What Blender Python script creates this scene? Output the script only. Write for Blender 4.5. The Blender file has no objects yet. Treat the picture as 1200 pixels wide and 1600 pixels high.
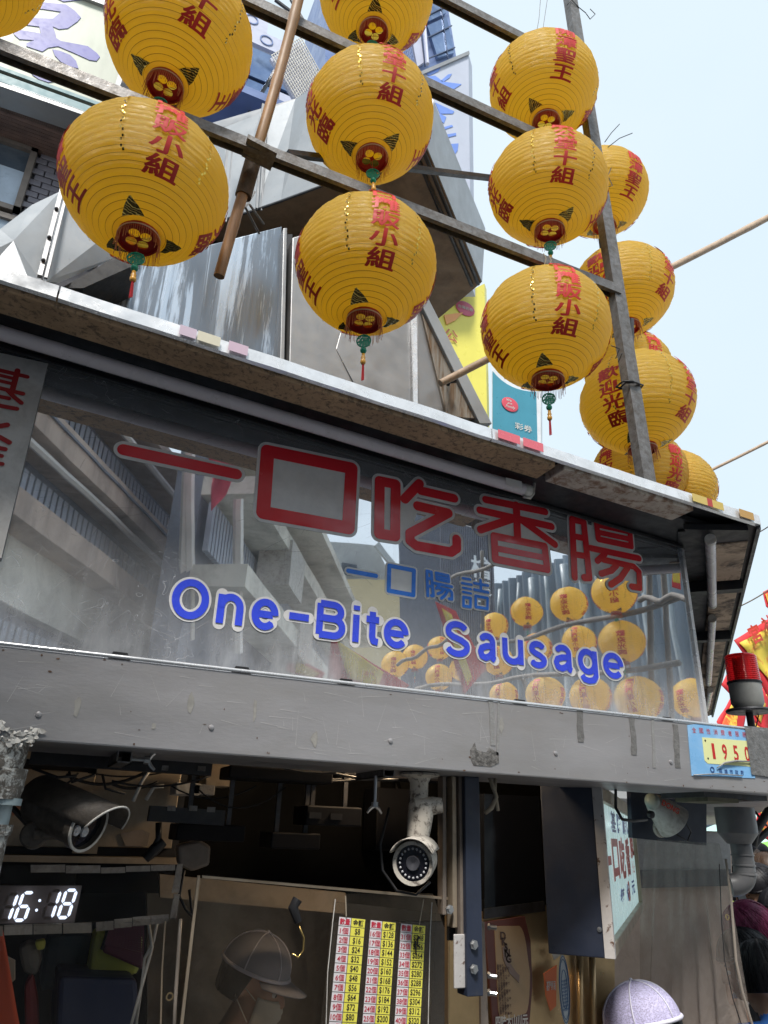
import bpy, bmesh, math, random
import numpy as np
from mathutils import Vector, Matrix, noise as mn
random.seed(7)
R = math.radians
S = bpy.context.scene
C = S.collection
# ---------------------------------------------------------------- camera
FPX = 1144.0
_X = np.array([2800, 600, 1144.]); _X /= np.linalg.norm(_X)
_Z = np.array([90, -2600, 1144.]); _Z /= np.linalg.norm(_Z)
_Z = _Z - _X * (_X @ _Z); _Z /= np.linalg.norm(_Z)
_Y = np.cross(_Z, _X)
EYE = np.array([0, 0, 1.95])
cam_d = bpy.data.cameras.new('camera'); cam = bpy.data.objects.new('camera', cam_d); C.objects.link(cam)
cam_d.sensor_fit = 'VERTICAL'; cam_d.sensor_height = 36; cam_d.lens = 36 * FPX / 1600
cam_d.clip_start = 0.05; cam_d.clip_end = 500
# camera axes in world space: right, up, back
right = Vector((_X[0], _Y[0], _Z[0])); down = Vector((_X[1], _Y[1], _Z[1])); fwd = Vector((_X[2], _Y[2], _Z[2]))
rot = Matrix((right, -down, -fwd)).transposed()
cam.matrix_world = Matrix.Translation(Vector(EYE)) @ rot.to_4x4()
S.camera = cam
# ---------------------------------------------------------------- light: bright thin overcast
W = bpy.data.worlds.new('World'); S.world = W; W.use_nodes = True
nt = W.node_tree; nt.nodes.clear()
SUN_EL, SUN_AZ = 56, 212
sky = nt.nodes.new('ShaderNodeTexSky'); sky.sky_type = 'NISHITA'; sky.sun_disc = False
sky.sun_elevation = R(SUN_EL); sky.sun_rotation = R(SUN_AZ); sky.dust_density = 3; sky.air_density = 1.2
bg = nt.nodes.new('ShaderNodeBackground'); bg.inputs[1].default_value = 0.08
bg2 = nt.nodes.new('ShaderNodeBackground'); bg2.inputs[0].default_value = (.70, .82, .92, 1); bg2.inputs[1].default_value = .81
tc = nt.nodes.new('ShaderNodeTexCoord'); nz = nt.nodes.new('ShaderNodeTexNoise'); nz.inputs['Scale'].default_value = 2.2; nz.inputs['Detail'].default_value = 4
cr = nt.nodes.new('ShaderNodeValToRGB'); cr.color_ramp.elements[0].position = .35; cr.color_ramp.elements[1].position = .75
cr.color_ramp.elements[0].color = (.70, .83, .93, 1); cr.color_ramp.elements[1].color = (.76, .87, .95, 1)
nt.links.new(tc.outputs['Generated'], nz.inputs['Vector']); nt.links.new(nz.outputs['Fac'], cr.inputs[0]); nt.links.new(cr.outputs[0], bg2.inputs[0])
mx = nt.nodes.new('ShaderNodeMixShader'); mx.inputs[0].default_value = .9
out = nt.nodes.new('ShaderNodeOutputWorld')
nt.links.new(sky.outputs[0], bg.inputs[0]); nt.links.new(bg.outputs[0], mx.inputs[1]); nt.links.new(bg2.outputs[0], mx.inputs[2]); nt.links.new(mx.outputs[0], out.inputs[0])
sl = bpy.data.lights.new('sun', 'SUN'); sl.energy = 3.3; sl.angle = R(12); sl.color = (1, .96, .9)
so = bpy.data.objects.new('sun', sl); C.objects.link(so)
sd = Vector((math.sin(R(SUN_AZ)) * math.cos(R(SUN_EL)), math.cos(R(SUN_AZ)) * math.cos(R(SUN_EL)), math.sin(R(SUN_EL))))
so.rotation_euler = sd.to_track_quat('Z', 'Y').to_euler(); so.location = (0, -3, 12)
S.view_settings.view_transform = 'Standard'; S.view_settings.look = 'None'
S.view_settings.exposure = .56; S.view_settings.gamma = 1; S.view_settings.use_curve_mapping = False
S.render.engine = 'CYCLES'
try:
    S.cycles.max_bounces = 8; S.cycles.transparent_max_bounces = 12; S.cycles.caustics_reflective = False
except Exception: pass

# ---------------------------------------------------------------- geometry helpers
def ray(px, py):
    d = np.array([(px - 600) / FPX, (py - 800) / FPX, 1.])
    return np.array([d @ _X, d @ _Y, d @ _Z])
def at(px, py, Y=None, Z=None, X=None, t=None, pl=None):
    """where the line of sight through a photo pixel meets a plane of the place"""
    r = ray(px, py)
    if Y is not None: t = (Y - EYE[1]) / r[1]
    elif Z is not None: t = (Z - EYE[2]) / r[2]
    elif X is not None: t = (X - EYE[0]) / r[0]
    elif pl is not None:
        p0, n = np.array(pl[0]), np.array(pl[1]); t = ((p0 - EYE) @ n) / (r @ n)
    return Vector(EYE + r * t)
YS = 1.715                                   # plane of the mirror-bright sign sheet
def mir(p): return Vector((p[0], 2 * YS - p[1], p[2]))

def tag(o, label=None, cat=None, group=None, kind=None):
    if label: o['label'] = label
    if cat: o['category'] = cat
    if group: o['group'] = group
    if kind: o['kind'] = kind
    return o
ORG = {}
def empty(name, loc, label=None, cat=None, group=None, kind=None):
    o = bpy.data.objects.new(name, None); C.objects.link(o); o.location = loc; o.empty_display_size = .05
    ORG[o.name] = Vector(loc); return tag(o, label, cat, group, kind)
class MB:
    def __init__(s): s.v = []; s.f = []; s.m = []
    def add(s, vs, fs, mi=0):
        b = len(s.v); s.v += [tuple(v) for v in vs]; s.f += [tuple(b + i for i in f) for f in fs]; s.m += [mi] * len(fs); return s
    def hexa(s, p, mi=0):   # 8 corners: bottom 4 (ccw from above), top 4
        return s.add(p, [(3, 2, 1, 0), (4, 5, 6, 7), (0, 1, 5, 4), (1, 2, 6, 5), (2, 3, 7, 6), (3, 0, 4, 7)], mi)
    def box(s, x0, x1, y0, y1, z0, z1, mi=0):
        return s.hexa([(x0, y0, z0), (x1, y0, z0), (x1, y1, z0), (x0, y1, z0), (x0, y0, z1), (x1, y0, z1), (x1, y1, z1), (x0, y1, z1)], mi)
    def obox(s, c, ux, uy, uz, a, b, h, mi=0):   # centred oriented box, half sizes
        c = Vector(c); ux = Vector(ux) * a; uy = Vector(uy) * b; uz = Vector(uz) * h
        return s.hexa([c - ux - uy - uz, c + ux - uy - uz, c + ux + uy - uz, c - ux + uy - uz, c - ux - uy + uz, c + ux - uy + uz, c + ux + uy + uz, c - ux + uy + uz], mi)
    def prism(s, pts, d, mi=0):   # polygon swept by vector d
        n = len(pts); d = Vector(d); P = [Vector(p) for p in pts]
        return s.add(P + [p + d for p in P], [tuple(range(n)), tuple(range(2 * n - 1, n - 1, -1))] + [((i + 1) % n, i, n + i, n + (i + 1) % n) for i in range(n)], mi)
    def tube(s, pts, r, n=8, mi=0, cap=True):
        P = [Vector(p) for p in pts]; k = len(P); rs = r if isinstance(r, (list, tuple)) else [r] * k
        ring = []; up = None
        for i, p in enumerate(P):
            t = (P[min(i + 1, k - 1)] - P[max(i - 1, 0)]).normalized()
            if up is None: up = t.orthogonal().normalized()
            up = (up - t * up.dot(t))
            up = up.normalized() if up.length > 1e-6 else t.orthogonal().normalized()
            w = t.cross(up)
            ring.append([p + (up * math.cos(2 * math.pi * j / n) + w * math.sin(2 * math.pi * j / n)) * rs[i] for j in range(n)])
        vs = [v for rg in ring for v in rg]; fs = []
        for i in range(k - 1):
            for j in range(n):
                a = i * n + j; b = i * n + (j + 1) % n; fs.append((a, b, b + n, a + n))
        if cap: fs += [tuple(range(n - 1, -1, -1)), tuple((k - 1) * n + j for j in range(n))]
        return s.add(vs, fs, mi)
    def lathe(s, prof, c, ax=(0, 0, 1), n=24, mi=0, cap=False):   # prof: (radius, height)
        ax = Vector(ax).normalized(); u = ax.orthogonal().normalized(); w = ax.cross(u); c = Vector(c); vs = []; fs = []
        for r, h in prof:
            for j in range(n):
                a = 2 * math.pi * j / n; vs.append(c + ax * h + (u * math.cos(a) + w * math.sin(a)) * r)
        for i in range(len(prof) - 1):
            for j in range(n):
                a = i * n + j; b = i * n + (j + 1) % n; fs.append((a, b, b + n, a + n))
        if cap: fs += [tuple(range(n - 1, -1, -1)), tuple((len(prof) - 1) * n + j for j in range(n))]
        return s.add(vs, fs, mi)
    def ball(s, c, r, n=12, m=8, mi=0, sc=(1, 1, 1)):
        c = Vector(c); pr = []
        vs = []; fs = []
        for i in range(m + 1):
            th = math.pi * i / m
            for j in range(n):
                a = 2 * math.pi * j / n; vs.append(c + Vector((math.sin(th) * math.cos(a) * r * sc[0], math.sin(th) * math.sin(a) * r * sc[1], math.cos(th) * r * sc[2])))
        for i in range(m):
            for j in range(n):
                a = i * n + j; b = i * n + (j + 1) % n; fs.append((a, a + n, b + n, b))
        return s.add(vs, fs, mi)
    def build(s, name, mats, parent=None, smooth=False, base=None, **tg):
        """parent: thing or part. Without parent: a top-level mesh with its origin at its base."""
        if not isinstance(mats, (list, tuple)): mats = [mats]
        if parent is not None: o0 = ORG[parent.name]
        elif base is not None: o0 = Vector(base)
        else:
            a = np.array(s.v); o0 = Vector((a[:, 0].mean(), a[:, 1].mean(), a[:, 2].min()))
        me = bpy.data.meshes.new(name); me.from_pydata([Vector(v) - o0 for v in s.v], [], s.f)
        for m in mats: me.materials.append(m)
        me.polygons.foreach_set('material_index', s.m)
        me.validate()
        bm = bmesh.new(); bm.from_mesh(me)
        bmesh.ops.recalc_face_normals(bm, faces=bm.faces); bm.to_mesh(me); bm.free()
        if smooth:
            me.polygons.foreach_set('use_smooth', [True] * len(me.polygons))
        o = bpy.data.objects.new(name, me); C.objects.link(o)
        if smooth == 'auto':
            try: me.set_sharp_from_angle(angle=R(38))
            except Exception: pass
        if parent is not None: o.parent = parent
        else: o.location = o0
        ORG[o.name] = o0
        return tag(o, **tg)
def bevel(o, w, seg=2):
    md = o.modifiers.new('bevel', 'BEVEL'); md.width = w; md.segments = seg; md.limit_method = 'ANGLE'; md.angle_limit = R(35); return o
def kids(o): return [c for c in bpy.data.objects if c.parent == o]
def copy_tree(o, parent=None):
    c = o.copy(); C.objects.link(c); c.parent = parent
    for ch in kids(o): copy_tree(ch, c)
    return c

# ---------------------------------------------------------------- materials
def lin(c):   # sRGB 0-255 -> linear
    return tuple((x / 255 / 12.92 if x / 255 <= .04045 else ((x / 255 + .055) / 1.055) ** 2.4) for x in c)
class Mat:
    def __init__(s, name):
        s.m = bpy.data.materials.new(name); s.m.use_nodes = True; s.nt = s.m.node_tree
        s.b = s.nt.nodes['Principled BSDF']; s.out = s.nt.nodes['Material Output']
        s.tc = s.nt.nodes.new('ShaderNodeTexCoord')
    def n(s, t, **kw):
        x = s.nt.nodes.new(t)
        for k, v in kw.items():
            if k in x.inputs: x.inputs[k].default_value = v
            else: setattr(x, k, v)
        return x
    def l(s, a, b): s.nt.links.new(a, b)
    def noise(s, scale, detail=5, rough=.6, stretch=(1, 1, 1), dist=0):
        mp = s.n('ShaderNodeMapping'); mp.inputs['Scale'].default_value = stretch; s.l(s.tc.outputs['Object'], mp.inputs[0])
        z = s.n('ShaderNodeTexNoise', Scale=scale, Detail=detail, Roughness=rough, Distortion=dist); s.l(mp.outputs[0], z.inputs['Vector']); return z.outputs['Fac']
    def ramp(s, fac, stops):
        r = s.n('ShaderNodeValToRGB'); e = r.color_ramp.elements
        while len(e) < len(stops): e.new(.5)
        for i, (p, c) in enumerate(stops):
            e[i].position = p; e[i].color = (c, c, c, 1) if isinstance(c, (int, float)) else (*c[:3], 1)
        s.l(fac, r.inputs[0]); return r.outputs[0]
    def mix(s, fac, a, b, mode='MIX'):
        x = s.n('ShaderNodeMix', data_type='RGBA', blend_type=mode)
        if isinstance(fac, (int, float)): x.inputs[0].default_value = fac
        else: s.l(fac, x.inputs[0])
        for k, v in ((6, a), (7, b)):
            if isinstance(v, tuple): x.inputs[k].default_value = (*v[:3], 1)
            else: s.l(v, x.inputs[k])
        return x.outputs[2]
    def bump(s, h, st=.3, d=.01):
        b = s.n('ShaderNodeBump'); b.inputs['Strength'].default_value = st; b.inputs['Distance'].default_value = d; s.l(h, b.inputs['Height']); s.l(b.outputs[0], s.b.inputs['Normal']); return b
def mat(name, col, rough=.55, metal=0., var=.18, vs=3., dirt=None, ds=6., da=.5, bump=0., bs=60., stretch=(1, 1, 1), spec=.5, alpha=1., emit=None, es=1., rvar=.12, dth=(.45, .7), trans=0.):
    """general surface: colour with uneven tone, dirt patches with their own shape, roughness breakup, fine relief"""
    k = Mat(name); b = k.b
    c = k.mix(k.ramp(k.noise(vs, 6, .65, stretch), [(.3, 0.), (.72, 1.)]), tuple(x * (1 - var) for x in col), tuple(min(1, x * (1 + var * .6)) for x in col))
    f = None
    if dirt is not None:
        f = k.ramp(k.noise(ds, 8, .7, stretch, .4), [(dth[0], 0.), (dth[1], da)])
        c = k.mix(f, c, dirt)
    k.l(c, b.inputs['Base Color'])
    rr = k.ramp(k.noise(vs * 3.3, 5, .6, stretch), [(.3, max(0, rough - rvar)), (.7, min(1, rough + rvar))])
    k.l(rr, b.inputs['Roughness'])
    b.inputs['Metallic'].default_value = metal; b.inputs['Specular IOR Level'].default_value = spec
    if bump: k.bump(k.noise(bs, 5, .6, stretch), bump, .004)
    if alpha < 1: b.inputs['Alpha'].default_value = alpha
    if trans: b.inputs['Transmission Weight'].default_value = trans
    if emit is not None:
        b.inputs['Emission Color'].default_value = (*emit, 1); b.inputs['Emission Strength'].default_value = es
    return k.m
def plain(name, col, rough=.5, metal=0., **kw): return mat(name, col, rough, metal, var=.06, **kw)

# ---------------------------------------------------------------- flat lettering
_tc = {}
def glyph(s, off=0., ext=0.):
    """mesh data of a text string, 1 em high, origin bottom left"""
    key = (s, off)
    if key not in _tc:
        c = bpy.data.curves.new('glyph', 'FONT'); c.body = s; c.size = 1; c.offset = off; c.resolution_u = 3
        o = bpy.data.objects.new('glyph', c); C.objects.link(o); bpy.context.view_layer.update()
        me = bpy.data.meshes.new_from_object(o)
        vs = [tuple(v.co) for v in me.vertices]; fs = [tuple(p.vertices) for p in me.polygons]
        bpy.data.objects.remove(o); bpy.data.curves.remove(c); bpy.data.meshes.remove(me)
        _tc[key] = (vs, fs)
    return _tc[key]
def put_text(mb, s, o, u, v, size, off=0., mi=0, centre=True, w=None, shear=0.):
    """lay a string on the plane o + a*u + b*v; the string box is centred on o; w = wanted width"""
    vs, fs = glyph(s, off)
    if not vs: return
    a = np.array(vs); x0, x1 = a[:, 0].min(), a[:, 0].max(); y0, y1 = a[:, 1].min(), a[:, 1].max()
    sx = size if w is None else w / (x1 - x0)
    o = Vector(o); u = Vector(u); v = Vector(v)
    cx, cy = ((x0 + x1) / 2, (y0 + y1) / 2) if centre else (x0, 0)
    mb.add([o + u * ((p[0] - cx) * sx + shear * (p[1] - cy) * size) + v * ((p[1] - cy) * size) for p in vs], fs, mi)
def stroke(mb, pts, w, n, lift, u=Vector((1, 0, 0)), seg=10, th=.0004, mi=0, closed=False):
    """flat round-ended stroke through 3-D points, width w, in the plane with normal n, lifted off it"""
    P = [Vector(p) + n * lift for p in pts]
    if closed: P.append(P[0])
    def disc(c):
        a = n.orthogonal().normalized(); b = n.cross(a)
        mb.add([c + (a * math.cos(2 * math.pi * j / 20) + b * math.sin(2 * math.pi * j / 20)) * w / 2 for j in range(20)], [tuple(range(20))], mi)
    k = len(P); L = []; Rr = []
    for i in range(k - 1):
        # every segment is a capsule outline of its own, a hair above the last
        t = (P[i + 1] - P[i]).normalized(); s = n.cross(t); e = n * (i * 3e-5)
        q = []
        for j in range(seg + 1):
            a = -math.pi / 2 + math.pi * j / seg; q.append(P[i + 1] + e + (t * math.cos(a) + s * math.sin(a)) * w / 2)
        for j in range(seg + 1):
            a = math.pi / 2 + math.pi * j / seg; q.append(P[i] + e + (t * math.cos(a) + s * math.sin(a)) * w / 2)
        mb.add(q, [tuple(range(len(q)))], mi)
def bez(p0, p1, p2, n=8):
    p0, p1, p2 = Vector(p0), Vector(p1), Vector(p2)
    return [p0 * (1 - t) ** 2 + p1 * 2 * t * (1 - t) + p2 * t * t for t in [i / n for i in range(n + 1)]]
def sag(a, b, s, n=10):
    a, b = Vector(a), Vector(b); return [a.lerp(b, i / n) + Vector((0, 0, -s * 4 * (i / n) * (1 - i / n))) for i in range(n + 1)]
UX, UY, UZ = Vector((1, 0, 0)), Vector((0, 1, 0)), Vector((0, 0, 1))
D45 = Vector((math.sqrt(.5), math.sqrt(.5), 0)); N45 = Vector((math.sqrt(.5), -math.sqrt(.5), 0))
# ================================================================ materials
M = {}
def zstripes(k, n_, duty): pass
M['galv'] = mat('galvanised_steel', (.22, .21, .205), .5, .55, var=.3, vs=14, dirt=(.10, .085, .07), ds=38, da=.85, dth=(.42, .66), bump=.35, bs=120)
M['fascia'] = mat('brushed_steel', (.39, .38, .39), .40, .40, var=.2, vs=3.2, dirt=(.31, .30, .29), ds=9, da=.65, bump=.10, bs=160, stretch=(.3, 1, 1), dth=(.42, .72))
M['edge_strip'] = mat('bright_aluminium', (.84, .85, .87), .25, .45, var=.12, vs=5, dirt=(.4, .4, .4), ds=18, da=.4, bump=.12, bs=18)
M['soffit'] = mat('grimy_soffit', (.44, .29, .17), .8, 0, var=.35, vs=6, dirt=(.10, .07, .05), ds=70, da=.8, dth=(.5, .62), bump=.3, bs=90)
M['soffit_pale'] = mat('rusty_pale_soffit', (.62, .54, .46), .75, 0, var=.25, vs=9, dirt=(.20, .09, .04), ds=26, da=.85, dth=(.46, .6), bump=.3, bs=80)
M['black'] = mat('mottled_black', (.016, .017, .022), .55, 0, var=.4, vs=8, dirt=(.04, .035, .03), ds=20, da=.6, bump=.15, bs=60)  # near-black with slightly browner patches
M['dark_steel'] = mat('dark_steel', (.07, .072, .08), .45, .5, var=.3, vs=10, dirt=(.03, .025, .02), ds=22, da=.7, bump=.2, bs=80)
M['navy'] = mat('navy_paint', (.022, .03, .055), .5, 0, var=.25, vs=7, dirt=(.06, .055, .05), ds=30, da=.35, dth=(.6, .7), bump=.12, bs=70)
M['tube'] = mat('frosted_tube_plastic', (.62, .57, .60), .3, 0, var=.06, vs=3, dirt=(.35, .3, .28), ds=60, da=.5, dth=(.62, .7))
M['white'] = mat('dirty_white_paint', (.62, .60, .56), .5, 0, var=.15, vs=6, dirt=(.22, .19, .15), ds=24, da=.7, bump=.15, bs=50)
M['white_rust'] = mat('rusting_white_frame', (.52, .50, .49), .55, 0, var=.15, vs=8, dirt=(.10, .045, .025), ds=30, da=.95, dth=(.56, .62), bump=.35, bs=60)
M['bamboo'] = mat('bamboo', (.40, .235, .12), .5, 0, var=.22, vs=9, dirt=(.16, .08, .035), ds=24, da=.6, bump=.2, bs=60, stretch=(1, 1, .2))
M['bamboo_pale'] = mat('weathered_bamboo', (.46, .34, .24), .6, 0, var=.2, vs=9, dirt=(.2, .13, .08), ds=24, da=.6, bump=.2, bs=60)
M['sleeve'] = mat('rusty_sleeve', (.11, .075, .05), .7, .2, var=.35, vs=20, dirt=(.03, .022, .018), ds=40, da=.8, bump=.5, bs=90)
M['red_vinyl'] = mat('red_vinyl', (.78, .03, .045), .16, 0, var=.1, vs=5, bump=.04, bs=45, spec=.6)
M['blue_vinyl'] = mat('blue_vinyl', (.05, .09, .78), .25, 0, var=.1, vs=5, bump=.04, bs=45)
M['blue_vinyl_light'] = mat('light_blue_vinyl', (.04, .24, .88), .25, 0, var=.1, vs=5, bump=.04, bs=45)
M['outline'] = mat('silver_film', (.74, .725, .72), .45, .05, var=.14, vs=16, dirt=(.62, .6, .58), ds=40, da=.4, dth=(.62, .68), bump=.15, bs=60)
M['red_letter'] = mat('red_print', (.55, .02, .02), .5, 0, var=.1)
M['red_dark'] = mat('dark_red_print', (.36, .012, .015), .45)
M['cord'] = plain('black_cable', (.012, .012, .014), .5)
M['rope'] = mat('old_rope', (.34, .29, .22), .9, 0, var=.25, vs=50)
M['screw'] = plain('steel_screw', (.45, .45, .45), .35, .9)
def mirror_mat():
    k = Mat('mirror_polished_steel'); b = k.b
    b.inputs['Metallic'].default_value = 1
    haze = k.ramp(k.noise(2.6, 8, .7, (1, 1, 1), .6), [(.36, 0.), (.70, 1.)])
    streak = k.ramp(k.noise(26, 6, .7, (1, 1, .06)), [(.55, 0.), (.8, 1.)])
    fine = k.ramp(k.noise(170, 4, .7), [(.6, 0.), (.66, 1.)])
    # long thin scratches: narrow level bands of a warped noise
    def scr(sc, st, d, w):
        z = k.noise(sc, 1, .4, st, d)
        return k.ramp(z, [(.5 - w, 0.), (.5, 1.), (.5 + w, 0.)])
    s1 = scr(3.1, (1, 1, 6), .4, .0016); s2 = scr(2.3, (7, 1, 1), .3, .0012); s3 = scr(5.5, (2, 1, 2), 2.5, .002)
    s = s3
    gate = k.ramp(k.noise(3.7, 3), [(.5, 0.), (.62, 1.)]); s = k.mix(1., s, gate, 'MULTIPLY')
    # dust settled toward the lower edge of the sheet
    sep = k.n('ShaderNodeSeparateXYZ'); k.l(k.tc.outputs['Object'], sep.inputs[0])
    low = k.n('ShaderNodeMapRange'); low.inputs[1].default_value = .16; low.inputs[2].default_value = 0.; k.l(sep.outputs[2], low.inputs[0])
    lowm = k.mix(1., low.outputs[0], k.ramp(k.noise(9, 6, .7, (1, 1, .3)), [(.35, 0.), (.75, 1.)]), 'MULTIPLY')
    base = k.mix(k.mix(.35, haze, streak), (.88, .90, .93), (.78, .80, .83))
    k.l(base, b.inputs['Base Color'])
    k.l(k.ramp(haze, [(0, .004), (1, .030)]), b.inputs['Roughness'])
    h = k.noise(3.4, 2, .5); bb = k.bump(h, .035, .008)
    dif = k.n('ShaderNodeBsdfDiffuse'); dif.inputs[0].default_value = (.74, .76, .80, 1)
    mxs = k.n('ShaderNodeMixShader')
    f = k.mix(.5, fine, haze); f = k.mix(.75, f, k.mix(1., f, streak, 'MULTIPLY'))
    ff = k.mix(.5, f, s); 
    a1 = k.n('ShaderNodeMath', operation='MULTIPLY'); k.l(ff, a1.inputs[0]); a1.inputs[1].default_value = .95
    a2 = k.n('ShaderNodeMath', operation='MULTIPLY_ADD'); k.l(lowm, a2.inputs[0]); a2.inputs[1].default_value = .42; k.l(a1.outputs[0], a2.inputs[2])
    a3 = k.n('ShaderNodeMath', operation='ADD', use_clamp=True); k.l(a2.outputs[0], a3.inputs[0]); a3.inputs[1].default_value = .13
    k.l(a3.outputs[0], mxs.inputs[0]); k.l(b.outputs[0], mxs.inputs[1]); k.l(dif.outputs[0], mxs.inputs[2]); k.l(mxs.outputs[0], k.out.inputs[0])
    return k.m
M['mirror'] = mirror_mat()

# ================================================================ ground
g = MB(); N = 24
g.add([(-150 + 300 * i / N, -150 + 300 * j / N, 0) for j in range(N + 1) for i in range(N + 1)],
      [(j * (N + 1) + i, j * (N + 1) + i + 1, (j + 1) * (N + 1) + i + 1, (j + 1) * (N + 1) + i) for j in range(N) for i in range(N)])
g.build('road', mat('pale_paving', (.30, .30, .29), .85, 0, var=.3, vs=2, dirt=(.1, .1, .1), ds=5, da=.3, bump=.3, bs=200), base=(0, 0, 0), kind='structure')

# ================================================================ the stall
stall = empty('food_stall', (1, 1.9, 0), 'stainless steel sausage stall with an overhanging soot-stained roof and grey metal beam', 'stall')
BY = 1.70; BZ0, BZ1 = 2.10, 2.288
CX = 2.23                                            # front corner of the beam, where the stall turns by 45 degrees
cor = Vector((CX, BY, 0)); far = cor + D45 * 4
def zv(z): return Vector((0, 0, z))
b = MB()
b.hexa([(-1.6, BY, BZ0), (CX, BY, BZ0), (CX - .11, BY + .27, BZ0), (-1.6, BY + .27, BZ0), (-1.6, BY, BZ1 - .01), (CX, BY, BZ1), (CX - .11, BY + .27, BZ1), (-1.6, BY + .27, BZ1 - .01)])
fr = b.build('front_beam', M['fascia'], stall); bevel(fr, .004)
b = MB(); i0 = cor + Vector((-.11, .27, 0)); i1 = i0 + D45 * 4
b.hexa([cor + zv(BZ0 + .001), far + zv(BZ0 + .001), i1 + zv(BZ0 + .001), i0 + zv(BZ0 + .001), cor + zv(BZ1), far + zv(BZ1), i1 + zv(BZ1), i0 + zv(BZ1)])
bevel(b.build('side_beam', M['fascia'], stall), .004)
b = MB(); b.tube([(-1.6, BY - .0005, BZ1 - .004), (CX, BY - .0005, BZ1 + .004)], .0042, 8)
b.build('beam_highlight', M['edge_strip'], stall, smooth=True)  # bright rod added as the thin highlight along the beam's top edge
# weld seam, tape remains and scuffs on the beam
def patch(px0, py0, px1, py1, w, m, name='tape_strip', lift=.0012, th=.0008, n=6):
    b = MB(); a = at(px0, py0, Y=BY - lift); c = at(px1, py1, Y=BY - lift); L = []
    for i in range(n + 1):
        p = a.lerp(c, i / n); j = random.uniform(-.12, .12) * w
        L.append((p + UX * (-w / 2 + j), p + UX * (w / 2 - random.uniform(0, .25) * w)))
    vs = [q for pr in L for q in pr] ; k = len(vs); vs += [q + UY * th for q in vs]
    fs = [(2 * i, 2 * i + 1, 2 * i + 3, 2 * i + 2) for i in range(n)] + [(0, 1, k + 1, k)] + [(2 * i + 1, 2 * i + 3, k + 2 * i + 3, k + 2 * i + 1) for i in range(n)] + [(2 * i, 2 * i + 2, k + 2 * i + 2, k + 2 * i) for i in range(n)]
    b.add(vs, fs); return b.build(name, m, stall)
M['tape'] = mat('old_grey_tape', (.20, .195, .19), .6, .2, var=.3, vs=30, dirt=(.09, .085, .08), ds=70, da=.8, bump=.4, bs=150)
M['tape_light'] = mat('light_tape', (.33, .325, .32), .5, .3, var=.2, vs=30, dirt=(.2, .19, .18), ds=60, da=.6, bump=.3, bs=150)
patch(906, 1108, 909, 1160, .022, M['tape']); patch(988, 1122, 992, 1180, .022, M['tape']); patch(1056, 1132, 1060, 1200, .022, M['tape'])
patch(1020, 1118, 1023, 1200, .012, M['tape_light'], 'weld_seam'); patch(768, 1094, 771, 1165, .018, M['tape_light'], 'weld_seam'); patch(780, 1094, 778, 1180, .008, M['tape_light'], 'weld_seam')
# scuffed torn patch low on the beam
b = MB(); P0 = [(735, 1172), (742, 1160), (745, 1172), (760, 1176), (764, 1168), (779, 1176), (780, 1192), (768, 1198), (740, 1196), (736, 1186)]
b.prism([at(x, y, Y=BY - .0012) for x, y in P0], UY * .0009); b.build('torn_patch', mat('burnt_tape', (.09, .085, .08), .7, 0, var=.5, vs=60, dirt=(.3, .29, .28), ds=90, da=.8, bump=.6, bs=150), stall)
M['rust_spot'] = mat('rust_spot', (.12, .07, .045), .8, 0, var=.4, vs=40); M['resid'] = mat('glue_residue', (.30, .29, .27), .75, 0, var=.3, vs=60)
def rough_blob(c, rx, rz, m, nm, kind_=None, b=None):
    own = b is None; b = b or MB(); n = 11; b.add([c + Vector((math.cos(2 * math.pi * j / n) * rx * random.uniform(.6, 1.2), 0, math.sin(2 * math.pi * j / n) * rz * random.uniform(.6, 1.2))) for j in range(n)], [tuple(range(n))])
    if own: b.build(nm, m, stall)
b = MB(); b2 = MB(); b3 = MB()
for i in range(42):
    x = random.uniform(-.1, 2.15); edge = i % 3; z = (BZ0 + random.uniform(.004, .02)) if edge == 0 else (BZ1 - random.uniform(.01, .02)) if edge == 1 else random.uniform(BZ0, BZ1 - .02)
    rough_blob(Vector((x, BY - .0007 - i * 1e-6, z)), random.uniform(.0008, .005), random.uniform(.0008, .003), None, '', b=b)
for i in range(7):
    x = random.uniform(0, 2.1); rough_blob(Vector((x, BY - .0009 - i * 1e-6, random.uniform(BZ0 + .02, BZ1 - .03))), random.uniform(.004, .012), random.uniform(.008, .03), None, '', b=b2)
for i in range(120):
    x = random.uniform(-.1, 2.15); z = random.uniform(BZ0 + .01, BZ1 - .02); L_ = random.uniform(.01, .09); an = random.choice((random.gauss(0, .15), random.gauss(1.57, .3))); p = Vector((x, BY - .0011, z)); d = Vector((math.cos(an), 0, math.sin(an))) * L_; n_ = Vector((-d[2], 0, d[0])).normalized() * .0003
    if BZ0 + .005 < z + d[2] < BZ1 - .015: b3.add([p - n_, p + n_, p + d + n_ * .3, p + d - n_ * .3], [(0, 1, 2, 3)])
b.build('rust_spots', M['rust_spot'], stall, kind='stuff'); b2.build('glue_residue', M['resid'], stall, kind='stuff'); b3.build('scratches', plain('beam_scratch', (.62, .61, .60), .4), stall, kind='stuff')
for px in (60, 330, 610, 868, 1048):
    b = MB(); p = at(px, 1112 + .075 * px, Y=BY); b.lathe([(0, 0), (.0062, 0), (.0055, .0025), (.002, .0038), (0, .0038)], Vector((p[0], BY, p[2])), (0, -1, 0), 14); b.build('rivet', M['fascia'], stall, smooth='auto')
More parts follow.
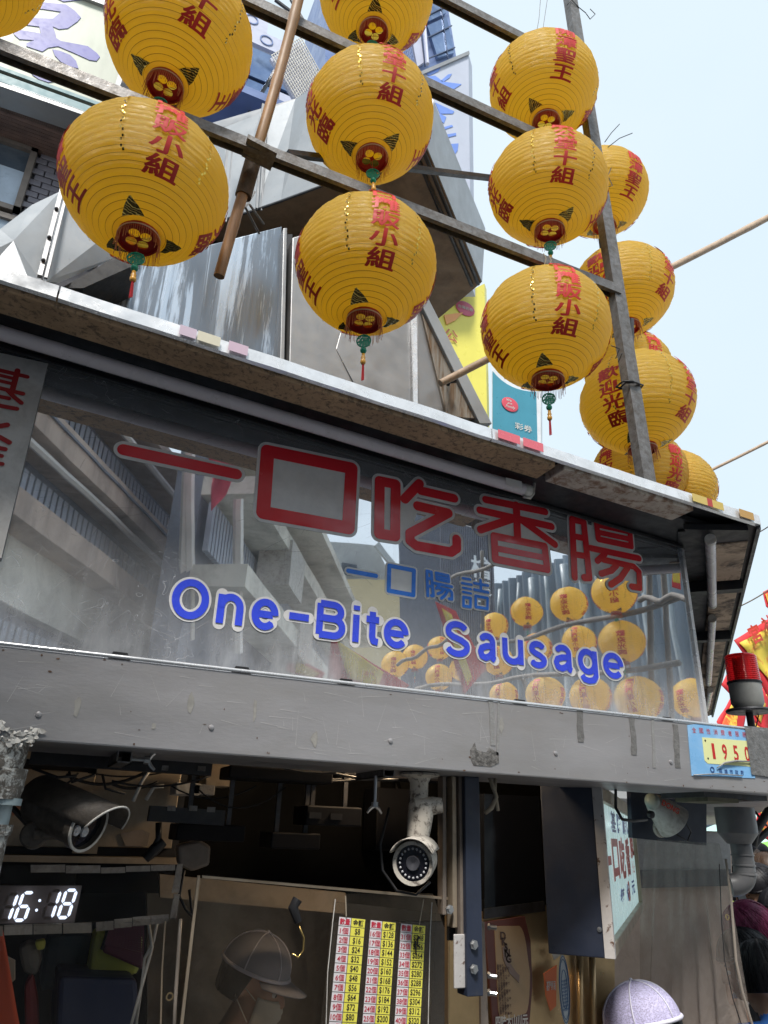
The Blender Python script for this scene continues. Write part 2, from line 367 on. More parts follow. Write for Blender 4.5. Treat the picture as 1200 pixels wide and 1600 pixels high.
# heavy grey tape over the corner
b = MB(); q = [at(1163, 1134, Y=BY - .004), at(1215, 1139, Y=BY - .004), at(1215, 1216, Y=BY - .004), at(1174, 1210, Y=BY - .004)]
nn = 10; vs = []
for i in range(nn + 1):
    for j in range(nn + 1):
        p = q[0].lerp(q[1], i / nn).lerp(q[3].lerp(q[2], i / nn), j / nn); vs.append(p - UY * (.004 * abs(mn.noise(p * 30))))
b.add(vs, [(i * (nn + 1) + j, i * (nn + 1) + j + 1, (i + 1) * (nn + 1) + j + 1, (i + 1) * (nn + 1) + j) for i in range(nn) for j in range(nn)])
b.add([v + UY * .0035 for v in q], [(0, 1, 2, 3)])
b.build('corner_tape', mat('silver_duct_tape', (.26, .255, .25), .45, .5, var=.3, vs=50, dirt=(.12, .115, .11), ds=60, da=.6, bump=.8, bs=90), stall, smooth=True)
# peeling white paint at the left end of the beam
b = MB()
for i in range(34):
    x = random.uniform(-10, 66); y = random.gauss(1150, 7) - max(0, 20 - x) * .2
    p = at(x, y, Y=BY - .001 - i * 1e-5); r = random.uniform(.003, .012)
    k = [p + UX * (math.cos(a) * r * random.uniform(.5, 1.6)) + UZ * (math.sin(a) * r * random.uniform(.4, 1)) - UY * random.uniform(0, .006) for a in [i2 * math.pi / 3.5 for i2 in range(7)]]
    b.add(k, [tuple(range(7))])
b.build('peeling_paint', M['white'], stall, kind='stuff')

# ---- roof
def ze(x): return 3.024 - .0508 * (x + .264)
RY = 1.45; RX0, RX1 = -1.6, 1.941
wall0 = Vector((1.885, YS, 0)); rc = Vector((RX1, RY, 0))
b = MB()   # roof sheet
inner = Vector((RX0, 3.6, 0))
zr = ze(RX1)
b.add([(RX0, RY + .014, ze(RX0) - .004), (RX1 - .004, RY + .014, zr - .004), tuple(rc + D45 * 4 + Vector((-.01, .01, zr - .004))), (RX0, 5.2, ze(RX0) + .5),
       (RX0, RY + .014, ze(RX0) - .012), (RX1 - .004, RY + .014, zr - .012), tuple(rc + D45 * 4 + Vector((-.01, .01, zr - .012))), (RX0, 5.2, ze(RX0) + .45)],
      [(0, 1, 2, 3), (7, 6, 5, 4), (0, 4, 5, 1), (1, 5, 6, 2), (2, 6, 7, 3), (3, 7, 4, 0)])
b.build('roof_sheet', M['dark_steel'], stall)
b = MB(); h = .034   # bright folded strip along the eaves, slightly dented, in two lengths
def strip(xa, xb):
    n = 30; vs = []; fs = []
    for i in range(n + 1):
        x = xa + (xb - xa) * i / n; dz = .0025 * mn.noise(Vector((x * 5, 0, 3))); dy = .004 * mn.noise(Vector((x * 7, 2, 0)))
        z = ze(x) + dz
        vs += [(x, RY + .012, z), (x, RY + dy, z - .002), (x, RY + dy - .001, z - h), (x, RY + .010, z - h - .003)]
    for i in range(n):
        for j in range(3): a = i * 4 + j; fs.append((a, a + 1, a + 5, a + 4))
        a = i * 4; fs.append((a + 3, a, a + 4, a + 7))
    b.add(vs, fs + [(0, 1, 2, 3), (4 * n + 3, 4 * n + 2, 4 * n + 1, 4 * n)])
strip(RX0, -.146); strip(-.142, .95); strip(.953, RX1)
b.build('eaves_strip', M['edge_strip'], stall)
b = MB(); a = rc + zv(zr - .001); c = rc + D45 * 4 + zv(zr - .001)
b.prism([a, c, c - zv(.045), a - zv(.045)], -N45 * .012); b.build('side_eaves_strip', M['dark_steel'], stall)
# scraps of coloured film on the eaves strip
def film(px0, px1, m):
    x0 = at(px0, 415 + .32 * px0, Y=RY - .002)[0]; x1 = at(px1, 415 + .32 * px1, Y=RY - .002)[0]; b = MB()
    b.hexa([(x0, RY - .008, ze(x0) - h + .004), (x1, RY - .008, ze(x1) - h + .004), (x1, RY - .0072, ze(x1) - h + .004), (x0, RY - .0072, ze(x0) - h + .004),
            (x0, RY - .008, ze(x0) - .004), (x1, RY - .008, ze(x1) - .004), (x1, RY - .0072, ze(x1) - .004), (x0, RY - .0072, ze(x0) - .004)])
    b.build('film_scrap', m, stall)
film(776, 810, plain('pink_film', (.75, .16, .2), .3)); film(815, 846, plain('pink_film_b', (.75, .16, .2), .3))
film(1077, 1100, plain('yellow_film', (.62, .47, .14), .3)); film(1100, 1108, plain('red_film', (.45, .06, .05), .3)); film(1108, 1125, plain('yellow_film_b', (.6, .45, .12), .3)); film(1150, 1172, plain('ochre_film', (.5, .3, .1), .3))
film(282, 308, plain('faded_film', (.62, .5, .6), .3)); film(310, 345, plain('faded_film_b', (.70, .66, .52), .3)); film(358, 388, plain('faded_film_c', (.64, .48, .58), .3))
# brown grease-stained lip under the eaves, in separate boards
def lip(pa, pb, m, y0=1.463, y1=1.552, dz=.037):
    xa = at(pa[0], pa[1], Y=1.5)[0]; xb = at(pb[0], pb[1], Y=1.5)[0]; b = MB()
    z0, z1 = ze(xa) - dz, ze(xb) - dz
    b.hexa([(xa, y0, z0 - .012), (xb, y0, z1 - .012), (xb, y1, z1 - .012), (xa, y1, z0 - .012), (xa, y0, z0 + .02), (xb, y0, z1 + .02), (xb, y1, z1 + .02), (xa, y1, z0 + .02)])
    bevel(b.build('soffit_board', m, stall), .003)
lip((-300, 380), (855, 728), M['soffit']); lip((868, 730), (1068, 795), M['soffit_pale'])
b = MB()   # black underside between lip and sign
xs = [RX0, RX1 - .05]
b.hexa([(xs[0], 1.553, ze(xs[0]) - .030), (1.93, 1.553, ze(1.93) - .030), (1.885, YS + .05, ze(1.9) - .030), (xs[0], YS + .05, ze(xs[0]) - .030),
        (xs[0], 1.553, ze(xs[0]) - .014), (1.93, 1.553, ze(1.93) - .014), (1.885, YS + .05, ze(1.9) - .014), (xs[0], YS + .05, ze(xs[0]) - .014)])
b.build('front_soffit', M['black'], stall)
b = MB(); b.tube([(RX0, YS - .012, ze(RX0) - .038), (1.87, YS - .012, ze(1.87) - .038)], .006, 6); b.build('soffit_trim', M['black'], stall)
b = MB(); b.tube([(RX0, YS - .02, ze(RX0) - .047), (1.87, YS - .02, ze(1.87) - .047)], .0022, 6); b.build('trim_cable', M['dark_steel'], stall)
# side soffit (45 degree side)
b = MB(); o0 = rc - N45 * .012; w0 = Vector((1.885, YS + .02, 0))
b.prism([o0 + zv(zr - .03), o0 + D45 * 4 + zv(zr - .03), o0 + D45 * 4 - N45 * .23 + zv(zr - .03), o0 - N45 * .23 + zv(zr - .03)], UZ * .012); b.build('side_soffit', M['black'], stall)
M['scrub'] = mat('smeared_brown_board', (.50, .37, .27), .75, 0, var=.3, vs=5, dirt=(.06, .04, .03), ds=9, da=.95, dth=(.45, .6), bump=.5, bs=60, stretch=(1, 1, 1))
for s0, s1, m in ((.10, .50, 'scrub'), (.60, 1.25, 'scrub'), (1.4, 3.9, 'scrub')):
    b = MB(); p = rc - N45 * .03 + zv(zr - .05)
    b.prism([p + D45 * s0, p + D45 * s1, p + D45 * s1 - N45 * .10, p + D45 * s0 - N45 * .10], UZ * .02); bevel(b.build('side_soffit_board', M[m], stall), .003)
for s0 in (.53, 1.32):
    b = MB(); p = rc - N45 * .02 + zv(zr - .075); b.prism([p + D45 * s0, p + D45 * (s0 + .05), p + D45 * (s0 + .05) - N45 * .2, p + D45 * s0 - N45 * .2], UZ * .04); b.build('roof_bracket', M['black'], stall)
# corner gusset
b = MB(); b.prism([rc + Vector((-.20, .12, zr - .045)), rc + Vector((-.02, .03, zr - .045)), rc + D45 * .1 - N45 * .03 + zv(zr - .045), rc + D45 * .13 - N45 * .16 + zv(zr - .045)], UZ * .02); b.build('corner_gusset', M['black'], stall)
# side wall above the beam
b = MB(); a = wall0 + Vector((.012, .012, 0)); c = a + D45 * 4
b.prism([a + zv(BZ1 - .02), c + zv(BZ1 - .02), c + zv(zr - .03), a + zv(zr - .03)], -N45 * .03); b.build('side_wall', M['dark_steel'], stall)
b = MB(); b.box(-1.6, 1.87, YS + .004, YS + .03, BZ1 - .05, 2.86); b.build('wall_backing', M['black'], stall)

# ---- tube lights under the eaves
def tube_light(a, c, r, label, brk=True):
    t = empty('tube_light', a, label, 'tube light', 'tube lights under the stall eaves')
    d = (c - a).normalized()
    b = MB(); b.tube([a + d * .02, c - d * .02], r, 20); b.build('diffuser', M['tube'], t, smooth='auto')
    for e, s in ((a, 1), (c, -1)):
        b = MB(); b.tube([e, e + d * s * .022], r * 1.06, 20); b.build('end_cap', M['white'], t, smooth='auto')
    if brk:
        b = MB(); e = c + d * .012; q = [e + UZ * .06, e + UZ * .03 + d * .006, e - UZ * .004, e - UZ * (r + .004) - d * .012, e - UZ * (r + .006) - d * .035]
        b.tube(q, .0045, 6); b.build('bracket', M['white'], t, smooth=True)
    return t
ta = Vector((-1.3, 1.607, ze(-1.3) - .062)); tb = at(826, 736, Y=1.607); tb = Vector((tb[0], 1.607, ze(tb[0]) - .062))
tl = tube_light(ta, tb, .0175, 'long pale tube light under the front eaves above the mirror sign')
b = MB(); p = tb - (tb - ta).normalized() * .075
b.box(p[0] - .02, p[0] + .035, 1.5885, 1.5895, p[2] - .012, p[2] + .012); b.build('label_sticker', plain('paper_label', (.75, .73, .72), .5), tl)
for (pa, pb, lb) in (((1110, 842), (1113, 945), 'short tube light under the side eaves, the one nearest the roof corner'), ((1113, 966), (1107, 1068), 'middle tube light under the side eaves beside the mirror sign'), ((1110, 1078), (1104, 1108), 'farthest tube light under the side eaves, just above the beam')):
    a = at(pa[0], pa[1], Z=zr - .075); c = at(pb[0], pb[1], Z=zr - .075)
    tube_light(a, c, .0165, lb, False)
# loose clips under the soffit
for px, py in ((878, 742), (1046, 795)):
    b = MB(); p = at(px, py, Y=1.58); b.tube([p + UZ * .03, p + Vector((0, 0, 0)), p + Vector((-.012, 0, -.018)), p + Vector((-.03, 0, -.02))], .005, 8); b.build('hook_clip', M['white'], stall, smooth=True)

# ---- sign board: mirror steel sheet with cut vinyl lettering
sb = empty('sign_board', (.9, YS, BZ1), 'mirror polished steel sign with red Chinese characters and blue English lettering', 'sign')
b = MB(); nx, nz_ = 60, 14; x0, x1 = -.9, 1.872
vs = []; 
for j in range(nz_ + 1):
    for i in range(nx + 1):
        x = x0 + (x1 - x0) * i / nx; z = BZ1 - .004 + (2.975 - BZ1) * j / nz_ 
        zt = ze(x) - .03; z = BZ1 - .004 + (zt - BZ1 + .004) * j / nz_
        vs.append((x, YS, z))
b.add(vs, [(j * (nx + 1) + i, j * (nx + 1) + i + 1, (j + 1) * (nx + 1) + i + 1, (j + 1) * (nx + 1) + i) for j in range(nz_) for i in range(nx)])
sh = b.build('mirror_sheet', M['mirror'], sb, smooth=True)
M['scratch'] = plain('scratch_mark', (.80, .80, .80), .5, alpha=.28)
b = MB()
for i in range(260):
    x = random.uniform(-.15, 1.84); z = random.uniform(BZ1 + .02, 2.93); L_ = random.choice((.01, .02, .03, .05, .09, .15)) * random.uniform(.6, 1.4); an = random.gauss(.4 if i % 3 else 2.3, .6); w_ = random.uniform(.00018, .00042)
    P_ = []; k_ = 5; cu_ = random.uniform(-.3, .3)
    for j in range(k_): P_.append(Vector((x, YS - .00045, z))); x += math.cos(an) * L_ / k_; z += math.sin(an) * L_ / k_; an += cu_ / k_
    if not (-.15 < x < 1.86 and BZ1 < z < 2.95): continue
    q_ = []
    for j, p in enumerate(P_): n_ = Vector((-math.sin(an), 0, math.cos(an))) * w_ * (1 if 0 < j < k_ - 1 else .2); q_ += [p + n_, p - n_]
    b.add(q_, [(2 * j, 2 * j + 1, 2 * j + 3, 2 * j + 2) for j in range(k_ - 1)])
b.build('scratches', M['scratch'], sb, kind='stuff')
b = MB(); b.box(1.868, 1.880, YS - .008, YS + .004, BZ1 - .005, zr - .03); b.build('sheet_rim', M['edge_strip'], sb)
for px in (187, 378, 541, 812, 1040):
    b = MB(); p = at(px, 1018 + .094 * (px - 100), Y=YS - .004); zb = BZ1 - .004
    b.prism([(p[0] - .024, YS - .006, zb), (p[0] + .024, YS - .006, zb), (p[0] + .015, YS - .006, zb + .016), (p[0] - .015, YS - .006, zb + .016)], UY * .005); b.build('rubber_spacer', M['cord'], sb)
NS = Vector((0, -1, 0))
def ap(px, py): return at(px, py, Y=YS)
def character(strokes, m, border, lift0=.0007):
    """strokes: (width_m, [pixel points], closed)"""
    bb = MB(); bc = MB(); n = len(strokes)
    for i, s in enumerate(strokes):
        pts = [ap(*p) for p in s[1]]
        if len(s) > 2 and s[2]: pts.append(pts[0])
        stroke(bb, pts, s[0] + 2 * border, NS, lift0 + i * 1.6e-4)
        stroke(bc, pts, s[0], NS, lift0 + n * 1.6e-4 + .0006 + i * 1.6e-4)
    bb.build('character_outline', M['outline'], sb); bc.build('character', m, sb)
k = .030
character([(.030, [(193, 703), (369, 741)])], M['red_vinyl'], .0085)
character([(.037, [(418, 705), (549, 732), (544, 825), (411, 801)], True)], M['red_vinyl'], .0085)
bbk = MB(); bbk.add([ap(*p) + NS * .0006 for p in ((425, 710), (540, 735), (535, 820), (418, 798))], [(0, 1, 2, 3)]); bbk.build('character_backing', M['outline'], sb)
character([(.031, [(593, 752), (618, 757), (617, 838), (592, 834)], True), (.029, [(655, 756), (632, 780)]), (.028, [(657, 767), (709, 779)]),
           (.029, [(652, 791), (700, 802), (640, 834), (640, 845), (650, 853), (704, 863), (713, 857), (713, 843)])], M['red_vinyl'], .0085)
bbk = MB(); bbk.add([ap(*p) + NS * .0006 for p in ((598, 760), (640, 775), (655, 790), (640, 835), (600, 835))], [(0, 1, 2, 3, 4)]); bbk.build('character_backing', M['outline'], sb)
character([(.024, [(758, 781), (851, 800)]), (.024, [(749, 797.5), (861, 823)]), (.026, [(806, 790), (808, 842)]), (.025, [(800, 811), (750, 828)]), (.024, [(811, 811), (866, 851)]),
           (.024, [(771, 838), (850, 854), (854, 890), (773, 874)], True), (.020, [(773, 857), (851, 872)])], M['red_vinyl'], .0085)
bbk = MB(); bbk.add([ap(*p) + NS * .0006 for p in ((760, 790), (850, 808), (855, 885), (775, 870))], [(0, 1, 2, 3)]); bbk.build('character_backing', M['outline'], sb)
chang = [(.0235, [(893, 812), (897, 902)]), (.0235, [(893, 812), (911, 816), (920, 903), (912, 903)]), (.021, [(899, 839), (914, 842)]), (.021, [(899, 867), (917, 870)]),
         (.0215, [(931, 820), (983, 831.5), (985, 854), (934, 843)], True), (.019, [(933, 832), (983, 843)]), (.022, [(922, 857), (997, 873)]), (.021, [(944, 866), (932, 877)]),
         (.0215, [(941, 875), (989, 886), (997, 894), (998, 919), (986, 917)]), (.021, [(962, 884), (954, 892), (938, 897)]), (.0215, [(979, 888), (968, 904), (953, 914)])]
character(chang, M['red_vinyl'], .0072)
bbk = MB(); bbk.add([ap(*p) + NS * .0006 for p in ((897, 815), (985, 833), (995, 910), (900, 895))], [(0, 1, 2, 3)]); bbk.build('character_backing', M['outline'], sb)
LB = M['blue_vinyl_light']
character([(.0122, [(544, 892), (587, 900)])], LB, .005)
character([(.0122, [(608, 884), (646.5, 891.5), (645.5, 930), (607, 923)], True)], LB, .005)
bbk = MB(); bbk.add([ap(*p) + NS * .0006 for p in ((610, 886), (645, 893), (644, 928), (609, 921))], [(0, 1, 2, 3)]); bbk.build('character_backing', M['outline'], sb)
character([(s[0] * .40, [(663 + (x - 884) * .37, 889 + (y - 803) * .425 - (x - 884) * .012) for x, y in s[1]]) + tuple(s[2:]) for s in chang], LB, .0045)
zb_ = lambda x, y: (530 + x / 4.8, 870 + y / 4.8)
character([(.0075, [zb_(925, 162), zb_(980, 172)]), (.0075, [zb_(918, 198), zb_(990, 212)]), (.007, [zb_(925, 233), zb_(985, 245)]), (.007, [zb_(925, 265), zb_(985, 277)]),
           (.0085, [zb_(928, 303), zb_(982, 312), zb_(980, 378), zb_(928, 370)], True), (.0085, [zb_(1008, 200), zb_(1110, 218)]), (.0085, [zb_(1055, 178), zb_(1060, 258)]), (.0085, [zb_(1008, 248), zb_(1112, 270)]),
           (.0085, [zb_(1018, 296), zb_(1108, 312), zb_(1106, 392), zb_(1020, 378)], True)], LB, .0045)
# English lettering
def arc(cx, cy, rx, ry, a0, a1, n=14): return [(cx + rx * math.cos(R(a0 + (a1 - a0) * i / n)), cy + ry * math.sin(R(a0 + (a1 - a0) * i / n))) for i in range(n + 1)]
# skeletons: x in 0..1 across the letter, y in cap heights; stroke centre lines
LET = {
 'O': [arc(.5, .5, .5, .5, 0, 360, 28)],
 'n': [[(0, -.09), (0, .80)], arc(.5, .42, .5, .32, 180, 0, 12) + [(1, -.09)]],
 'e': [[(0, .37), (.9, .37)], arc(.5, .37, .5, .38, 0, 318, 22)],
 '-': [[(-.2, .45), (1.2, .45)]],
 'B': [[(0, 0), (0, 1)], [(0, 1), (.55, 1)] + arc(.58, .77, .34, .23, 90, -90, 10) + [(0, .54)], [(0, .54), (.6, .54)] + arc(.62, .27, .38, .27, 90, -90, 10) + [(0, 0)]],
 'i': [[(.5, -.09), (.5, .80)], [(.5, .95), (.5, 1.1)]],
 't': [[(.45, .98), (.45, .16), (.62, .02), (1.1, .0)], [(-.25, .72), (1.15, .72)]],
 'S': [arc(.5, .76, .46, .25, 25, 205, 10) + [(.30, .56), (.70, .47)] + arc(.5, .25, .5, .26, 25, -160, 10)],
 'a': [arc(.5, .56, .42, .20, 160, 0, 8) + [(.92, .0), (1.08, -.05)], [(.92, .42), (.45, .40), (.1, .32), (0, .19), (.1, .04), (.38, -.01), (.72, .08), (.92, .24)]],
 'u': [[(0, .80), (0, .28)] + arc(.5, .27, .5, .28, 180, 360, 10), [(1, .80), (1, -.09)]],
 's': [arc(.5, .57, .44, .18, 20, 205, 8) + [(.34, .41), (.66, .35)] + arc(.5, .17, .48, .18, 25, -160, 8)],
 'g': [arc(.48, .38, .48, .37, 0, 360, 20), [(.98, .80), (.98, -.12), (.82, -.27), (.5, -.32), (.2, -.28), (.06, -.14)]],
}
Z0 = 2.395
CAPH = at(515, 932, Y=YS)[2] - at(515, 991, Y=YS)[2]
def flat_end(bm_, pts, w, lift):
    """like stroke() but with square ends"""
    P = [Vector(p) + NS * lift for p in pts]
    for i in range(len(P) - 1):
        a, c = P[i], P[i + 1]; t = (c - a).normalized(); s = NS.cross(t) * w / 2; e = NS * (i * 1.2e-5)
        q = []
        def half(p, ang0):
            return [p + e + (t * math.cos(ang0 + math.pi * j / 10) * w / 2 + s * math.sin(ang0 + math.pi * j / 10)) for j in range(11)]
        closed = (P[0] - P[-1]).length < 1e-6
        q += half(c, -math.pi / 2) if (i < len(P) - 2 or closed) else [c + e - s, c + e + s]
        q += half(a, math.pi / 2) if (i > 0 or closed) else [a + e + s, a + e - s]
        bm_.add(q, [tuple(range(len(q)))])
SW = .0178
for ch, l, r in [('O', 261, 321), ('n', 335, 377), ('e', 390, 433), ('-', 449, 482), ('B', 493, 539), ('i', 548, 563), ('t', 570, 594), ('e', 599, 638),
                 ('S', 694, 733), ('a', 745, 774), ('u', 783, 815), ('s', 823, 851), ('a', 861, 890), ('g', 898, 928), ('e', 936, 967)]:
    xl = at(l, 980, Y=YS)[0] + SW / 2; xr = at(r, 980, Y=YS)[0] - SW / 2
    if ch == 'B': xl += 0
    if ch == 'i': xl = xr = (xl + xr) / 2
    zb = Z0 + SW / 2; zt = CAPH - SW
    bo, bl = MB(), MB()
    for i, pl in enumerate(LET[ch]):
        pts = [Vector((xl + (xr - xl) * x, YS, zb + y * zt)) for x, y in pl]
        stroke(bo, pts, SW + .0118, NS, .0007 + i * 6e-4)
        flat_end(bl, pts, SW, .0028 + i * 6e-4)
    bo.build('letter_outline', M['outline'], sb); bl.build('letter', M['blue_vinyl'], sb)

# ---- left vertical plate with the place name, running off the frame
lp = empty('name_plate', at(0, 870, Y=YS - .012), 'dull silver plate with cropped red characters at the left end of the mirror sign', 'sign')
b = MB(); P0 = [(-140, 520), (75, 568), (2, 872), (-160, 860)]
b.prism([at(x, y, Y=YS - .014) for x, y in P0], UY * .003)
b.build('plate', mat('dull_steel_plate', (.62, .60, .58), .45, .2, var=.12, vs=4, dirt=(.25, .235, .22), ds=14, da=.5, bump=.25, bs=22), lp)
b = MB(); zc = lambda x, y: (x / 8., 560 + y / 8.)
def cs(w, pts, i): stroke(b, [at(*zc(*p), Y=YS - .0142) for p in pts], w, NS, .0008 + i * 1.5e-4)
for i, (w, pts) in enumerate([(.0105, [(-300, 80), (340, 232)]), (.0125, [(220, 155), (155, 400)]), (.0125, [(-60, 90), (-120, 330)]), (.009, [(-60, 200), (170, 255)]), (.009, [(-80, 265), (150, 320)]), (.0105, [(-350, 290), (285, 445)]),
                              (.0105, [(90, 400), (180, 490), (265, 560)]), (.010, [(-200, 440), (110, 505)]), (.0105, [(-300, 540), (210, 635)]), (.012, [(-100, 870), (90, 835)]), (.0115, [(0, 990), (115, 1055)]), (.0105, [(-200, 1090), (65, 1140)]), (.0095, [(-200, 1180), (20, 1225)]), (.0095, [(-200, 1290), (28, 1325)])]): cs(w, pts, i)
b.build('character', M['red_dark'], lp)

# ---- consumer service plaque with the number
pq = empty('number_plaque', at(1120, 1215, Y=BY - .003), 'light blue plaque with red 1950 on pale yellow, partly taped over on the beam', 'sign')
c4 = [at(1072, 1138, Y=BY - .002), at(1178, 1142, Y=BY - .002), at(1180, 1216, Y=BY - .002), at(1081, 1212, Y=BY - .002)]
b = MB(); b.prism([at(1074, 1133, Y=BY - .002), at(1095, 1130, Y=BY - .002), c4[1], c4[2], c4[3]], UY * .0015)
b.build('plate', mat('sky_blue_print', (.22, .48, .80), .3, 0, var=.12, vs=5, dirt=(.6, .72, .82), ds=5, da=.5), pq)
ux = (c4[1] - c4[0]).normalized(); ux = UX
b = MB(); b.prism([at(*p, Y=BY - .0028) for p in ((1097, 1152), (1173, 1158), (1176, 1198), (1106, 1193), (1101, 1188))], UY * .0006); b.build('number_patch', plain('pale_yellow_print', (.78, .80, .40), .35), pq)
for i, ch in enumerate('1950'):
    b = MB(); put_text(b, ch, at(1115 + i * 17.5, 1173.5 + i * 1.6, Y=BY - .0036), UX, UZ, .062, .022, w=.0195 if i else .011)
    b.build('digit', M['red_letter'], pq)
b = MB()
for i, ch in enumerate('全國性消費者服務'): put_text(b, ch, at(1084.5 + i * 11.2, 1140.5 + i * 1.05, Y=BY - .003), UX, UZ, .0175, .0, w=.0155)
b.build('heading', M['red_letter'], pq)
b = MB()
for i, ch in enumerate('高雄市政府'): put_text(b, ch, at(1126 + i * 8.4, 1204.5 + i * .7, Y=BY - .003), UX, UZ, .0145, .012, w=.013)
p = at(1113, 1202.5, Y=BY - .003); b.lathe([(.0085, 0), (.0085, .0004), (.0055, .0004), (.0055, 0)], p, (0, -1, 0), 18)
b.build('footer', plain('dark_blue_print', (.02, .06, .22), .4), pq)
for px, py in ((1102, 1157), (1106.5, 1185)):
    b = MB(); b.ball(at(px, py, Y=BY - .0032), .0032, 10, 6, sc=(1, .4, 1)); b.build('screw', M['cord'], pq, smooth=True)
# peeling edge of tape over it
b = MB(); b.tube([at(1120, 1200, Y=BY - .006), at(1132, 1192, Y=BY - .008), at(1150, 1189, Y=BY - .008), at(1172, 1190, Y=BY - .007)], [.0012, .003, .0035, .002], 6); b.tube([at(1084, 1211, Y=BY - .005), at(1120, 1209, Y=BY - .006), at(1160, 1212, Y=BY - .006)], .0018, 6)
b.build('tape_edge', M['tape_light'], pq, smooth=True)
# ================================================================ lanterns
def paper_mat():
    k = Mat('yellow_lantern_paper'); b = k.b
    c = k.mix(k.ramp(k.noise(5, 4, .6), [(.3, 0.), (.7, 1.)]), (.96, .71, .15), (.97, .77, .22))
    oi = k.n('ShaderNodeObjectInfo'); c = k.mix(k.ramp(oi.outputs['Random'], [(0., 0.), (1., .16)]), c, (.90, .58, .07))
    cr_ = k.noise(26, 6, .75, (1, 1, 2.2), 1.6)
    k.bump(cr_, 1., .011)
    k.l(c, b.inputs['Base Color']); b.inputs['Roughness'].default_value = .34; b.inputs['Specular IOR Level'].default_value = .8; b.inputs['Coat Weight'].default_value = .08; b.inputs['Coat Roughness'].default_value = .22
    tr = k.n('ShaderNodeBsdfTranslucent'); tr.inputs[0].default_value = (.99, .74, .10, 1)
    ms = k.n('ShaderNodeMixShader'); ms.inputs[0].default_value = .68; k.l(b.outputs[0], ms.inputs[1]); k.l(tr.outputs[0], ms.inputs[2]); k.l(ms.outputs[0], k.out.inputs[0])
    return k.m
M['paper'] = paper_mat()
M['rib'] = plain('rib_line', (.34, .15, .012), .6)
M['ink'] = mat('red_brush_print', (.58, .02, .015), .5, 0, var=.15, vs=18)
M['gold'] = mat('gold_foil', (.75, .52, .10), .22, .9, var=.3, vs=40)
def foil():
    k = Mat('black_gold_foil'); w = k.n('ShaderNodeTexWave', Scale=38., Distortion=9., Detail=2.)
    k.l(k.tc.outputs['Object'], w.inputs['Vector'])
    f = k.ramp(w.outputs['Fac'], [(.72, 0.), (.8, 1.)])
    k.l(k.mix(f, (.07, .05, .012), (.72, .55, .16)), k.b.inputs['Base Color']); k.b.inputs['Metallic'].default_value = .8; k.b.inputs['Roughness'].default_value = .25; k.bump(w.outputs['Fac'], .4, .003)
    return k.m
M['foil'] = foil()
M['ring'] = plain('red_ring', (.42, .02, .012), .4)
M['fringe'] = plain('orange_fringe', (.50, .13, .025), .6)
M['jade'] = plain('green_plastic', (.01, .30, .17), .3)
M['bead'] = plain('orange_bead', (.80, .40, .06), .35)
M['tassel'] = plain('red_tassel', (.50, .02, .03), .7)
LR, LH = .25, .232
NR = 31; TH0 = R(13)
def lprof(th, u=0.):
    """surface point: polar angle th from the top"""
    f = (th - TH0) / (math.pi - 2 * TH0) * NR; fr_ = f - math.floor(f)
    bul = .0038 * math.sin(math.pi * fr_) ** .6
    crump = mn.noise(Vector((math.cos(u) * 4.1, math.sin(u) * 4.1, f * .9))) * .0036 + mn.noise(Vector((math.cos(u) * 11, math.sin(u) * 11, f * 1.7))) * .0022
    crump *= math.sin(math.pi * fr_)
    top = 1 if th < 1.5 else max(.35, 1 - (th - 1.5))
    d = (bul + crump) * top
    n = Vector((math.sin(th) / LR, 0, math.cos(th) / LH)).normalized()
    return math.sin(th) * LR + n.x * d - .0005, math.cos(th) * LH + n.z * d
def sph(az, th, lift=0.):
    r = math.sin(th) * (LR + lift); return Vector((r * math.cos(az), r * math.sin(az), math.cos(th) * (LH + lift)))
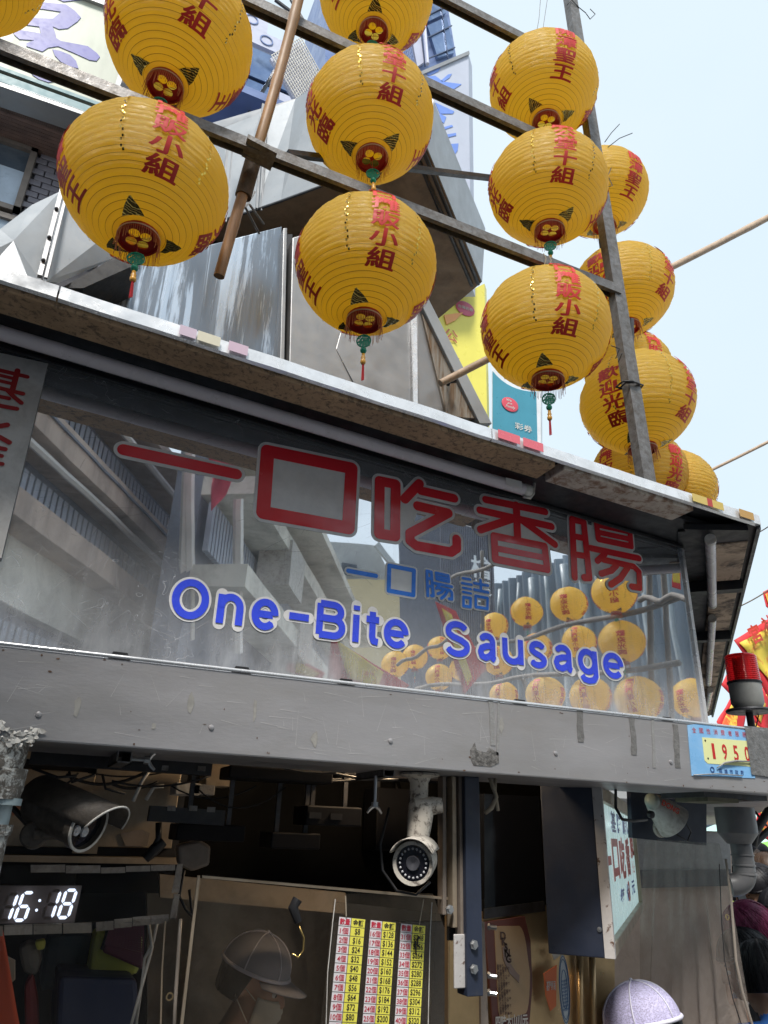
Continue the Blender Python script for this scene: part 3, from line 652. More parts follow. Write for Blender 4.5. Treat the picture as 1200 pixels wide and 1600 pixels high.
def lantern_master(cols, nm, maz):
    """lantern centred on its own origin; hook above, tassel below"""
    t = empty('paper_lantern', (0, 0, 0))
    ORG[t.name] = Vector((0, 0, 0))
    b = MB(); NU = 84; sub = 5; rows = []
    for r_ in range(NR):
        for s in range(sub): rows.append((r_ + [0, .065, .30, .5, .76][s]))
    rows.append(NR); rows = [TH0 + (math.pi - 2 * TH0) * x / NR for x in rows]
    vs = []; fs = []; mi = []
    for th in rows:
        for j in range(NU):
            u = 2 * math.pi * j / NU; rr, z = lprof(th, u); vs.append((rr * math.cos(u), rr * math.sin(u), z))
    for i in range(len(rows) - 1):
        for j in range(NU):
            a = i * NU + j; c = i * NU + (j + 1) % NU; b.f.append((a, a + NU, c + NU, c)); b.m.append(1 if i % sub == 0 and i > 0 else 0)
    b.v = vs
    b.build('paper_body', [M['paper'], M['rib']], t, smooth=True)
    # lettering: three columns, wrapped on the paper
    for az, s, pitch, last in cols:
        b = MB()
        for i, ch in enumerate(s):
            lat = last + (len(s) - 1 - i) * pitch   # latitude of the character centre
            vs, fs = glyph(ch, .012)
            bm = bmesh.new(); V = [bm.verts.new(v) for v in vs]
            for f in fs:
                try: bm.faces.new([V[q] for q in f])
                except ValueError: pass
            for ax in (0, 1):
                for q in np.linspace(0, 1, 7):
                    co = Vector((q if ax == 0 else 0, q - .12 if ax else 0, 0)); no = Vector((1, 0, 0)) if ax == 0 else Vector((0, 1, 0))
                    bmesh.ops.bisect_plane(bm, geom=bm.verts[:] + bm.edges[:] + bm.faces[:], plane_co=co, plane_no=no)
            bm.verts.index_update()
            hh = R(pitch) * .97; ww = .098 * (1 if len(s) > 4 else 1.05)
            for (dx_, dy_, dl_) in ((-.018, 0, 0), (.018, .004, .0003), (0, -.014, .0006), (.004, .014, .0009)):
              out_ = []
              for v in bm.verts:
                x = v.co.x - .5 + dx_; y = v.co.y - .38 + dy_
                th = math.pi / 2 - R(lat) - y * hh
                # slanted brush-like lean
                a = az + (x + .05 * y) * ww / (LR * max(.35, math.sin(th)) if math.sin(th) > .35 else LR * .35)
                out_.append(sph(a, th, (.0072 if th < 1.6 else .0058) + dl_))
              b.add(out_, [tuple(v.index for v in f.verts) for f in bm.faces])
            bm.free()
        b.build('lettering', M['ink'], t)
    # glittering trim lines
    for q in range(6):
        az = cols[0][0] + R(30 + 60 * q) ; b = MB()
        for i in range(44):
            th = R(22) + i * R(2.3); 
            if i % 3 == 2 or th > R(128): continue
            c = sph(az + (.012 if i % 2 else -.012), th, .0058); u = Vector((-math.sin(az), math.cos(az), 0)); e = (sph(az, th + .01) - sph(az, th - .01)).normalized()
            n = u.cross(e) * .0006; w, l = .003, .0042
            b.add([c - u * w - e * l, c + u * w - e * l, c + u * w + e * l, c - u * w + e * l], [(0, 1, 2, 3)])
        b.build('trim_line', M['gold'] if q % 2 == 0 else M['foil'], t, kind='stuff')
    # triangular foil motifs round the mouth
    for q in range(3):
        az = R(maz + 120 * q); b = MB(); n = 8; vs = []
        for i in range(n + 1):
            th = math.pi - R(18) - R(12.5) * i / n; hw = .030 * (1 - (i / n) ** 1.3) + .002
            for j in range(5):
                vs.append(sph(az + (j / 4 - .5) * 2 * hw / (LR * math.sin(th)), th, .005 + .002 * math.sin(i * 1.7 + j)))
        b.add(vs, [(i * 5 + j, i * 5 + j + 1, (i + 1) * 5 + j + 1, (i + 1) * 5 + j) for i in range(n) for j in range(4)])
        b.build('foil_motif', M['foil'], t, smooth=True)
    # mouth ring with four-hole plate
    zb = -math.cos(TH0) * LH
    b = MB(); rr = .059; b.lathe([(rr, zb + .012), (rr + .002, zb - .004), (rr + .001, zb - .022), (rr - .003, zb - .022), (rr - .003, zb + .012)], (0, 0, 0), n=32)
    ring = b.build('mouth_ring', M['ring'], t, smooth='auto')
    b = MB(); no = 48; ho = []   # plate: cross-shaped web between four round holes
    cu = bpy.data.curves.new('plate', 'CURVE'); cu.dimensions = '2D'; cu.fill_mode = 'BOTH'; cu.extrude = .0008
    for cx, cy, r_ in [(0, 0, rr - .002)] + [(.024 * math.cos(a), .024 * math.sin(a), .0165) for a in (R(45), R(135), R(225), R(315))]:
        sp = cu.splines.new('POLY'); sp.points.add(27); sp.use_cyclic_u = True
        for i in range(28): a = 2 * math.pi * i / 28; sp.points[i].co = (cx + r_ * math.cos(a), cy + r_ * math.sin(a), 0, 1)
    oc = bpy.data.objects.new('plate', cu); C.objects.link(oc); bpy.context.view_layer.update(); me = bpy.data.meshes.new_from_object(oc)
    b.add([(v.co.x, v.co.y, v.co.z + zb - .012) for v in me.vertices], [tuple(p.vertices) for p in me.polygons]); bpy.data.objects.remove(oc); bpy.data.meshes.remove(me)
    b.build('mouth_plate', M['ring'], t)
    b = MB(); b.lathe([(.055, zb + .055), (.0, zb + .056)], (0, 0, 0), n=24); b.build('inner_disc', M['paper'], t)
    b = MB()   # fringe
    for i in range(64):
        a = 2 * math.pi * i / 64; r0 = rr + .003; L = .05 + random.uniform(-.006, .012); j = random.uniform(-.004, .004)
        p = [Vector((r0 * math.cos(a), r0 * math.sin(a), zb - .012)), Vector(((r0 + j) * math.cos(a + j), (r0 + j) * math.sin(a + j), zb - .012 - L * .5)), Vector(((r0 + 2 * j) * math.cos(a + 2 * j), (r0 + 2 * j) * math.sin(a + 2 * j), zb - .012 - L))]
        b.tube(p, .0009, 3, cap=False)
    b.build('fringe', M['fringe'], t, kind='stuff')
    b = MB(); b.lathe([(rr + .004, zb - .010), (rr + .0045, zb - .0135), (rr + .004, zb - .016)], (0, 0, 0), n=32); b.build('fringe_band', plain('pale_band', (.55, .35, .25), .5), t)
    # pendant
    zc = zb - .095; b = MB(); b.tube([(0, 0, zb - .02), (0, 0, zc + .025)], .0009, 4); b.build('cord', M['tassel'], t)
    b = MB(); n = 28
    b.lathe([(.026, -.002), (.026, .002), (.0215, .002), (.0215, -.002), (.026, -.002)], (0, 0, zc), (.94, -.34, 0), 28)
    vs, fs = glyph('福', .045); uu = Vector((.34, .94, 0)); 
    b.add([Vector((0, 0, zc)) + uu * ((p[0] - .5) * .043) + UZ * ((p[1] - .38) * .043) + Vector((.94, -.34, 0)) * .001 for p in vs], fs); b.build('medallion', M['jade'], t)
    b = MB(); b.ball((0, 0, zc - .038), .0115, 14, 10); b.build('green_bead', M['jade'], t, smooth=True)
    b = MB(); b.lathe([(.001, -.05), (.006, -.053), (.0055, -.061), (.0085, -.067), (.006, -.073), (.0095, -.08), (.009, -.088), (.005, -.094), (.001, -.094)], (0, 0, zc), n=14); b.build('orange_bead', M['bead'], t, smooth=True)
    b = MB()
    for i in range(14):
        a = i * 2.4; r_ = .0035 * math.sqrt(i / 14); b.tube([(r_ * math.cos(a), r_ * math.sin(a), zc - .09), (r_ * 1.3 * math.cos(a), r_ * 1.3 * math.sin(a), zc - .12), (r_ * 1.6 * math.cos(a), r_ * 1.6 * math.sin(a), zc - .15 - .01 * random.random())], .0009, 3, cap=False)
    b.build('tassel', M['tassel'], t, kind='stuff')
    b = MB(); zt = math.cos(TH0) * LH; b.lathe([(.057, zt - .004), (.059, zt + .004), (.057, zt + .008), (.0, zt + .009)], (0, 0, 0), n=28); b.build('top_cap', M['ring'], t, smooth='auto')
    b = MB(); b.tube([(-.055, 0, zt + .006), (-.03, 0, zt + .035), (0, 0, zt + .045), (.03, 0, zt + .035), (.055, 0, zt + .006)], .0016, 5); b.tube([(0, 0, zt + .045), (.004, 0, zt + .09)], .0016, 5); b.build('hanging_wire', M['dark_steel'], t)
    return t
AZF = R(-120)         # world direction that faces the viewer, roughly
colA = lambda a: [(a, '廟口攤販小組', 16, -37), (a + R(90), '歡迎光臨', 17, -41), (a - R(90), '開漳聖王', 17, -41), (a + R(180), '廟公堂十組', 16, -36)]
colB = lambda a: [(a, '廟公堂十組', 16, -36), (a + R(120), '開漳聖王', 17, -41), (a - R(120), '歡迎光臨', 17, -41)]
MA = lantern_master(colA(0), 'A', -28)
def dirto(p):   # azimuth from a point toward the camera, in the ground plane
    return math.atan2(EYE[1] - p[1], EYE[0] - p[0])
L_ALL = []
first = {'A': True, 'B': True}
def hang(p, kind, off, label, scale=1., tilt=(0, 0), group='yellow festival lanterns over the stall'):
    """off: azimuth of the main text column, degrees to the right as seen by the viewer"""
    o = MA if first['A'] else copy_tree(MA); first['A'] = False
    if kind == 'B': off += 180
    o.location = p; o.rotation_euler = (R(tilt[0] + random.uniform(-2, 2)), R(tilt[1] + random.uniform(-2, 2)), dirto(p) + R(off)); o.scale = tuple(scale * random.uniform(.975, 1.02) for _ in range(3))
    tag(o, label, 'lantern', group); L_ALL.append(o); return o
z1, z2, z3 = 3.795, 4.535, 5.27
def zc_(px, py, y=1.885): return at(px, py, Y=y)
hang(zc_(228, 291), 'A', 7, 'largest yellow lantern, low on the left in front of the tiled wall', tilt=(2, -5))
hang(zc_(572, 416), 'A', 13, 'yellow lantern in the middle of the lowest row, tassel just above the eaves', tilt=(0, 1))
hang(zc_(852, 515), 'A', 22, 'yellow lantern at the right end of the lowest row, left of the steel post')
hang(zc_(281, 62), 'B', 12, 'yellow lantern at the top left hanging over the pale calligraphy signboard', tilt=(2, -4))
hang(zc_(578, 184), 'B', 18, 'yellow lantern in the middle row between the bamboo pole and the silver duct', tilt=(-1, 3))
hang(zc_(856, 295), 'B', 20, 'yellow lantern in the middle row touching the left side of the steel post')
hang(zc_(588, -8), 'A', 28, 'yellow lantern cut by the top edge above the middle of the picture')
hang(zc_(849, 139), 'A', 118, 'topmost fully visible lantern beside the steel post, under the upper beam')
hang(at(-60, -85, Y=1.885), 'A', 50, 'yellow lantern cropped in the top left corner over the signboard')
hang(at(940, 302, Z=5.27), 'A', 140, 'yellow lantern half hidden behind the steel post, highest of the side row')
hang(at(972, 455, Z=4.53), 'A', -115, 'yellow lantern behind the steel post crossed by the long bamboo pole')
hang(at(995, 629, Z=3.79), 'A', -115, 'yellow lantern showing four red characters behind the foot of the steel post')
hang(Vector((2.80, 2.77, 4.54)), 'A', 40, 'far yellow lantern mostly hidden above the lantern at the post foot')
hang(Vector((2.72, 2.70, 3.80)), 'A', -40, 'far yellow lantern peeping out below the lantern at the post foot')
hang(at(1045, 766, Z=3.79), 'A', 100, 'far yellow lantern rising from behind the eaves right of the post')

# ---------------------------------------------------------------- lantern frame
fm = empty('lantern_frame', (1.93, 1.9, 3.0), 'rusty galvanised steel frame of three long beams and a leaning post carrying the lanterns', 'frame')
def chan(a, c, w=.05, hgt=.05, m='galv', name='beam'):
    """C-section bar: web on the viewer's side, open below, with flanges"""
    b = MB(); a, c = Vector(a), Vector(c); t = .004
    b.hexa([a, c, c + UY * t, a + UY * t, a + UZ * hgt, c + UZ * hgt, c + UY * t + UZ * hgt, a + UY * t + UZ * hgt])
    b.hexa([a + UY * t + UZ * (hgt - t), c + UY * t + UZ * (hgt - t), c + UY * w + UZ * (hgt - t), a + UY * w + UZ * (hgt - t), a + UY * t + UZ * hgt, c + UY * t + UZ * hgt, c + UY * w + UZ * hgt, a + UY * w + UZ * hgt])
    b.hexa([a + UY * (w - t), c + UY * (w - t), c + UY * w, a + UY * w, a + UY * (w - t) + UZ * (hgt - t), c + UY * (w - t) + UZ * (hgt - t), c + UY * w + UZ * (hgt - t), a + UY * w + UZ * (hgt - t)])
    # lipped lower flanges
    b.hexa([a + UY * t, c + UY * t, c + UY * (t + .014), a + UY * (t + .014), a + UY * t + UZ * t, c + UY * t + UZ * t, c + UY * (t + .014) + UZ * t, a + UY * (t + .014) + UZ * t])
    return b.build(name, M[m], fm)
chan((-2.2, 1.862, 4.115), (1.90, 1.862, 4.095), .045, .045); chan((-2.2, 1.862, 4.845), (1.865, 1.862, 4.83), .045, .05); chan((-2.2, 1.862, 5.47), (1.83, 1.862, 5.47), .045, .05)
# the post is an angle section
pa, pb_ = Vector((1.945, 1.90, 2.95)), Vector((1.815, 1.90, 6.3)); b = MB(); t = .006
for (u0, u1, v0, v1) in ((-.03, .03, -.03, -.024), (.024, .03, -.024, .03), (-.03, -.024, -.024, .012)):
    b.hexa([pa + UX * u0 + UY * v0, pa + UX * u1 + UY * v0, pa + UX * u1 + UY * v1, pa + UX * u0 + UY * v1, pb_ + UX * u0 + UY * v0, pb_ + UX * u1 + UY * v0, pb_ + UX * u1 + UY * v1, pb_ + UX * u0 + UY * v1])
b.build('post', M['galv'], fm)
for s in (4.115, 4.84, 5.47):   # side beams going back along the 45 degree side
    a = Vector((1.93 if s < 4.5 else 1.9, 1.93, s)); b = MB(); c = a + D45 * 3
    if s > 5: b.prism([a, c, c + UZ * .045, a + UZ * .045], -N45 * .04)
    else: b.prism([a + D45 * .1, c, c + UZ * .012, a + D45 * .1 + UZ * .012], -N45 * .012)
    b.build('side_beam', M['dark_steel'], fm)
b = MB(); b.tube([(1.965, 1.89, 4.0), (1.935, 1.915, 3.6)], .012, 6); b.build('brace', M['dark_steel'], fm)
b = MB(); b.tube([at(450, 240, Y=2.0), at(790, 281, Y=2.25)], .016, 4); b.build('brace', M['dark_steel'], fm)
# tie wires on the post
b = MB()
for (px, py) in ((985, 598), (990, 600)):
    p = at(px, py, Y=1.868); b.tube([p + Vector((-.04, 0, -.006)), p + Vector((0, -.012, 0)), p + Vector((.05, 0, .01)), p + Vector((.055, .04, 0)), p + Vector((-.03, .05, 0)), p + Vector((-.04, 0, -.006))], .004, 6)
b.build('tie_wire', M['cord'], fm, smooth=True)
for pts in ([(886, 8), (893, 0), (905, 12), (915, 20), (922, 30), (930, 22), (922, 14)], [(945, 222), (955, 208), (968, 194)], [(950, 230), (968, 216), (988, 208)], [(955, 262), (950, 275), (957, 290), (950, 292)], [(955, 540), (968, 545), (962, 560), (972, 552), (966, 566)]):
    b = MB(); b.tube([at(x, y, Y=1.86 + i * .004) for i, (x, y) in enumerate(pts)], .0022, 5); b.build('wire_end', M['cord'], fm, smooth=True)
for pts in ([(836, 62), (842, 30), (846, -20)], [(846, 60), (852, 20), (858, -20)]):
    b = MB(); b.tube([at(x, y, Y=1.87) for x, y in pts], .0015, 5); b.build('guy_wire', M['cord'], fm)
for px, py in ((850, 405), (858, 408)):
    b = MB(); p = at(px, py, Y=1.85); b.tube([p + UZ * .03, p + Vector((.006, -.006, 0)), p - UZ * .03], .0022, 5); b.build('wire_loop', M['rope'], fm)
b = MB(); p = at(386, 216, Y=1.85); q = at(432, 240, Y=1.85)
b.hexa([p + Vector((0, -.012, -.012)), q + Vector((0, -.012, -.012)), q + Vector((0, .07, -.012)), p + Vector((0, .07, -.012)), p + Vector((0, -.012, .008)), q + Vector((0, -.012, .008)), q + Vector((0, .07, .008)), p + Vector((0, .07, .008))])
b.build('clamp_plate', M['galv'], fm)

# ---------------------------------------------------------------- bamboo poles
def bamboo(pts, r, label, m='bamboo', sleeve=None, nodes=4):
    t = empty('bamboo_pole', pts[-1], label, 'bamboo pole', 'bamboo poles round the lantern frame'); P = []; rs = []
    a, c = Vector(pts[0]), Vector(pts[-1]); n = nodes * 8
    for i in range(n + 1):
        f = i / n; p = a.lerp(c, f) + Vector((.006 * math.sin(f * 5), .004 * math.sin(f * 7), 0)); P.append(p)
        rs.append(r * (1.09 if i % 8 == 3 else 1.0) * (1 - .08 * f))
    b = MB(); b.tube(P, rs, 14); b.build('cane', M[m], t, smooth='auto')
    return t
a = at(469, -12, Y=1.825); c = at(345, 432, Y=2.04)
bp = bamboo([a, c], .0205, 'tan bamboo pole crossing the beams diagonally at upper left, with a rusty sleeve')
b = MB(); d = (c - a).normalized(); f0, f1 = (at(403, 225, Y=1.93) - a).length, (at(374, 298, Y=1.965) - a).length
b.tube([a + d * f0, a + d * f1], .029, 16); b.build('sleeve', M['sleeve'], bp, smooth='auto')
bamboo([at(1225, 327, Y=2.25), at(690, 599, Y=2.75)], .021, 'long pale bamboo pole running off the right edge behind the steel post', 'bamboo_pale', nodes=3)
bamboo([at(1230, 675, Y=3.0), at(1020, 780, Y=3.4)], .011, 'thin pale cane coming in from the right edge above the eaves', 'bamboo_pale', nodes=2)
# ================================================================ ducts and buildings behind the stall
M['duct'] = mat('galvanised_duct_sheet', (.33, .33, .335), .42, .6, var=.14, vs=2.5, dirt=(.34, .32, .29), ds=6, da=.6, bump=.3, bs=9, dth=(.5, .8))
M['duct_spot'] = mat('spotted_duct_sheet', (.36, .38, .40), .5, .4, var=.12, vs=3, dirt=(.22, .2, .18), ds=55, da=.9, bump=.25, bs=14, dth=(.64, .7))
M['duct_blue'] = mat('streaked_duct_sheet', (.22, .25, .29), .24, .6, var=.15, vs=2, dirt=(.52, .60, .70), ds=5, da=.95, bump=.2, bs=6, stretch=(3.2, 1, .16), dth=(.50, .56))  # pale blue vertical streaks over blue-grey steel
M['duct_stain'] = mat('rust_streaked_sheet', (.34, .31, .27), .45, .6, var=.2, vs=5, dirt=(.17, .10, .05), ds=13, da=.9, bump=.3, bs=30, stretch=(2.5, 1, .2), dth=(.46, .62))
M['under'] = mat('greasy_brown_underside', (.26, .18, .115), .42, .35, var=.28, vs=3, dirt=(.10, .065, .045), ds=7, da=.7, bump=.25, bs=12, dth=(.45, .75))
def slab(pts, m, name, parent=None, sweep=(0, .05, 0), bev=0, **kw):
    """solid panel from an outline (photo x, photo y, distance Y) swept back by its thickness"""
    b = MB(); P = [at(p[0], p[1], Y=p[2]) for p in pts]; b.prism(P, sweep); o = b.build(name, m, parent, **kw)
    if bev: bevel(o, bev)
    return o
HZ = 5.4
hood = empty('exhaust_hood', at(505, 290, Z=HZ), 'large silver exhaust hood with brown greasy underside above the ducts behind the lanterns', 'exhaust hood')
ed = [(262, 372), (352, 342), (400, 327), (440, 313), (505, 289), (580, 260), (667, 232)]
E0_ = [at(x, y, Z=HZ) for x, y in ed]; far_ = [at(752, 441, Z=HZ), at(685, 497, Z=HZ), at(560, 545, Z=HZ), at(340, 470, Z=HZ)]
top_ = [(262, 215), (352, 200), (408, 178), (462, 157), (495, 135), (570, 120), (677, 160)]
tp = [at(x, y, Y=p[1] + .02) for (x, y), p in zip(top_, E0_)] ; tc_ = at(757, 357, Y=far_[0][1]); 
tz = [Vector(p) for p in tp] + [tc_]
bt = E0_ + [far_[0]]
b = MB(); n = len(bt); b.add(bt + tz, [(i, i + 1, n + i + 1, n + i) for i in range(n - 1)]); o = b.build('side_panel', M['duct_spot'], hood); md = o.modifiers.new('s', 'SOLIDIFY'); md.thickness = .012; md.offset = 0
b = MB(); b.prism(E0_ + far_, UZ * -.004); b.build('underside', M['under'], hood)
b = MB(); b.prism(tz + [far_[1] + UZ * .9, far_[3] + UZ * .9], UZ * .02); b.build('top_panel', M['duct'], hood)
b = MB(); b.prism([far_[0], far_[1], far_[1] + UZ * .5, tc_], Vector((-.02, .03, 0))); b.build('end_panel', M['duct'], hood)
for k_, off in enumerate((0.0, .045)):   # rails along the receding edge
    b = MB(); d = (far_[0] - E0_[-1]).normalized(); s = UZ.cross(d) * -1
    s = s if s.dot(far_[1] - far_[0]) > 0 else -s
    b.tube([E0_[-1] + s * (.02 + off) - UZ * .012, far_[0] + s * (.02 + off) - UZ * .012], .012, 6); b.build('edge_rail', M['dark_steel'], hood, smooth=True)
b = MB(); b.tube([p - UZ * .006 for p in E0_], .007, 6); b.build('edge_bead', M['dark_steel'], hood, smooth=True)
for (xa, ya), (xb, yb) in (((411, 163), (401, 326)), ((358, 205), (345, 344))):
    a = at(xa, ya, Y=E0_[2][1] - .03); c = at(xb, yb, Y=E0_[2][1] - .03); b = MB()
    b.tube([a, c], .010, 4); b.tube([a + UX * .03, c + UX * .03], .006, 4); b.build('standing_seam', M['duct'], hood)
b = MB()
for (xa, ya), (xb, yb) in (((380, 318), (405, 365)), ((390, 320), (412, 350)), ((383, 325), (398, 300))): b.tube([at(xa, ya, Y=2.6), at(xb, yb, Y=2.75)], .006, 5)
b.build('hanger_bracket', M['galv'], hood)

dk = empty('lower_duct', at(300, 560, Y=3.0), 'run of upright stainless ducts with pale streaks rising behind the eaves', 'duct')
slab([(60, 505, 3.05), (115, 447, 3.05), (250, 402, 3.05), (441, 353, 3.05), (436, 600, 3.05), (60, 600, 3.05)], M['duct_blue'], 'duct_panel', dk, (0, .6, 0), .006)
slab([(443, 356, 3.0), (449, 356, 3.0), (444, 590, 3.0), (437, 590, 3.0)], M['duct'], 'corner_strip', dk, (0, .3, 0), .004)
slab([(449, 366, 3.12), (457, 366, 3.12), (451, 590, 3.12), (444, 590, 3.12)], M['black'], 'gap_slab', dk, (0, .3, 0))  # black slab stands in for the dark gap between the ducts
slab([(457, 371, 3.0), (530, 350, 3.0), (647, 462, 3.0), (648, 660, 3.0), (451, 600, 3.0)], M['duct'], 'duct_panel', dk, (0, .7, 0), .006)
# shallow folded facets on that panel
slab([(525, 545, 2.997), (560, 420, 2.998), (642, 500, 2.998), (642, 640, 2.985), (575, 640, 2.985)], M['duct'], 'folded_facet', dk, (0, .03, 0), .003)
slab([(645, 455, 2.97), (651, 458, 2.97), (653, 660, 2.97), (646, 660, 2.97)], M['edge_strip'], 'seam_strip', dk, (0, .05, 0))
slab([(652, 470, 3.0), (660, 490, 3.0), (700, 650, 3.02), (652, 650, 3.02)], M['duct'], 'duct_panel', dk, (0, .5, 0), .004)
slab([(659, 488, 2.985), (750, 655, 3.0), (698, 650, 3.0)], M['duct_stain'], 'stained_panel', dk, (0, .45, 0), .003)
slab([(658, 474, 2.96), (669, 465, 2.96), (769, 662, 2.98), (750, 662, 2.98)], M['duct_spot'], 'edge_flange', dk, (0, .5, 0), .004)
b = MB(); b.tube([at(689, 596, Y=2.93), at(711, 594, Y=2.93)], .016, 10); b.tube([at(700, 600, Y=2.9), at(700, 590, Y=2.99)], .012, 8); b.build('pole_socket', M['black'], dk, smooth='auto')
b = MB(); b.box(.25, 1.75, 3.75, 3.8, 2.9, 5.38); b.build('shade_panel', plain('underside_shade_black', (.006, .006, .007), .9, spec=.1), dk)  # black sheet stands in for the shaded underside of the hood
cn = empty('transition_duct', at(60, 440, Y=2.8), 'faceted pale duct cone with a bolted seam beside the tiled wall at left', 'duct')
def fac(tris, m, name, th=.03):
    b = MB(); idx = {}; 
    for t in tris:
        f = []
        for p in t:
            if p not in idx: idx[p] = len(b.v); b.v.append(tuple(at(*p[:2], Y=p[2])))
            f.append(idx[p])
        b.f.append(tuple(f)); b.m.append(0)
    o = b.build(name, m, cn); md = o.modifiers.new('s', 'SOLIDIFY'); md.thickness = th; return o
A_, B_, C_, D_, E_, F_, G_, H_ = (-70, 420, 2.6), (0, 358, 2.86), (50, 320, 2.9), (94, 299, 2.9), (21, 376, 2.74), (50, 450, 2.66), (-70, 480, 2.6), (64, 440, 2.74)
fac([(A_, B_, E_), (B_, C_, E_), (C_, D_, E_), (E_, D_, H_), (A_, E_, G_), (E_, F_, G_), (E_, H_, F_)], M['duct_spot'], 'cone_panel')
fac([((102, 296, 2.84), (150, 300, 2.9), (215, 330, 2.95)), ((102, 296, 2.84), (215, 330, 2.95), (72, 440, 2.72)), ((72, 440, 2.72), (215, 330, 2.95), (200, 395, 2.95)), ((72, 440, 2.72), (200, 395, 2.95), (92, 442, 2.76))], M['duct_spot'], 'cone_panel')
b = MB(); a = at(98, 291, Y=2.82); c = at(62, 432, Y=2.66); b.tube([a, c], .012, 4); b.tube([a + UX * .022, c + UX * .022], .008, 4); b.build('bolted_seam', M['duct'], cn)
for f in (.3, .62, .86):
    b = MB(); b.ball(a.lerp(c, f) + Vector((0, -.014, 0)), .009, 8, 6); b.build('bolt', M['dark_steel'], cn)
slab([(96, 450, 2.8), (182, 400, 2.8), (215, 392, 2.8), (215, 412, 2.8), (130, 450, 2.8)], M['black'], 'shade_slab', cn, (0, .3, 0))  # black slab stands in for the shade between cone and duct

# ---- tiled building at left
tb_ = empty('tiled_building', at(60, 500, Y=7), 'old building with grey brick tiles, brown tiled cornice and a dirty window at upper left', 'building')
M['tilegrey'] = mat('glazed_grey_tile', (.20, .19, .22), .3, 0, var=.35, vs=1.3, dirt=(.11, .10, .11), ds=4, da=.6, bump=.2, bs=20)
M['tilebrown'] = mat('brown_mosaic', (.20, .13, .11), .4, 0, var=.3, vs=5, dirt=(.07, .05, .045), ds=6, da=.6)
M['grout'] = mat('dark_grout', (.045, .043, .05), .8)
M['cream'] = mat('aged_cream_board', (.46, .48, .39), .4, 0, var=.1, vs=2, dirt=(.37, .37, .31), ds=4, da=.5, stretch=(1, 1, .3))
M['teal'] = mat('faded_teal', (.16, .27, .29), .5, 0, var=.15)
M['purple_ink'] = mat('violet_blue_paint', (.09, .09, .33), .4, 0, var=.22, vs=4)
M['glass'] = mat('dim_window_glass', (.10, .13, .17), .08, .3, var=.3, vs=1.5, dirt=(.26, .28, .30), ds=3, da=.5)
wy = at(0, 219, Z=at(0, 174, Y=6.3)[2])[1]; zc0 = at(60, 226, Y=wy)[2]
b = MB(); b.box(-7, .35, wy + .02, wy + .4, 2, 10); b.build('wall', M['grout'], tb_)
tw, th_ = .165, .07; tm = None; cnt = 0
xw1 = at(62, 240, Y=wy)[0]
for r_ in range(0, 17):
    z = zc0 - .02 - (r_ + 1) * (th_ + .008)
    for c_ in range(0, 9):
        x = xw1 + .02 + (c_ + (.5 if r_ % 2 else 0)) * (tw + .009) - .09
        if x > .2: continue
        if tm is None:
            b = MB(); b.box(0, tw, -.018, .018, 0, th_); o = b.build('tile', M['tilegrey'], tb_); bevel(o, .008, 2); o.location = Vector((x, wy, z)) - ORG[tb_.name]
            # mesh was built in world space: shift it to its own corner
            for v in o.data.vertices: v.co += ORG[tb_.name]
            tm = o
        else:
            o = tm.copy(); C.objects.link(o); o.parent = tb_
            o.location = Vector((x, wy + random.uniform(-.006, .004), z)) - ORG[tb_.name]
        cnt += 1
# cornice with mosaic face
ca = at(0, 154, Y=6.3); cb_ = at(0, 174, Y=6.3); zt, zb2 = ca[2], cb_[2]
b = MB(); b.box(-7, .35, 6.3, wy + .05, zb2, zt); b.build('cornice', M['tilebrown'], tb_)
b = MB(); nx = 120
for i in range(nx):
    for j in range(3):
        x = -2.0 + i * .0198; b.box(x, x + .016, 6.288, 6.30, zb2 + (zt - zb2) * (j + .06) / 3, zb2 + (zt - zb2) * (j + .92) / 3)
    for j in range(int((wy - 6.33) / .048)): b.box(-2.0 + i * .0198, -2.0 + i * .0198 + .015, 6.33 + j * .048, 6.33 + j * .048 + .038, zb2 - .006, zb2)
b.build('mosaic', M['tilebrown'], tb_, kind='stuff')
# window
wx1 = at(60, 240, Y=wy)[0]; wz1 = at(60, 241, Y=wy)[2]; wz0 = at(28, 338, Y=wy)[2]
M['sash'] = mat('weathered_window_frame', (.20, .17, .15), .5, .3, var=.2, vs=6)
wi = MB(); 
for (x0, x1, z0, z1) in ((wx1 - 1.6, wx1, wz1 - .05, wz1), (wx1 - .06, wx1, wz0, wz1), (wx1 - 1.6, wx1, wz0, wz0 + .06), (wx1 - 1.6, wx1, wz0 - .12, wz0 - .06)): wi.box(x0, x1, wy - .07, wy + .03, z0, z1)
wf = wi.build('window', M['sash'], tb_)
b = MB(); b.box(wx1 - 1.6, wx1 - .06, wy - .02, wy - .01, wz0 + .05, wz1 - .05); b.build('pane', M['glass'], wf)
b = MB(); b.box(wx1 - 1.6, wx1 - .06, wy - .035, wy - .022, wz0 + .05, wz0 + .62 * (wz1 - wz0)); b.build('blind', mat('pale_blue_film', (.42, .50, .60), .35, 0, var=.2, vs=3), wf)
b = MB(); b.box(wx1 - 1.6, wx1 + .02, wy - .03, wy - .005, wz0 - .9, wz0 - .12); b.build('pane', mat('pale_blue_film_b', (.35, .43, .52), .35, 0, var=.2, vs=3), wf)
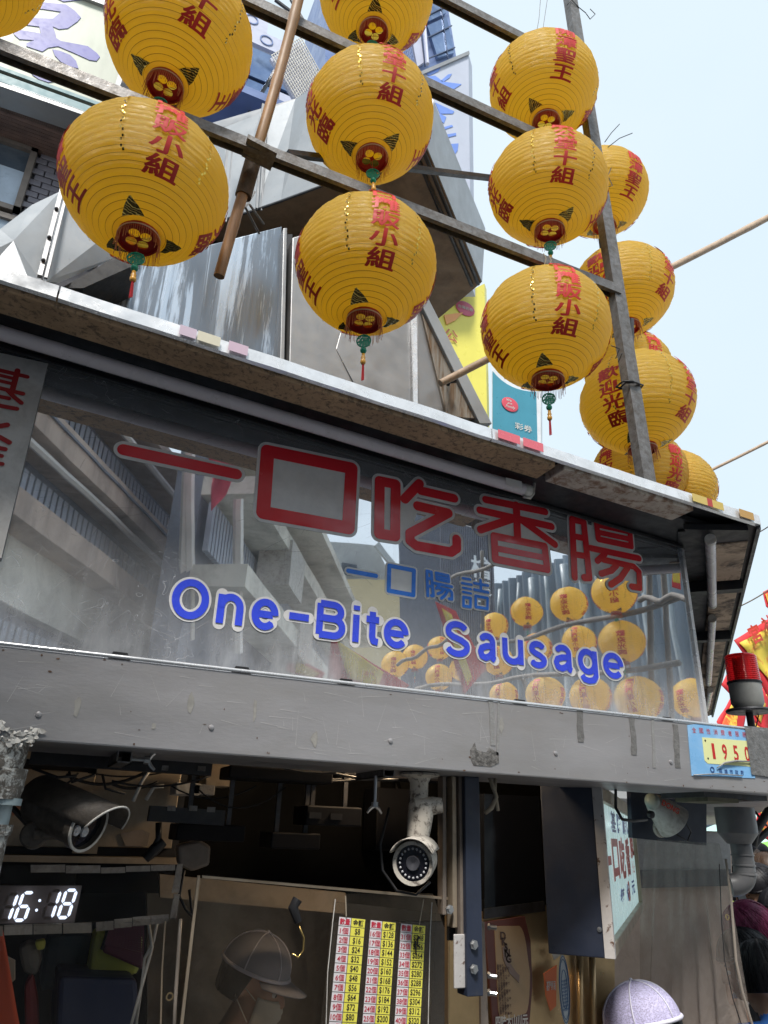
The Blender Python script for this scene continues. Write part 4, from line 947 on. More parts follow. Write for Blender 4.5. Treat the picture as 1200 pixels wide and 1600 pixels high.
# signboard with violet calligraphy
bo = empty('calligraphy_signboard', at(80, 135, Y=6.0), 'huge cream signboard with violet calligraphy and teal border at the top left', 'sign')
slab([(-260, -149, 6.0), (215, 26, 6.0), (168, 167, 6.0), (-260, 8, 6.0)], M['cream'], 'board', bo, (0, .25, 0))
def qd(x0, y0, x1, y1, h0, h1, m, nm, Y=5.99, sw=.01): slab([(x0, y0, Y), (x1, y1, Y), (x1, y1 + h1, Y), (x0, y0 + h0, Y)], m, nm, bo, (0, sw, 0))
sl_ = lambda x: .366 * x
qd(-200, 103 + sl_(-200), 169, 103 + sl_(169), 6, 5, M['teal'], 'border_line'); qd(-200, 115 + sl_(-200), 167, 114 + sl_(167), 15, 11, M['teal'], 'border_band')
qd(-200, 131 + sl_(-200), 162, 126 + sl_(162), 7, 5, M['duct'], 'bottom_rail', 5.97, .25); 
slab([(168, 167, 5.96), (215, 26, 5.96), (224, 28, 5.96), (176, 168, 5.96)], M['duct'], 'side_rail', bo, (0, .3, 0)); slab([(-260, -156, 5.96), (216, 19, 5.96), (216, 27, 5.96), (-260, -148, 5.96)], M['duct'], 'top_rail', bo, (0, .3, 0))
z1b = lambda pts: [(x / 3.6375, y / 3.6375, 5.993) for x, y in pts]
slab(z1b([(120, 0), (375, 25), (425, 60), (460, 98), (440, 122), (385, 160), (335, 165), (300, 150), (315, 190), (320, 215), (345, 232), (500, 262), (550, 300), (568, 322), (548, 346), (508, 340), (420, 300), (330, 262), (275, 270), (240, 292), (150, 262), (150, 245), (195, 228), (110, 222), (80, 195), (68, 165), (150, 175), (232, 190), (225, 158), (222, 150), (140, 140), (170, 100), (300, 106), (348, 66), (240, 50), (130, 45)]), M['purple_ink'], 'brush_stroke', bo, (0, .006, 0))
slab(z1b([(298, 280), (340, 288), (400, 312), (432, 345), (446, 388), (400, 378), (345, 350), (312, 315)]), M['purple_ink'], 'brush_stroke', bo, (0, .006, 0))
slab(z1b([(165, 392), (240, 418), (330, 445), (318, 462), (275, 467), (222, 450), (185, 425)]), M['purple_ink'], 'brush_stroke', bo, (0, .006, 0))
slab(z1b([(300, -60), (520, -30), (500, -5), (360, 8), (300, -20)]), M['purple_ink'], 'brush_stroke', bo, (0, .006, 0))
b = MB()
for i in range(60): put_text(b, 'O', at(20 + i * 2.35, 126.5 + sl_(20 + i * 2.35), Y=5.975), UX, UZ, .035, w=.02)
b.build('border_pattern', M['duct'], bo, kind='stuff')

# ---- glass building behind
ob = empty('glass_building', (1.5, 9.5, 0), 'tall blue glass building with balconies and a white lattice screen behind the lanterns', 'building')
M['blueglass'] = mat('blue_tinted_glass', (.13, .20, .36), .10, .5, var=.4, vs=.6, dirt=(.35, .45, .62), ds=1.2, da=.6)
M['bluepanel'] = mat('blue_panel', (.17, .23, .42), .35, .3, var=.15, vs=1)
M['navyframe'] = mat('navy_frame', (.05, .07, .13), .4, .3)
M['pale_lav'] = mat('pale_lavender_panel', (.48, .50, .62), .45, 0, var=.1)
b = MB(); xL, xR = at(200, 200, Y=9)[0], at(560, 100, Y=9)[0]; b.box(xL, xR, 9.05, 13, 2, 15); b.build('wall', M['navyframe'], ob)
nxp, nzp = 5, 9; zlo, zhi = 7.4, 14.8
for i in range(nxp):
    for j in range(nzp):
        x0 = xL + (xR - xL) * i / nxp + .04; x1 = xL + (xR - xL) * (i + 1) / nxp - .04; z0 = zlo + (zhi - zlo) * j / nzp + .05; z1_ = zlo + (zhi - zlo) * (j + 1) / nzp - .05
        b = MB(); b.box(x0, x1, 9.0, 9.04, z0, z1_); b.build('window_pane', M['blueglass'] if (i * 3 + j) % 4 else M['pale_lav'], ob)
for j, z in enumerate((9.1, 10.7, 12.4)):   # balcony slabs and struts
    b = MB(); b.box(xL + .2, xR - .3, 8.1, 9.0, z, z + .16); b.build('balcony_slab', M['bluepanel'], ob)
for (a, c) in (((384, 187), (430, 110)), ((430, 125), (455, 60)), ((455, 0), (490, 60)), ((430, 0), (470, 30))):
    b = MB(); b.tube([at(*a, Y=8.4), at(*c, Y=8.4)], .035, 6); b.build('strut', M['dark_steel'], ob)
b = MB()   # panels with rings on the soffit of the balcony
for px, py in ((392, 35), (415, 68)):
    p = at(px, py, Y=8.05); b = MB(); b.box(p[0] - .27, p[0] + .27, 8.0, 8.06, p[2] - .17, p[2] + .17); q = b.build('vent_panel', M['pale_lav'], ob)
    b = MB(); b.lathe([(.11, 0), (.11, .012), (.09, .012), (.09, 0)], (p[0], 7.998, p[2]), (0, -1, 0), 24); b.build('vent_ring', M['bluepanel'], q)
# lattice screen
P4 = [at(*p, Y=7.6) for p in ((424, 86), (470, 58), (503, 118), (466, 158))]
b = MB(); n = 15
for i in range(n + 1): b.tube([P4[0].lerp(P4[1], i / n), P4[3].lerp(P4[2], i / n)], .009, 4, cap=False); b.tube([P4[0].lerp(P4[3], i / n) + UY * .01, P4[1].lerp(P4[2], i / n) + UY * .01], .009, 4, cap=False)
b.build('lattice', M['white'], ob, kind='stuff'); b = MB(); b.prism([p + UY * .06 for p in P4], UY * .05); b.build('lattice_backing', M['pale_lav'], ob)
bt2 = empty('blue_tower', (4.3, 11, 0), 'blue panelled upper storeys of a tower seen past the middle lantern at the top', 'building')
slab([(520, -80, 11), (688, -60, 11), (713, 90, 11), (657, 115, 11), (560, 260, 11), (500, 200, 11)], M['bluepanel'], 'facade', bt2, (0, 2, 0))
for (q, m) in (([(690, -20), (697, 20), (668, 34), (655, -15)], 'blueglass'), ([(698, 26), (710, 82), (684, 90), (668, 40)], 'blueglass'), ([(640, 40), (656, 36), (664, 96), (652, 104)], 'pale_lav'), ([(606, 70), (636, 48), (648, 112), (632, 122)], 'pale_lav')):
    slab([(x, y, 10.9) for x, y in q], M[m], 'facade_panel', bt2, (0, .09, 0))
for (a, c) in (((656, 30), (700, 8)), ((662, 62), (706, 40)), ((668, 92), (711, 74)), ((684, -30), (700, 92)), ((650, -20), (664, 104))):
    b = MB(); b.tube([at(*a, Y=10.88), at(*c, Y=10.88)], .018, 4); b.build('panel_seam', M['navyframe'], bt2)
b = MB(); n = 12; P4 = [at(*p, Y=10.8) for p in ((604, 70), (637, 46), (650, 114), (625, 132))]
for i in range(n + 1): b.tube([P4[0].lerp(P4[1], i / n), P4[3].lerp(P4[2], i / n)], .014, 4, cap=False); b.tube([P4[0].lerp(P4[3], i / n) + UY * .01, P4[1].lerp(P4[2], i / n) + UY * .01], .014, 4, cap=False)
b.build('lattice', M['bluepanel'], bt2, kind='stuff')
b = MB(); b.tube([at(658, -20, Y=10.8), at(668, 100, Y=10.8)], .05, 6); b.build('downpipe', M['pale_lav'], bt2)
# white projecting sign with blue calligraphy
ps = empty('projecting_sign', at(700, 445, Y=6.2), 'tall pale projecting sign with blue brush strokes right of the exhaust hood', 'sign')
slab([(640, 122, 6.2), (732, 83, 6.2), (736, 446, 6.2), (640, 446, 6.2)], mat('pale_grey_sign', (.46, .49, .58), .5, 0, var=.08, vs=2), 'panel', ps, tuple(D45 * .22))
slab([(640, 119, 6.17), (733, 79, 6.17), (734, 84, 6.17), (640, 125, 6.17)], M['duct'], 'top_trim', ps, (0, .04, 0))
z3 = lambda pts: [(540 + x / 4, 60 + y / 4, 6.192) for x, y in pts]
M['sky_ink'] = mat('blue_brush_paint', (.16, .27, .68), .4, 0, var=.12)
for pts in ([(505, 220), (560, 185), (595, 182), (580, 205), (520, 232)], [(500, 240), (560, 232), (610, 270), (725, 285), (680, 315), (620, 315), (560, 285)], [(595, 265), (640, 225), (665, 220), (650, 245), (610, 272)], [(560, 400), (680, 455), (670, 470), (590, 470)],
            [(590, 470), (630, 490), (615, 530), (580, 500)], [(610, 555), (665, 540), (672, 550), (620, 568)], [(630, 600), (690, 590), (692, 605), (640, 618)], [(650, 660), (706, 656), (700, 700), (680, 730), (660, 700)]):
    slab(z3(pts), M['sky_ink'], 'brush_stroke', ps, (0, .006, 0))
# lottery shop signs low behind the eaves
ys = empty('lottery_sign', at(724, 660, Y=6.5), 'tall yellow shop sign with a pink oval badge rising behind the eaves', 'sign')
slab([(680, 482, 6.5), (757, 443, 6.5), (762, 690, 6.5), (680, 690, 6.5)], mat('yellow_sign_film', (.74, .66, .12), .35, 0, var=.1, vs=2), 'panel', ys, tuple(D45 * .12))
p = at(727, 482, Y=6.49); b = MB(); b.ball(p, .14, 20, 10, sc=(1, .05, .8)); b.build('oval_badge', plain('pink_badge', (.50, .10, .16), .4), ys, smooth=True)
b = MB(); put_text(b, '台灣彩券', p + Vector((0, -.012, 0)), UX, UZ, .055, .01, w=.22); b.build('badge_text', M['cream'], ys)
slab([(694, 492, 6.48), (724, 488, 6.48), (712, 500, 6.48), (698, 507, 6.48)], plain('orange_tag', (.75, .34, .12), .4), 'orange_tag', ys, (0, .01, 0))
for i, ch in enumerate('公益彩券'):
    b = MB(); put_text(b, ch, at(705 + i * 3, 524 + i * 38, Y=6.48), UX, UZ, .20, .01); b.build('character', plain('brown_red_print_%d' % i, (.40, .10, .06), .5), ys)
tsn = empty('teal_sign', at(806, 690, Y=6.6), 'teal shop sign with red oval We are Family badge behind the eaves', 'sign')
slab([(768, 572, 6.6), (845, 590, 6.6), (845, 700, 6.6), (768, 700, 6.6)], mat('white_sign_frame', (.70, .72, .74), .4), 'panel', tsn, tuple(D45 * .12))
pts = [at(770, 580, Y=6.59)] + bez(at(770, 580, Y=6.59), at(795, 612, Y=6.59), at(838, 612, Y=6.59), 8) + [at(840, 700, Y=6.59), at(770, 700, Y=6.59)]
b = MB(); b.prism(pts[1:], UY * .008); b.build('teal_field', mat('teal_film', (.05, .25, .34), .35, 0, var=.1), tsn)
p = at(797, 632, Y=6.58); b = MB(); b.ball(p, .125, 20, 10, sc=(1, .04, .82)); b.build('oval_badge', plain('red_badge', (.60, .07, .10), .4), tsn, smooth=True)
b = MB(); 
for i, s_ in enumerate(('We', 'are', 'Family')): put_text(b, s_, p + Vector((-.02 + i * .01, -.008, .055 - i * .05)), UX, UZ, .055, .01, shear=.3)
b.build('badge_text', M['white'], tsn)
b = MB(); put_text(b, '彩券', at(818, 668, Y=6.58), UX, UZ, .10, .012, w=.26); b.build('lettering', M['white'], tsn)
# cords and strings to the right
for i, pts in enumerate((((1215, 812), (1172, 838)), ((1215, 912), (1150, 950)))):
    b = MB(); b.tube(sag(at(*pts[0], Y=3.0), at(*pts[1], Y=3.3), .01), .004, 6); b.build('flag_cord', M['rope'], label=['thin cord crossing the sky right of the roof corner', 'cord holding the red bordered flags at the right edge'][i], cat='cord')
# ================================================================ the street opposite, seen in the mirror sign
def V(px, py, **k): return at(px, py, **k)
def mb_mir(b): b.v = [tuple(mir(v)) for v in b.v]; return b
DV = Vector((.5, .866, 0)); NV = Vector((.866, -.5, 0))
def facade(name, label, A0, s0, s1, bands, depth=1.2, m_wall='wall_dim', ztop=9.0, back=3.0):
    t = empty(name, mir((A0 + DV * s1) * 1.0 - UZ * A0[2]), label, 'building')
    b = MB(); P = [A0 + DV * s0, A0 + DV * s1, A0 + DV * s1 - NV * back, A0 + DV * s0 - NV * back]; P = [Vector((p[0], p[1], 0)) for p in P]
    b.prism(P, UZ * ztop); mb_mir(b).build('wall', M[m_wall], t)
    for (zlo, zhi, out_, m, kind) in bands:
        if kind == 'slab':
            b = MB(); a = A0 + DV * s0; c = A0 + DV * s1; c = c + DV * (2.4 if name == 'arcade_building' else .2); q = [a, c, c + NV * out_, a + NV * out_]; q = [Vector((p[0], p[1], zlo)) for p in q]; b.prism(q, UZ * (zhi - zlo)); mb_mir(b).build('balcony_slab', M[m], t)
        elif kind == 'rib':
            n = int((s1 - s0) / .085); b = MB()
            for i in range(n):
                c = A0 + DV * (s0 + (i + .5) * (s1 - s0) / n) + NV * out_; c = Vector((c[0], c[1], (zlo + zhi) / 2)); b.obox(c, DV, NV, UZ, .03, .025, (zhi - zlo) / 2)
            mb_mir(b).build('ribbed_shutter', M[m], t, kind='stuff')
        elif kind == 'rail':
            b = MB(); a = A0 + DV * s0 + NV * out_; c = A0 + DV * s1 + NV * out_; b.tube([Vector((a[0], a[1], zhi)), Vector((c[0], c[1], zhi))], .03, 6); mb_mir(b).build('pipe', M[m], t)
    return t
M['wall_dim'] = mat('sooty_wall', (.24, .26, .32), .8, 0, var=.3, vs=.8, dirt=(.05, .05, .06), ds=2, da=.6)
M['slab_tan'] = mat('tan_concrete', (.60, .48, .40), .8, 0, var=.2, vs=1, dirt=(.2, .16, .14), ds=3, da=.7, stretch=(1, 1, .3))
M['slab_cream'] = mat('cream_concrete', (.78, .76, .68), .8, 0, var=.15, vs=1, dirt=(.3, .28, .25), ds=3, da=.7)
M['shutter'] = mat('grey_ribbed_sheet', (.40, .44, .52), .5, .1, var=.25, vs=2)
M['pipe_pale'] = mat('pale_pipe', (.75, .73, .7), .6)
A0 = V(100, 900, t=6.2)
zA = lambda y, x=100: at(x, y, pl=(A0, NV))[2]
s_end = (at(292, 820, pl=(A0, NV)) - A0).dot(DV)
facade('arcade_building', 'brown and grey balconied building across the street, mirrored at the left of the sign', A0, -5.5, s_end,
       [(zA(770), zA(722), .35, 'slab_tan', 'slab'), (zA(738), zA(734), .37, 'wall_dim', 'slab'), (zA(722), zA(650), .10, 'shutter', 'rib'), (zA(860), zA(800), .10, 'shutter', 'rib'), (zA(905), zA(864), .35, 'slab_tan', 'slab'), (zA(1000), zA(905), .12, 'slab_cream', 'slab'),
        (zA(800), zA(785), .28, 'pipe_pale', 'rail'), (zA(655), zA(652), .4, 'pipe_pale', 'rail'), (zA(620), zA(600), .5, 'slab_tan', 'slab'), (1.2, zA(1000) - .1, .06, 'shutter', 'rib')], ztop=zA(560))
B0 = V(395, 870, t=8.2); zB = lambda y, x=395: at(x, y, pl=(B0, NV))[2]
sB0 = (at(300, 870, pl=(B0, NV)) - B0).dot(DV); sB1 = (at(522, 930, pl=(B0, NV)) - B0).dot(DV)
fb = facade('corner_building', 'cream banded building with air conditioners further along the opposite street', B0, sB0, sB1,
       [(zB(880), zB(853), .5, 'slab_cream', 'slab'), (zB(822), zB(806), .75, 'slab_cream', 'slab'), (zB(800), zB(700), .15, 'shutter', 'rib'), (zB(1010), zB(980), .5, 'slab_cream', 'slab'), (zB(960), zB(890), .1, 'shutter', 'rib')], ztop=zB(690), back=.25)
for px, py in ((440, 895), (455, 1000)):
    b = MB(); c = at(px, py, pl=(B0 + NV * .35, NV)); b.obox(c, DV, NV, UZ, .35, .18, .25); o = mb_mir(b).build('air_conditioner', M['white'], fb)
b = MB()   # posts and conduit between the two
for px, y0, y1 in ((283, 700, 1000), (296, 700, 1000), (372, 780, 1020)): b.tube([V(px + 12 if px < 290 else px, y0, t=6.3), V(px, y1, t=6.3)], .045, 6)
o = mb_mir(b).build('street_conduit', M['pipe_pale'], label='three pale upright conduits on the corner opposite, mirrored left of the big square character', cat='conduit', kind='stuff')
# distant cream house
ch = empty('cream_house', mir(V(575, 1300, t=22)), 'cream house with a grey upper storey standing at the end of the opposite street', 'building')
def vs_(pts, t_, m, nm, par, sw=1.5):
    b = MB(); P = [V(x, y, t=t_) for x, y in pts]; d = UY * sw; b.prism(P, d); return mb_mir(b).build(nm, m, par)
M['ochre_wall'] = mat('pale_ochre_wall', (.66, .55, .33), .8, 0, var=.08, vs=1); M['grey_wall'] = mat('pale_grey_wall', (.50, .52, .52), .8, 0, var=.12, vs=1, dirt=(.3, .3, .3), ds=2, da=.5)
vs_([(505, 905), (655, 905), (655, 1110), (500, 1110)], 22, M['ochre_wall'], 'wall', ch); vs_([(512, 846), (588, 852), (612, 905), (508, 908)], 22.1, M['grey_wall'], 'upper_wall', ch)
vs_([(535, 880), (558, 883), (558, 900), (535, 897)], 21.9, M['glass'], 'window', ch, .08); vs_([(543, 938), (556, 940), (556, 965), (543, 963)], 21.9, M['glass'], 'window', ch, .08); vs_([(590, 988), (606, 990), (606, 1010), (590, 1008)], 21.9, M['glass'], 'window', ch, .08)
rf = MB(); rf.tube([V(588, 850, t=21.8), V(700, 985, t=21.8)], .12, 4); mb_mir(rf).build('roof_edge', M['grey_wall'], ch)
# dark shop tower with a vertical sign
dt = empty('dark_shop_tower', mir(V(730, 1300, t=16)), 'dark blue louvred shop front with a white vertical sign, mirrored right of centre', 'building')
b = MB(); P = [V(685, 760, t=16), V(770, 790, t=15), V(775, 1120, t=15), V(690, 1120, t=16)]; b.prism(P, UY * 2); mb_mir(b).build('wall', mat('midnight_wall', (.035, .045, .075), .5, 0, var=.3), dt)
b = MB()
for i in range(26): 
    p = P[0].lerp(P[1], (i + .5) / 26); q = P[3].lerp(P[2], (i + .5) / 26); b.tube([p - UY * .02, q - UY * .02], .02, 4)
mb_mir(b).build('louvres', M['wall_dim'], dt, kind='stuff')
M['sign_white'] = plain('white_sign_paint', (.85, .88, .9), .5)
b = MB()
# mirrored lettering: laid out so that it reads the right way in the mirror
for ch_, py in (('檜', 886), ('餐', 925)): put_text(b, ch_, V(752, py, t=14.8), UX, UZ, .52, .02)
mb_mir(b).build('lettering', M['sign_white'], dt)
b = MB()
for px in (740, 745, 749): b.tube([V(px, 832, t=15.5), V(px + 1, 850, t=15.5)], .02, 4)
mb_mir(b).build('red_strokes', plain('neon_red', (.8, .05, .08), .5), dt)
# corrugated facade behind the opposite lantern frame
cf = empty('corrugated_facade', mir(V(900, 1300, t=9.5)), 'grey blue corrugated metal facade with rippled pipes behind the opposite lantern frame', 'building')
b = MB(); a0, a1 = V(765, 960, t=17.5), V(1080, 960, t=12.5); a0[2] = a1[2] = 0; n = 160; vs = []
dr = (a1 - a0); L = dr.length; dr.normalize(); nr = Vector((dr[1], -dr[0], 0)); nr = nr if nr[1] < 0 else -nr
ext = 1.25
for i in range(n + 1):
    p = a0 + dr * L * ext * i / n + nr * (.07 * math.sin(i * 1.05) + .05 * mn.noise(Vector((i * .11, 0, 0))))
    for z in (0, 3.2, 4.4, 7.5): vs.append(p + UZ * z + nr * .03 * mn.noise(Vector((i * .2, z, 0))))
b.add(vs, [(4 * i + j, 4 * i + j + 1, 4 * i + j + 5, 4 * i + j + 4) for i in range(n) for j in range(3)])
c0 = a0 - nr * .3; c1 = a0 + dr * L * ext - nr * .3; b.prism([c0, c1, c1 - nr * 2, c0 - nr * 2], UZ * 7.5)
mb_mir(b).build('corrugated_sheet', mat('blue_grey_sheet', (.30, .36, .42), .5, .1, var=.35, vs=2, dirt=(.26, .30, .34), ds=2.5, da=.6, stretch=(1, 1, .15)), cf, smooth='auto')
b = MB()
for i in range(11):
    p = a0 + dr * L * (i + .6) / 11 + nr * .25; b.tube([p + UZ * z + nr * .05 * math.sin(z * 2 + i) + dr * .06 * math.sin(z * 1.4 + i * 2) for z in np.linspace(.5, 7.2, 14)], random.uniform(.03, .08), 7)
mb_mir(b).build('pipes', mat('pale_blue_pipes', (.34, .39, .42), .5, .1, var=.3, vs=3), cf, smooth=True, kind='stuff')
# opposite lantern frame: old poles
pf = empty('pole_scaffold', mir(V(1020, 1250, t=8)), 'rough wooden pole scaffold across the street carrying the opposite lanterns', 'scaffold')
M['old_pole'] = mat('weathered_pole', (.20, .18, .16), .8, 0, var=.25, vs=6)
for (a, t0), (c, t1) in ((((700, 905), 12.5), ((880, 846), 9.2)), (((740, 1015), 12.5), ((1060, 936), 7.4)), (((650, 1075), 13), ((1060, 1037), 7.4)), (((753, 860), 11.5), ((757, 1090), 11.5)), (((1012, 850), 8), ((1020, 1130), 8)), (((1034, 850), 7.8), ((1050, 1130), 7.8)), (((1000, 938), 7.9), ((1090, 932), 7)),
                         (((620, 1040), 13), ((700, 1000), 12.5)), (((815, 1060), 10.5), ((840, 1120), 10.5))):
    b = MB(); A, B_2 = V(*a, t=t0), V(*c, t=t1); n = 10; b.tube([A.lerp(B_2, i / n) + Vector((0, 0, .03 * math.sin(i * 1.3))) for i in range(n + 1)], .032, 7); mb_mir(b).build('pole', M['old_pole'], pf, smooth=True)
rl = [(773, 978, 42), (823, 956, 49), (889, 944, 57), (960, 926, 69), (648, 1027, 40), (687, 1013, 38), (905, 1003, 54), (972, 1003, 70), (617, 1038, 42), (686, 1058, 42), (722, 1046, 38), (778, 1032, 48), (838, 1012, 48), (787, 1087, 46), (852, 1086, 60), (923, 1089, 64), (998, 1092, 72), (1083, 1092, 66)]
lbl = ['leftmost lantern of the top row mirrored under the letter u', 'second lantern of the top mirrored row, above the letter s', 'third lantern of the top mirrored row, under the large intestine character', 'largest mirrored lantern of the top row near the sign edge',
 'small mirrored lantern beside the letter e of Bite', 'small mirrored lantern just left of the letter S', 'mirrored lantern behind the letter g of Sausage', 'big mirrored lantern right of the last letter e', 'lowest left mirrored lantern above the triangular pennant', 'mirrored lantern low below the letter S',
 'mirrored lantern between the letters S and a, near the pennant', 'mirrored lantern under the letters a and u', 'mirrored lantern behind the second s of Sausage', 'mirrored lantern cut by the beam, first of the bottom row', 'mirrored lantern cut by the beam, second of the bottom row', 'mirrored lantern of the bottom row below the letter g', 'biggest mirrored lantern of the bottom row', 'mirrored lantern hanging alone at the right rim of the sign']
for (px, py, sz), lb in zip(rl, lbl):
    p = mir(V(px, py, t=.5 * FPX / sz)); o = copy_tree(MA); o.location = p; o.scale = (1, 1, 1); o.rotation_euler = (0, 0, dirto(p) + R(random.choice((-20, 0, 15)) - 90 * ((px + py) % 2)))
    tag(o, 'yellow ' + lb, 'lantern', 'lanterns across the street, seen in the mirror sign')
# pennants
M['flag_red'] = mat('red_flag_cloth', (.62, .03, .04), .7, 0, var=.15, vs=4); M['flag_yellow'] = mat('yellow_flag_cloth', (.80, .62, .08), .7, 0, var=.12, vs=3, dirt=(.68, .20, .05), ds=9, da=.8, dth=(.54, .60))
def cloth(pts, m, name, parent, res=10, amp=.03, mirr=False, off=0.):
    """rippled cloth over a quad given by four corners"""
    b = MB(); a, c, d, e = [Vector(p) for p in pts]; nrm = (c - a).cross(e - a).normalized(); vs = []
    for i in range(res + 1):
        for j in range(res + 1):
            p = a.lerp(c, i / res).lerp(e.lerp(d, i / res), j / res); vs.append(p + nrm * (amp * mn.noise(p * 6) + off))
    b.add(vs, [(i * (res + 1) + j, i * (res + 1) + j + 1, (i + 1) * (res + 1) + j + 1, (i + 1) * (res + 1) + j) for i in range(res) for j in range(res)])
    if mirr: mb_mir(b)
    o = b.build(name, m, parent, smooth=True); md = o.modifiers.new('s', 'SOLIDIFY'); md.thickness = .003; return o
def pennant(q_in, q_out, t_, label):
    f = empty('pennant', mir(V(*q_out[0], t=t_)), label, 'flag', 'pennants across the street')
    cloth([V(*p, t=t_) for p in q_out], M['flag_red'], 'border', f, mirr=True); cloth([V(*p, t=t_ - .05) for p in q_in], M['flag_yellow'], 'field', f, mirr=True)
    return f
pennant([(527, 1000), (600, 1050), (590, 1075), (543, 1058)], [(518, 996), (640, 1070), (620, 1085), (512, 1060)], 8.0, 'yellow pennant with ragged red border pointing right below the letters Bite')
pennant([(462, 1030), (500, 1052), (490, 1058), (460, 1050)], [(450, 1018), (508, 1052), (500, 1062), (446, 1048)], 8.5, 'small yellow pennant low in the mirror left of the bigger one')
pennant([(690, 950), (705, 960), (738, 1060), (730, 1072)], [(680, 940), (712, 955), (760, 1045), (725, 1085)], 8.0, 'long red and yellow pennant hanging between the letters S and a')
pennant([(1050, 880), (1060, 880), (1063, 912), (1052, 910)], [(1050, 880), (1061, 878), (1064, 922), (1050, 918)], 7.0, 'narrow yellow pennant at the top right of the mirror')
o = cloth([V(*p, t=6) for p in ((328, 700), (378, 715), (352, 772), (330, 798))], mat('faded_pink_cloth', (.80, .10, .17), .7, 0, var=.2, vs=6), 'red_cloth', None, mirr=True, amp=.12); tag(o, 'crumpled red cloth hanging opposite, mirrored at the end of the long stroke', 'cloth')
# ================================================================ inside and under the beam
M['tan_steel'] = mat('warm_stained_steel', (.42, .34, .25), .45, .45, var=.18, vs=2, dirt=(.20, .15, .10), ds=5, da=.7, bump=.15, bs=40)
M['brown_steel'] = mat('brown_filmed_steel', (.30, .25, .21), .5, .3, var=.22, vs=3, dirt=(.15, .12, .10), ds=6, da=.7, bump=.2, bs=25)
M['inner_dark'] = mat('dimmed_inner_wall', (.028, .025, .024), .7, 0, var=.35, vs=3)  # interior dimness put into the near-black wall colour
M['lamp_tint_steel'] = mat('amber_lit_steel', (.68, .48, .25), .38, .5, var=.2, vs=3, dirt=(.38, .26, .13), ds=5, da=.6, bump=.15, bs=30)  # amber glow of the lamp put into the steel's base colour
M['cctv'] = mat('sooty_cream_plastic', (.50, .46, .40), .5, 0, var=.15, vs=10, dirt=(.07, .05, .04), ds=55, da=.9, bump=.25, bs=70, dth=(.5, .62))
M['cctv_dirty'] = mat('very_sooty_plastic', (.075, .062, .05), .6, 0, var=.25, vs=10, dirt=(.03, .022, .018), ds=35, da=.9, bump=.4, bs=70)
M['lens'] = plain('dark_lens', (.01, .01, .015), .08)
M['led'] = plain('clear_led', (.5, .5, .52), .15)
M['grey_pvc'] = mat('grey_pvc', (.13, .13, .135), .45, 0, var=.15, vs=5, dirt=(.22, .2, .18), ds=12, da=.35, bump=.05)
M['peel'] = mat('flaking_paint', (.55, .55, .52), .7, 0, var=.3, vs=30, dirt=(.10, .085, .07), ds=60, da=.95, dth=(.42, .52), bump=1., bs=60)
M['paleblue_pvc'] = mat('pale_blue_pvc', (.36, .44, .46), .4, 0, var=.1, vs=5, dirt=(.3, .28, .25), ds=12, da=.6)
def film_mat(name, tint, a, rough=.12):
    """clear flexible sheet: mostly see-through, with sheen, smears and creases"""
    k = Mat(name); b = k.b
    b.inputs['Base Color'].default_value = (*tint, 1); b.inputs['Roughness'].default_value = rough; b.inputs['Specular IOR Level'].default_value = .8
    z = k.noise(5, 6, .65, (1, 1, .35), 1.2); k.bump(z, 1., .03)
    tr = k.n('ShaderNodeBsdfTransparent'); tr.inputs[0].default_value = (.93, .92, .90, 1)
    ms = k.n('ShaderNodeMixShader'); f = k.ramp(k.noise(3.5, 6, .7, (1, 1, .4), .8), [(.3, a * .6), (.75, min(1, a * 1.5))])
    k.l(f, ms.inputs[0]); k.l(tr.outputs[0], ms.inputs[1]); k.l(b.outputs[0], ms.inputs[2]); k.l(ms.outputs[0], k.out.inputs[0]); return k.m
M['film'] = film_mat('clear_vinyl', (.14, .13, .12), .10, .07)
M['film_tan'] = film_mat('smeared_acrylic', (.12, .10, .08), .09, .3)
M['film_right'] = film_mat('smoky_vinyl', (.48, .42, .38), .24, .10)
def top(obj, label, cat, group=None): return tag(obj, label, cat, group)

M['soot'] = plain('deep_shade_black', (.007, .007, .009), .6, spec=.2)  # shade put into the colour so the hanging boxes disappear
# ---- room shell
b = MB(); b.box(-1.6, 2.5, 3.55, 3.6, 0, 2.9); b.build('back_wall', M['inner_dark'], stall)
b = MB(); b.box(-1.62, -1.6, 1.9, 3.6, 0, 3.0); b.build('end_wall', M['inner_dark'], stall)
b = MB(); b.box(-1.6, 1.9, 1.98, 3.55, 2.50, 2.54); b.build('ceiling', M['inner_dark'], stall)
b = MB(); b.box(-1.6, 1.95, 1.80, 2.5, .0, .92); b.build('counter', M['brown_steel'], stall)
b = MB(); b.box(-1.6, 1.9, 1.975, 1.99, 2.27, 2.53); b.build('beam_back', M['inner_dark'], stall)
# underside rails with slots below the beam
def rail(p0, p1, Y, m, name='slotted_rail', th=.03, slots=None):
    b = MB(); a, c = at(*p0, Y=Y), at(*p1, Y=Y); h0 = a[2]; z1_ = min(a[2], c[2])
    b.hexa([a, c, c + UY * th, a + UY * th, a + UZ * .035, c + UZ * .035, c + UY * th + UZ * .035, a + UY * th + UZ * .035]); o = b.build(name, m, stall)
    for px, py, w in (slots or []):
        b = MB(); q = at(px, py, Y=Y - .002); b.box(q[0] - w / 2, q[0] + w / 2, Y - .003, Y - .001, q[2] - .006, q[2] + .006); b.build('slot', M['galv'], stall)
    return o
rail((45, 1193), (330, 1212), 2.0, M['black'], slots=[(258, 1200, .016), (315, 1201, .02)])
rail((232, 1283), (350, 1290), 1.98, M['black'], slots=[(268, 1263, .02), (302, 1263, .02), (330, 1265, .02)])
b = MB()
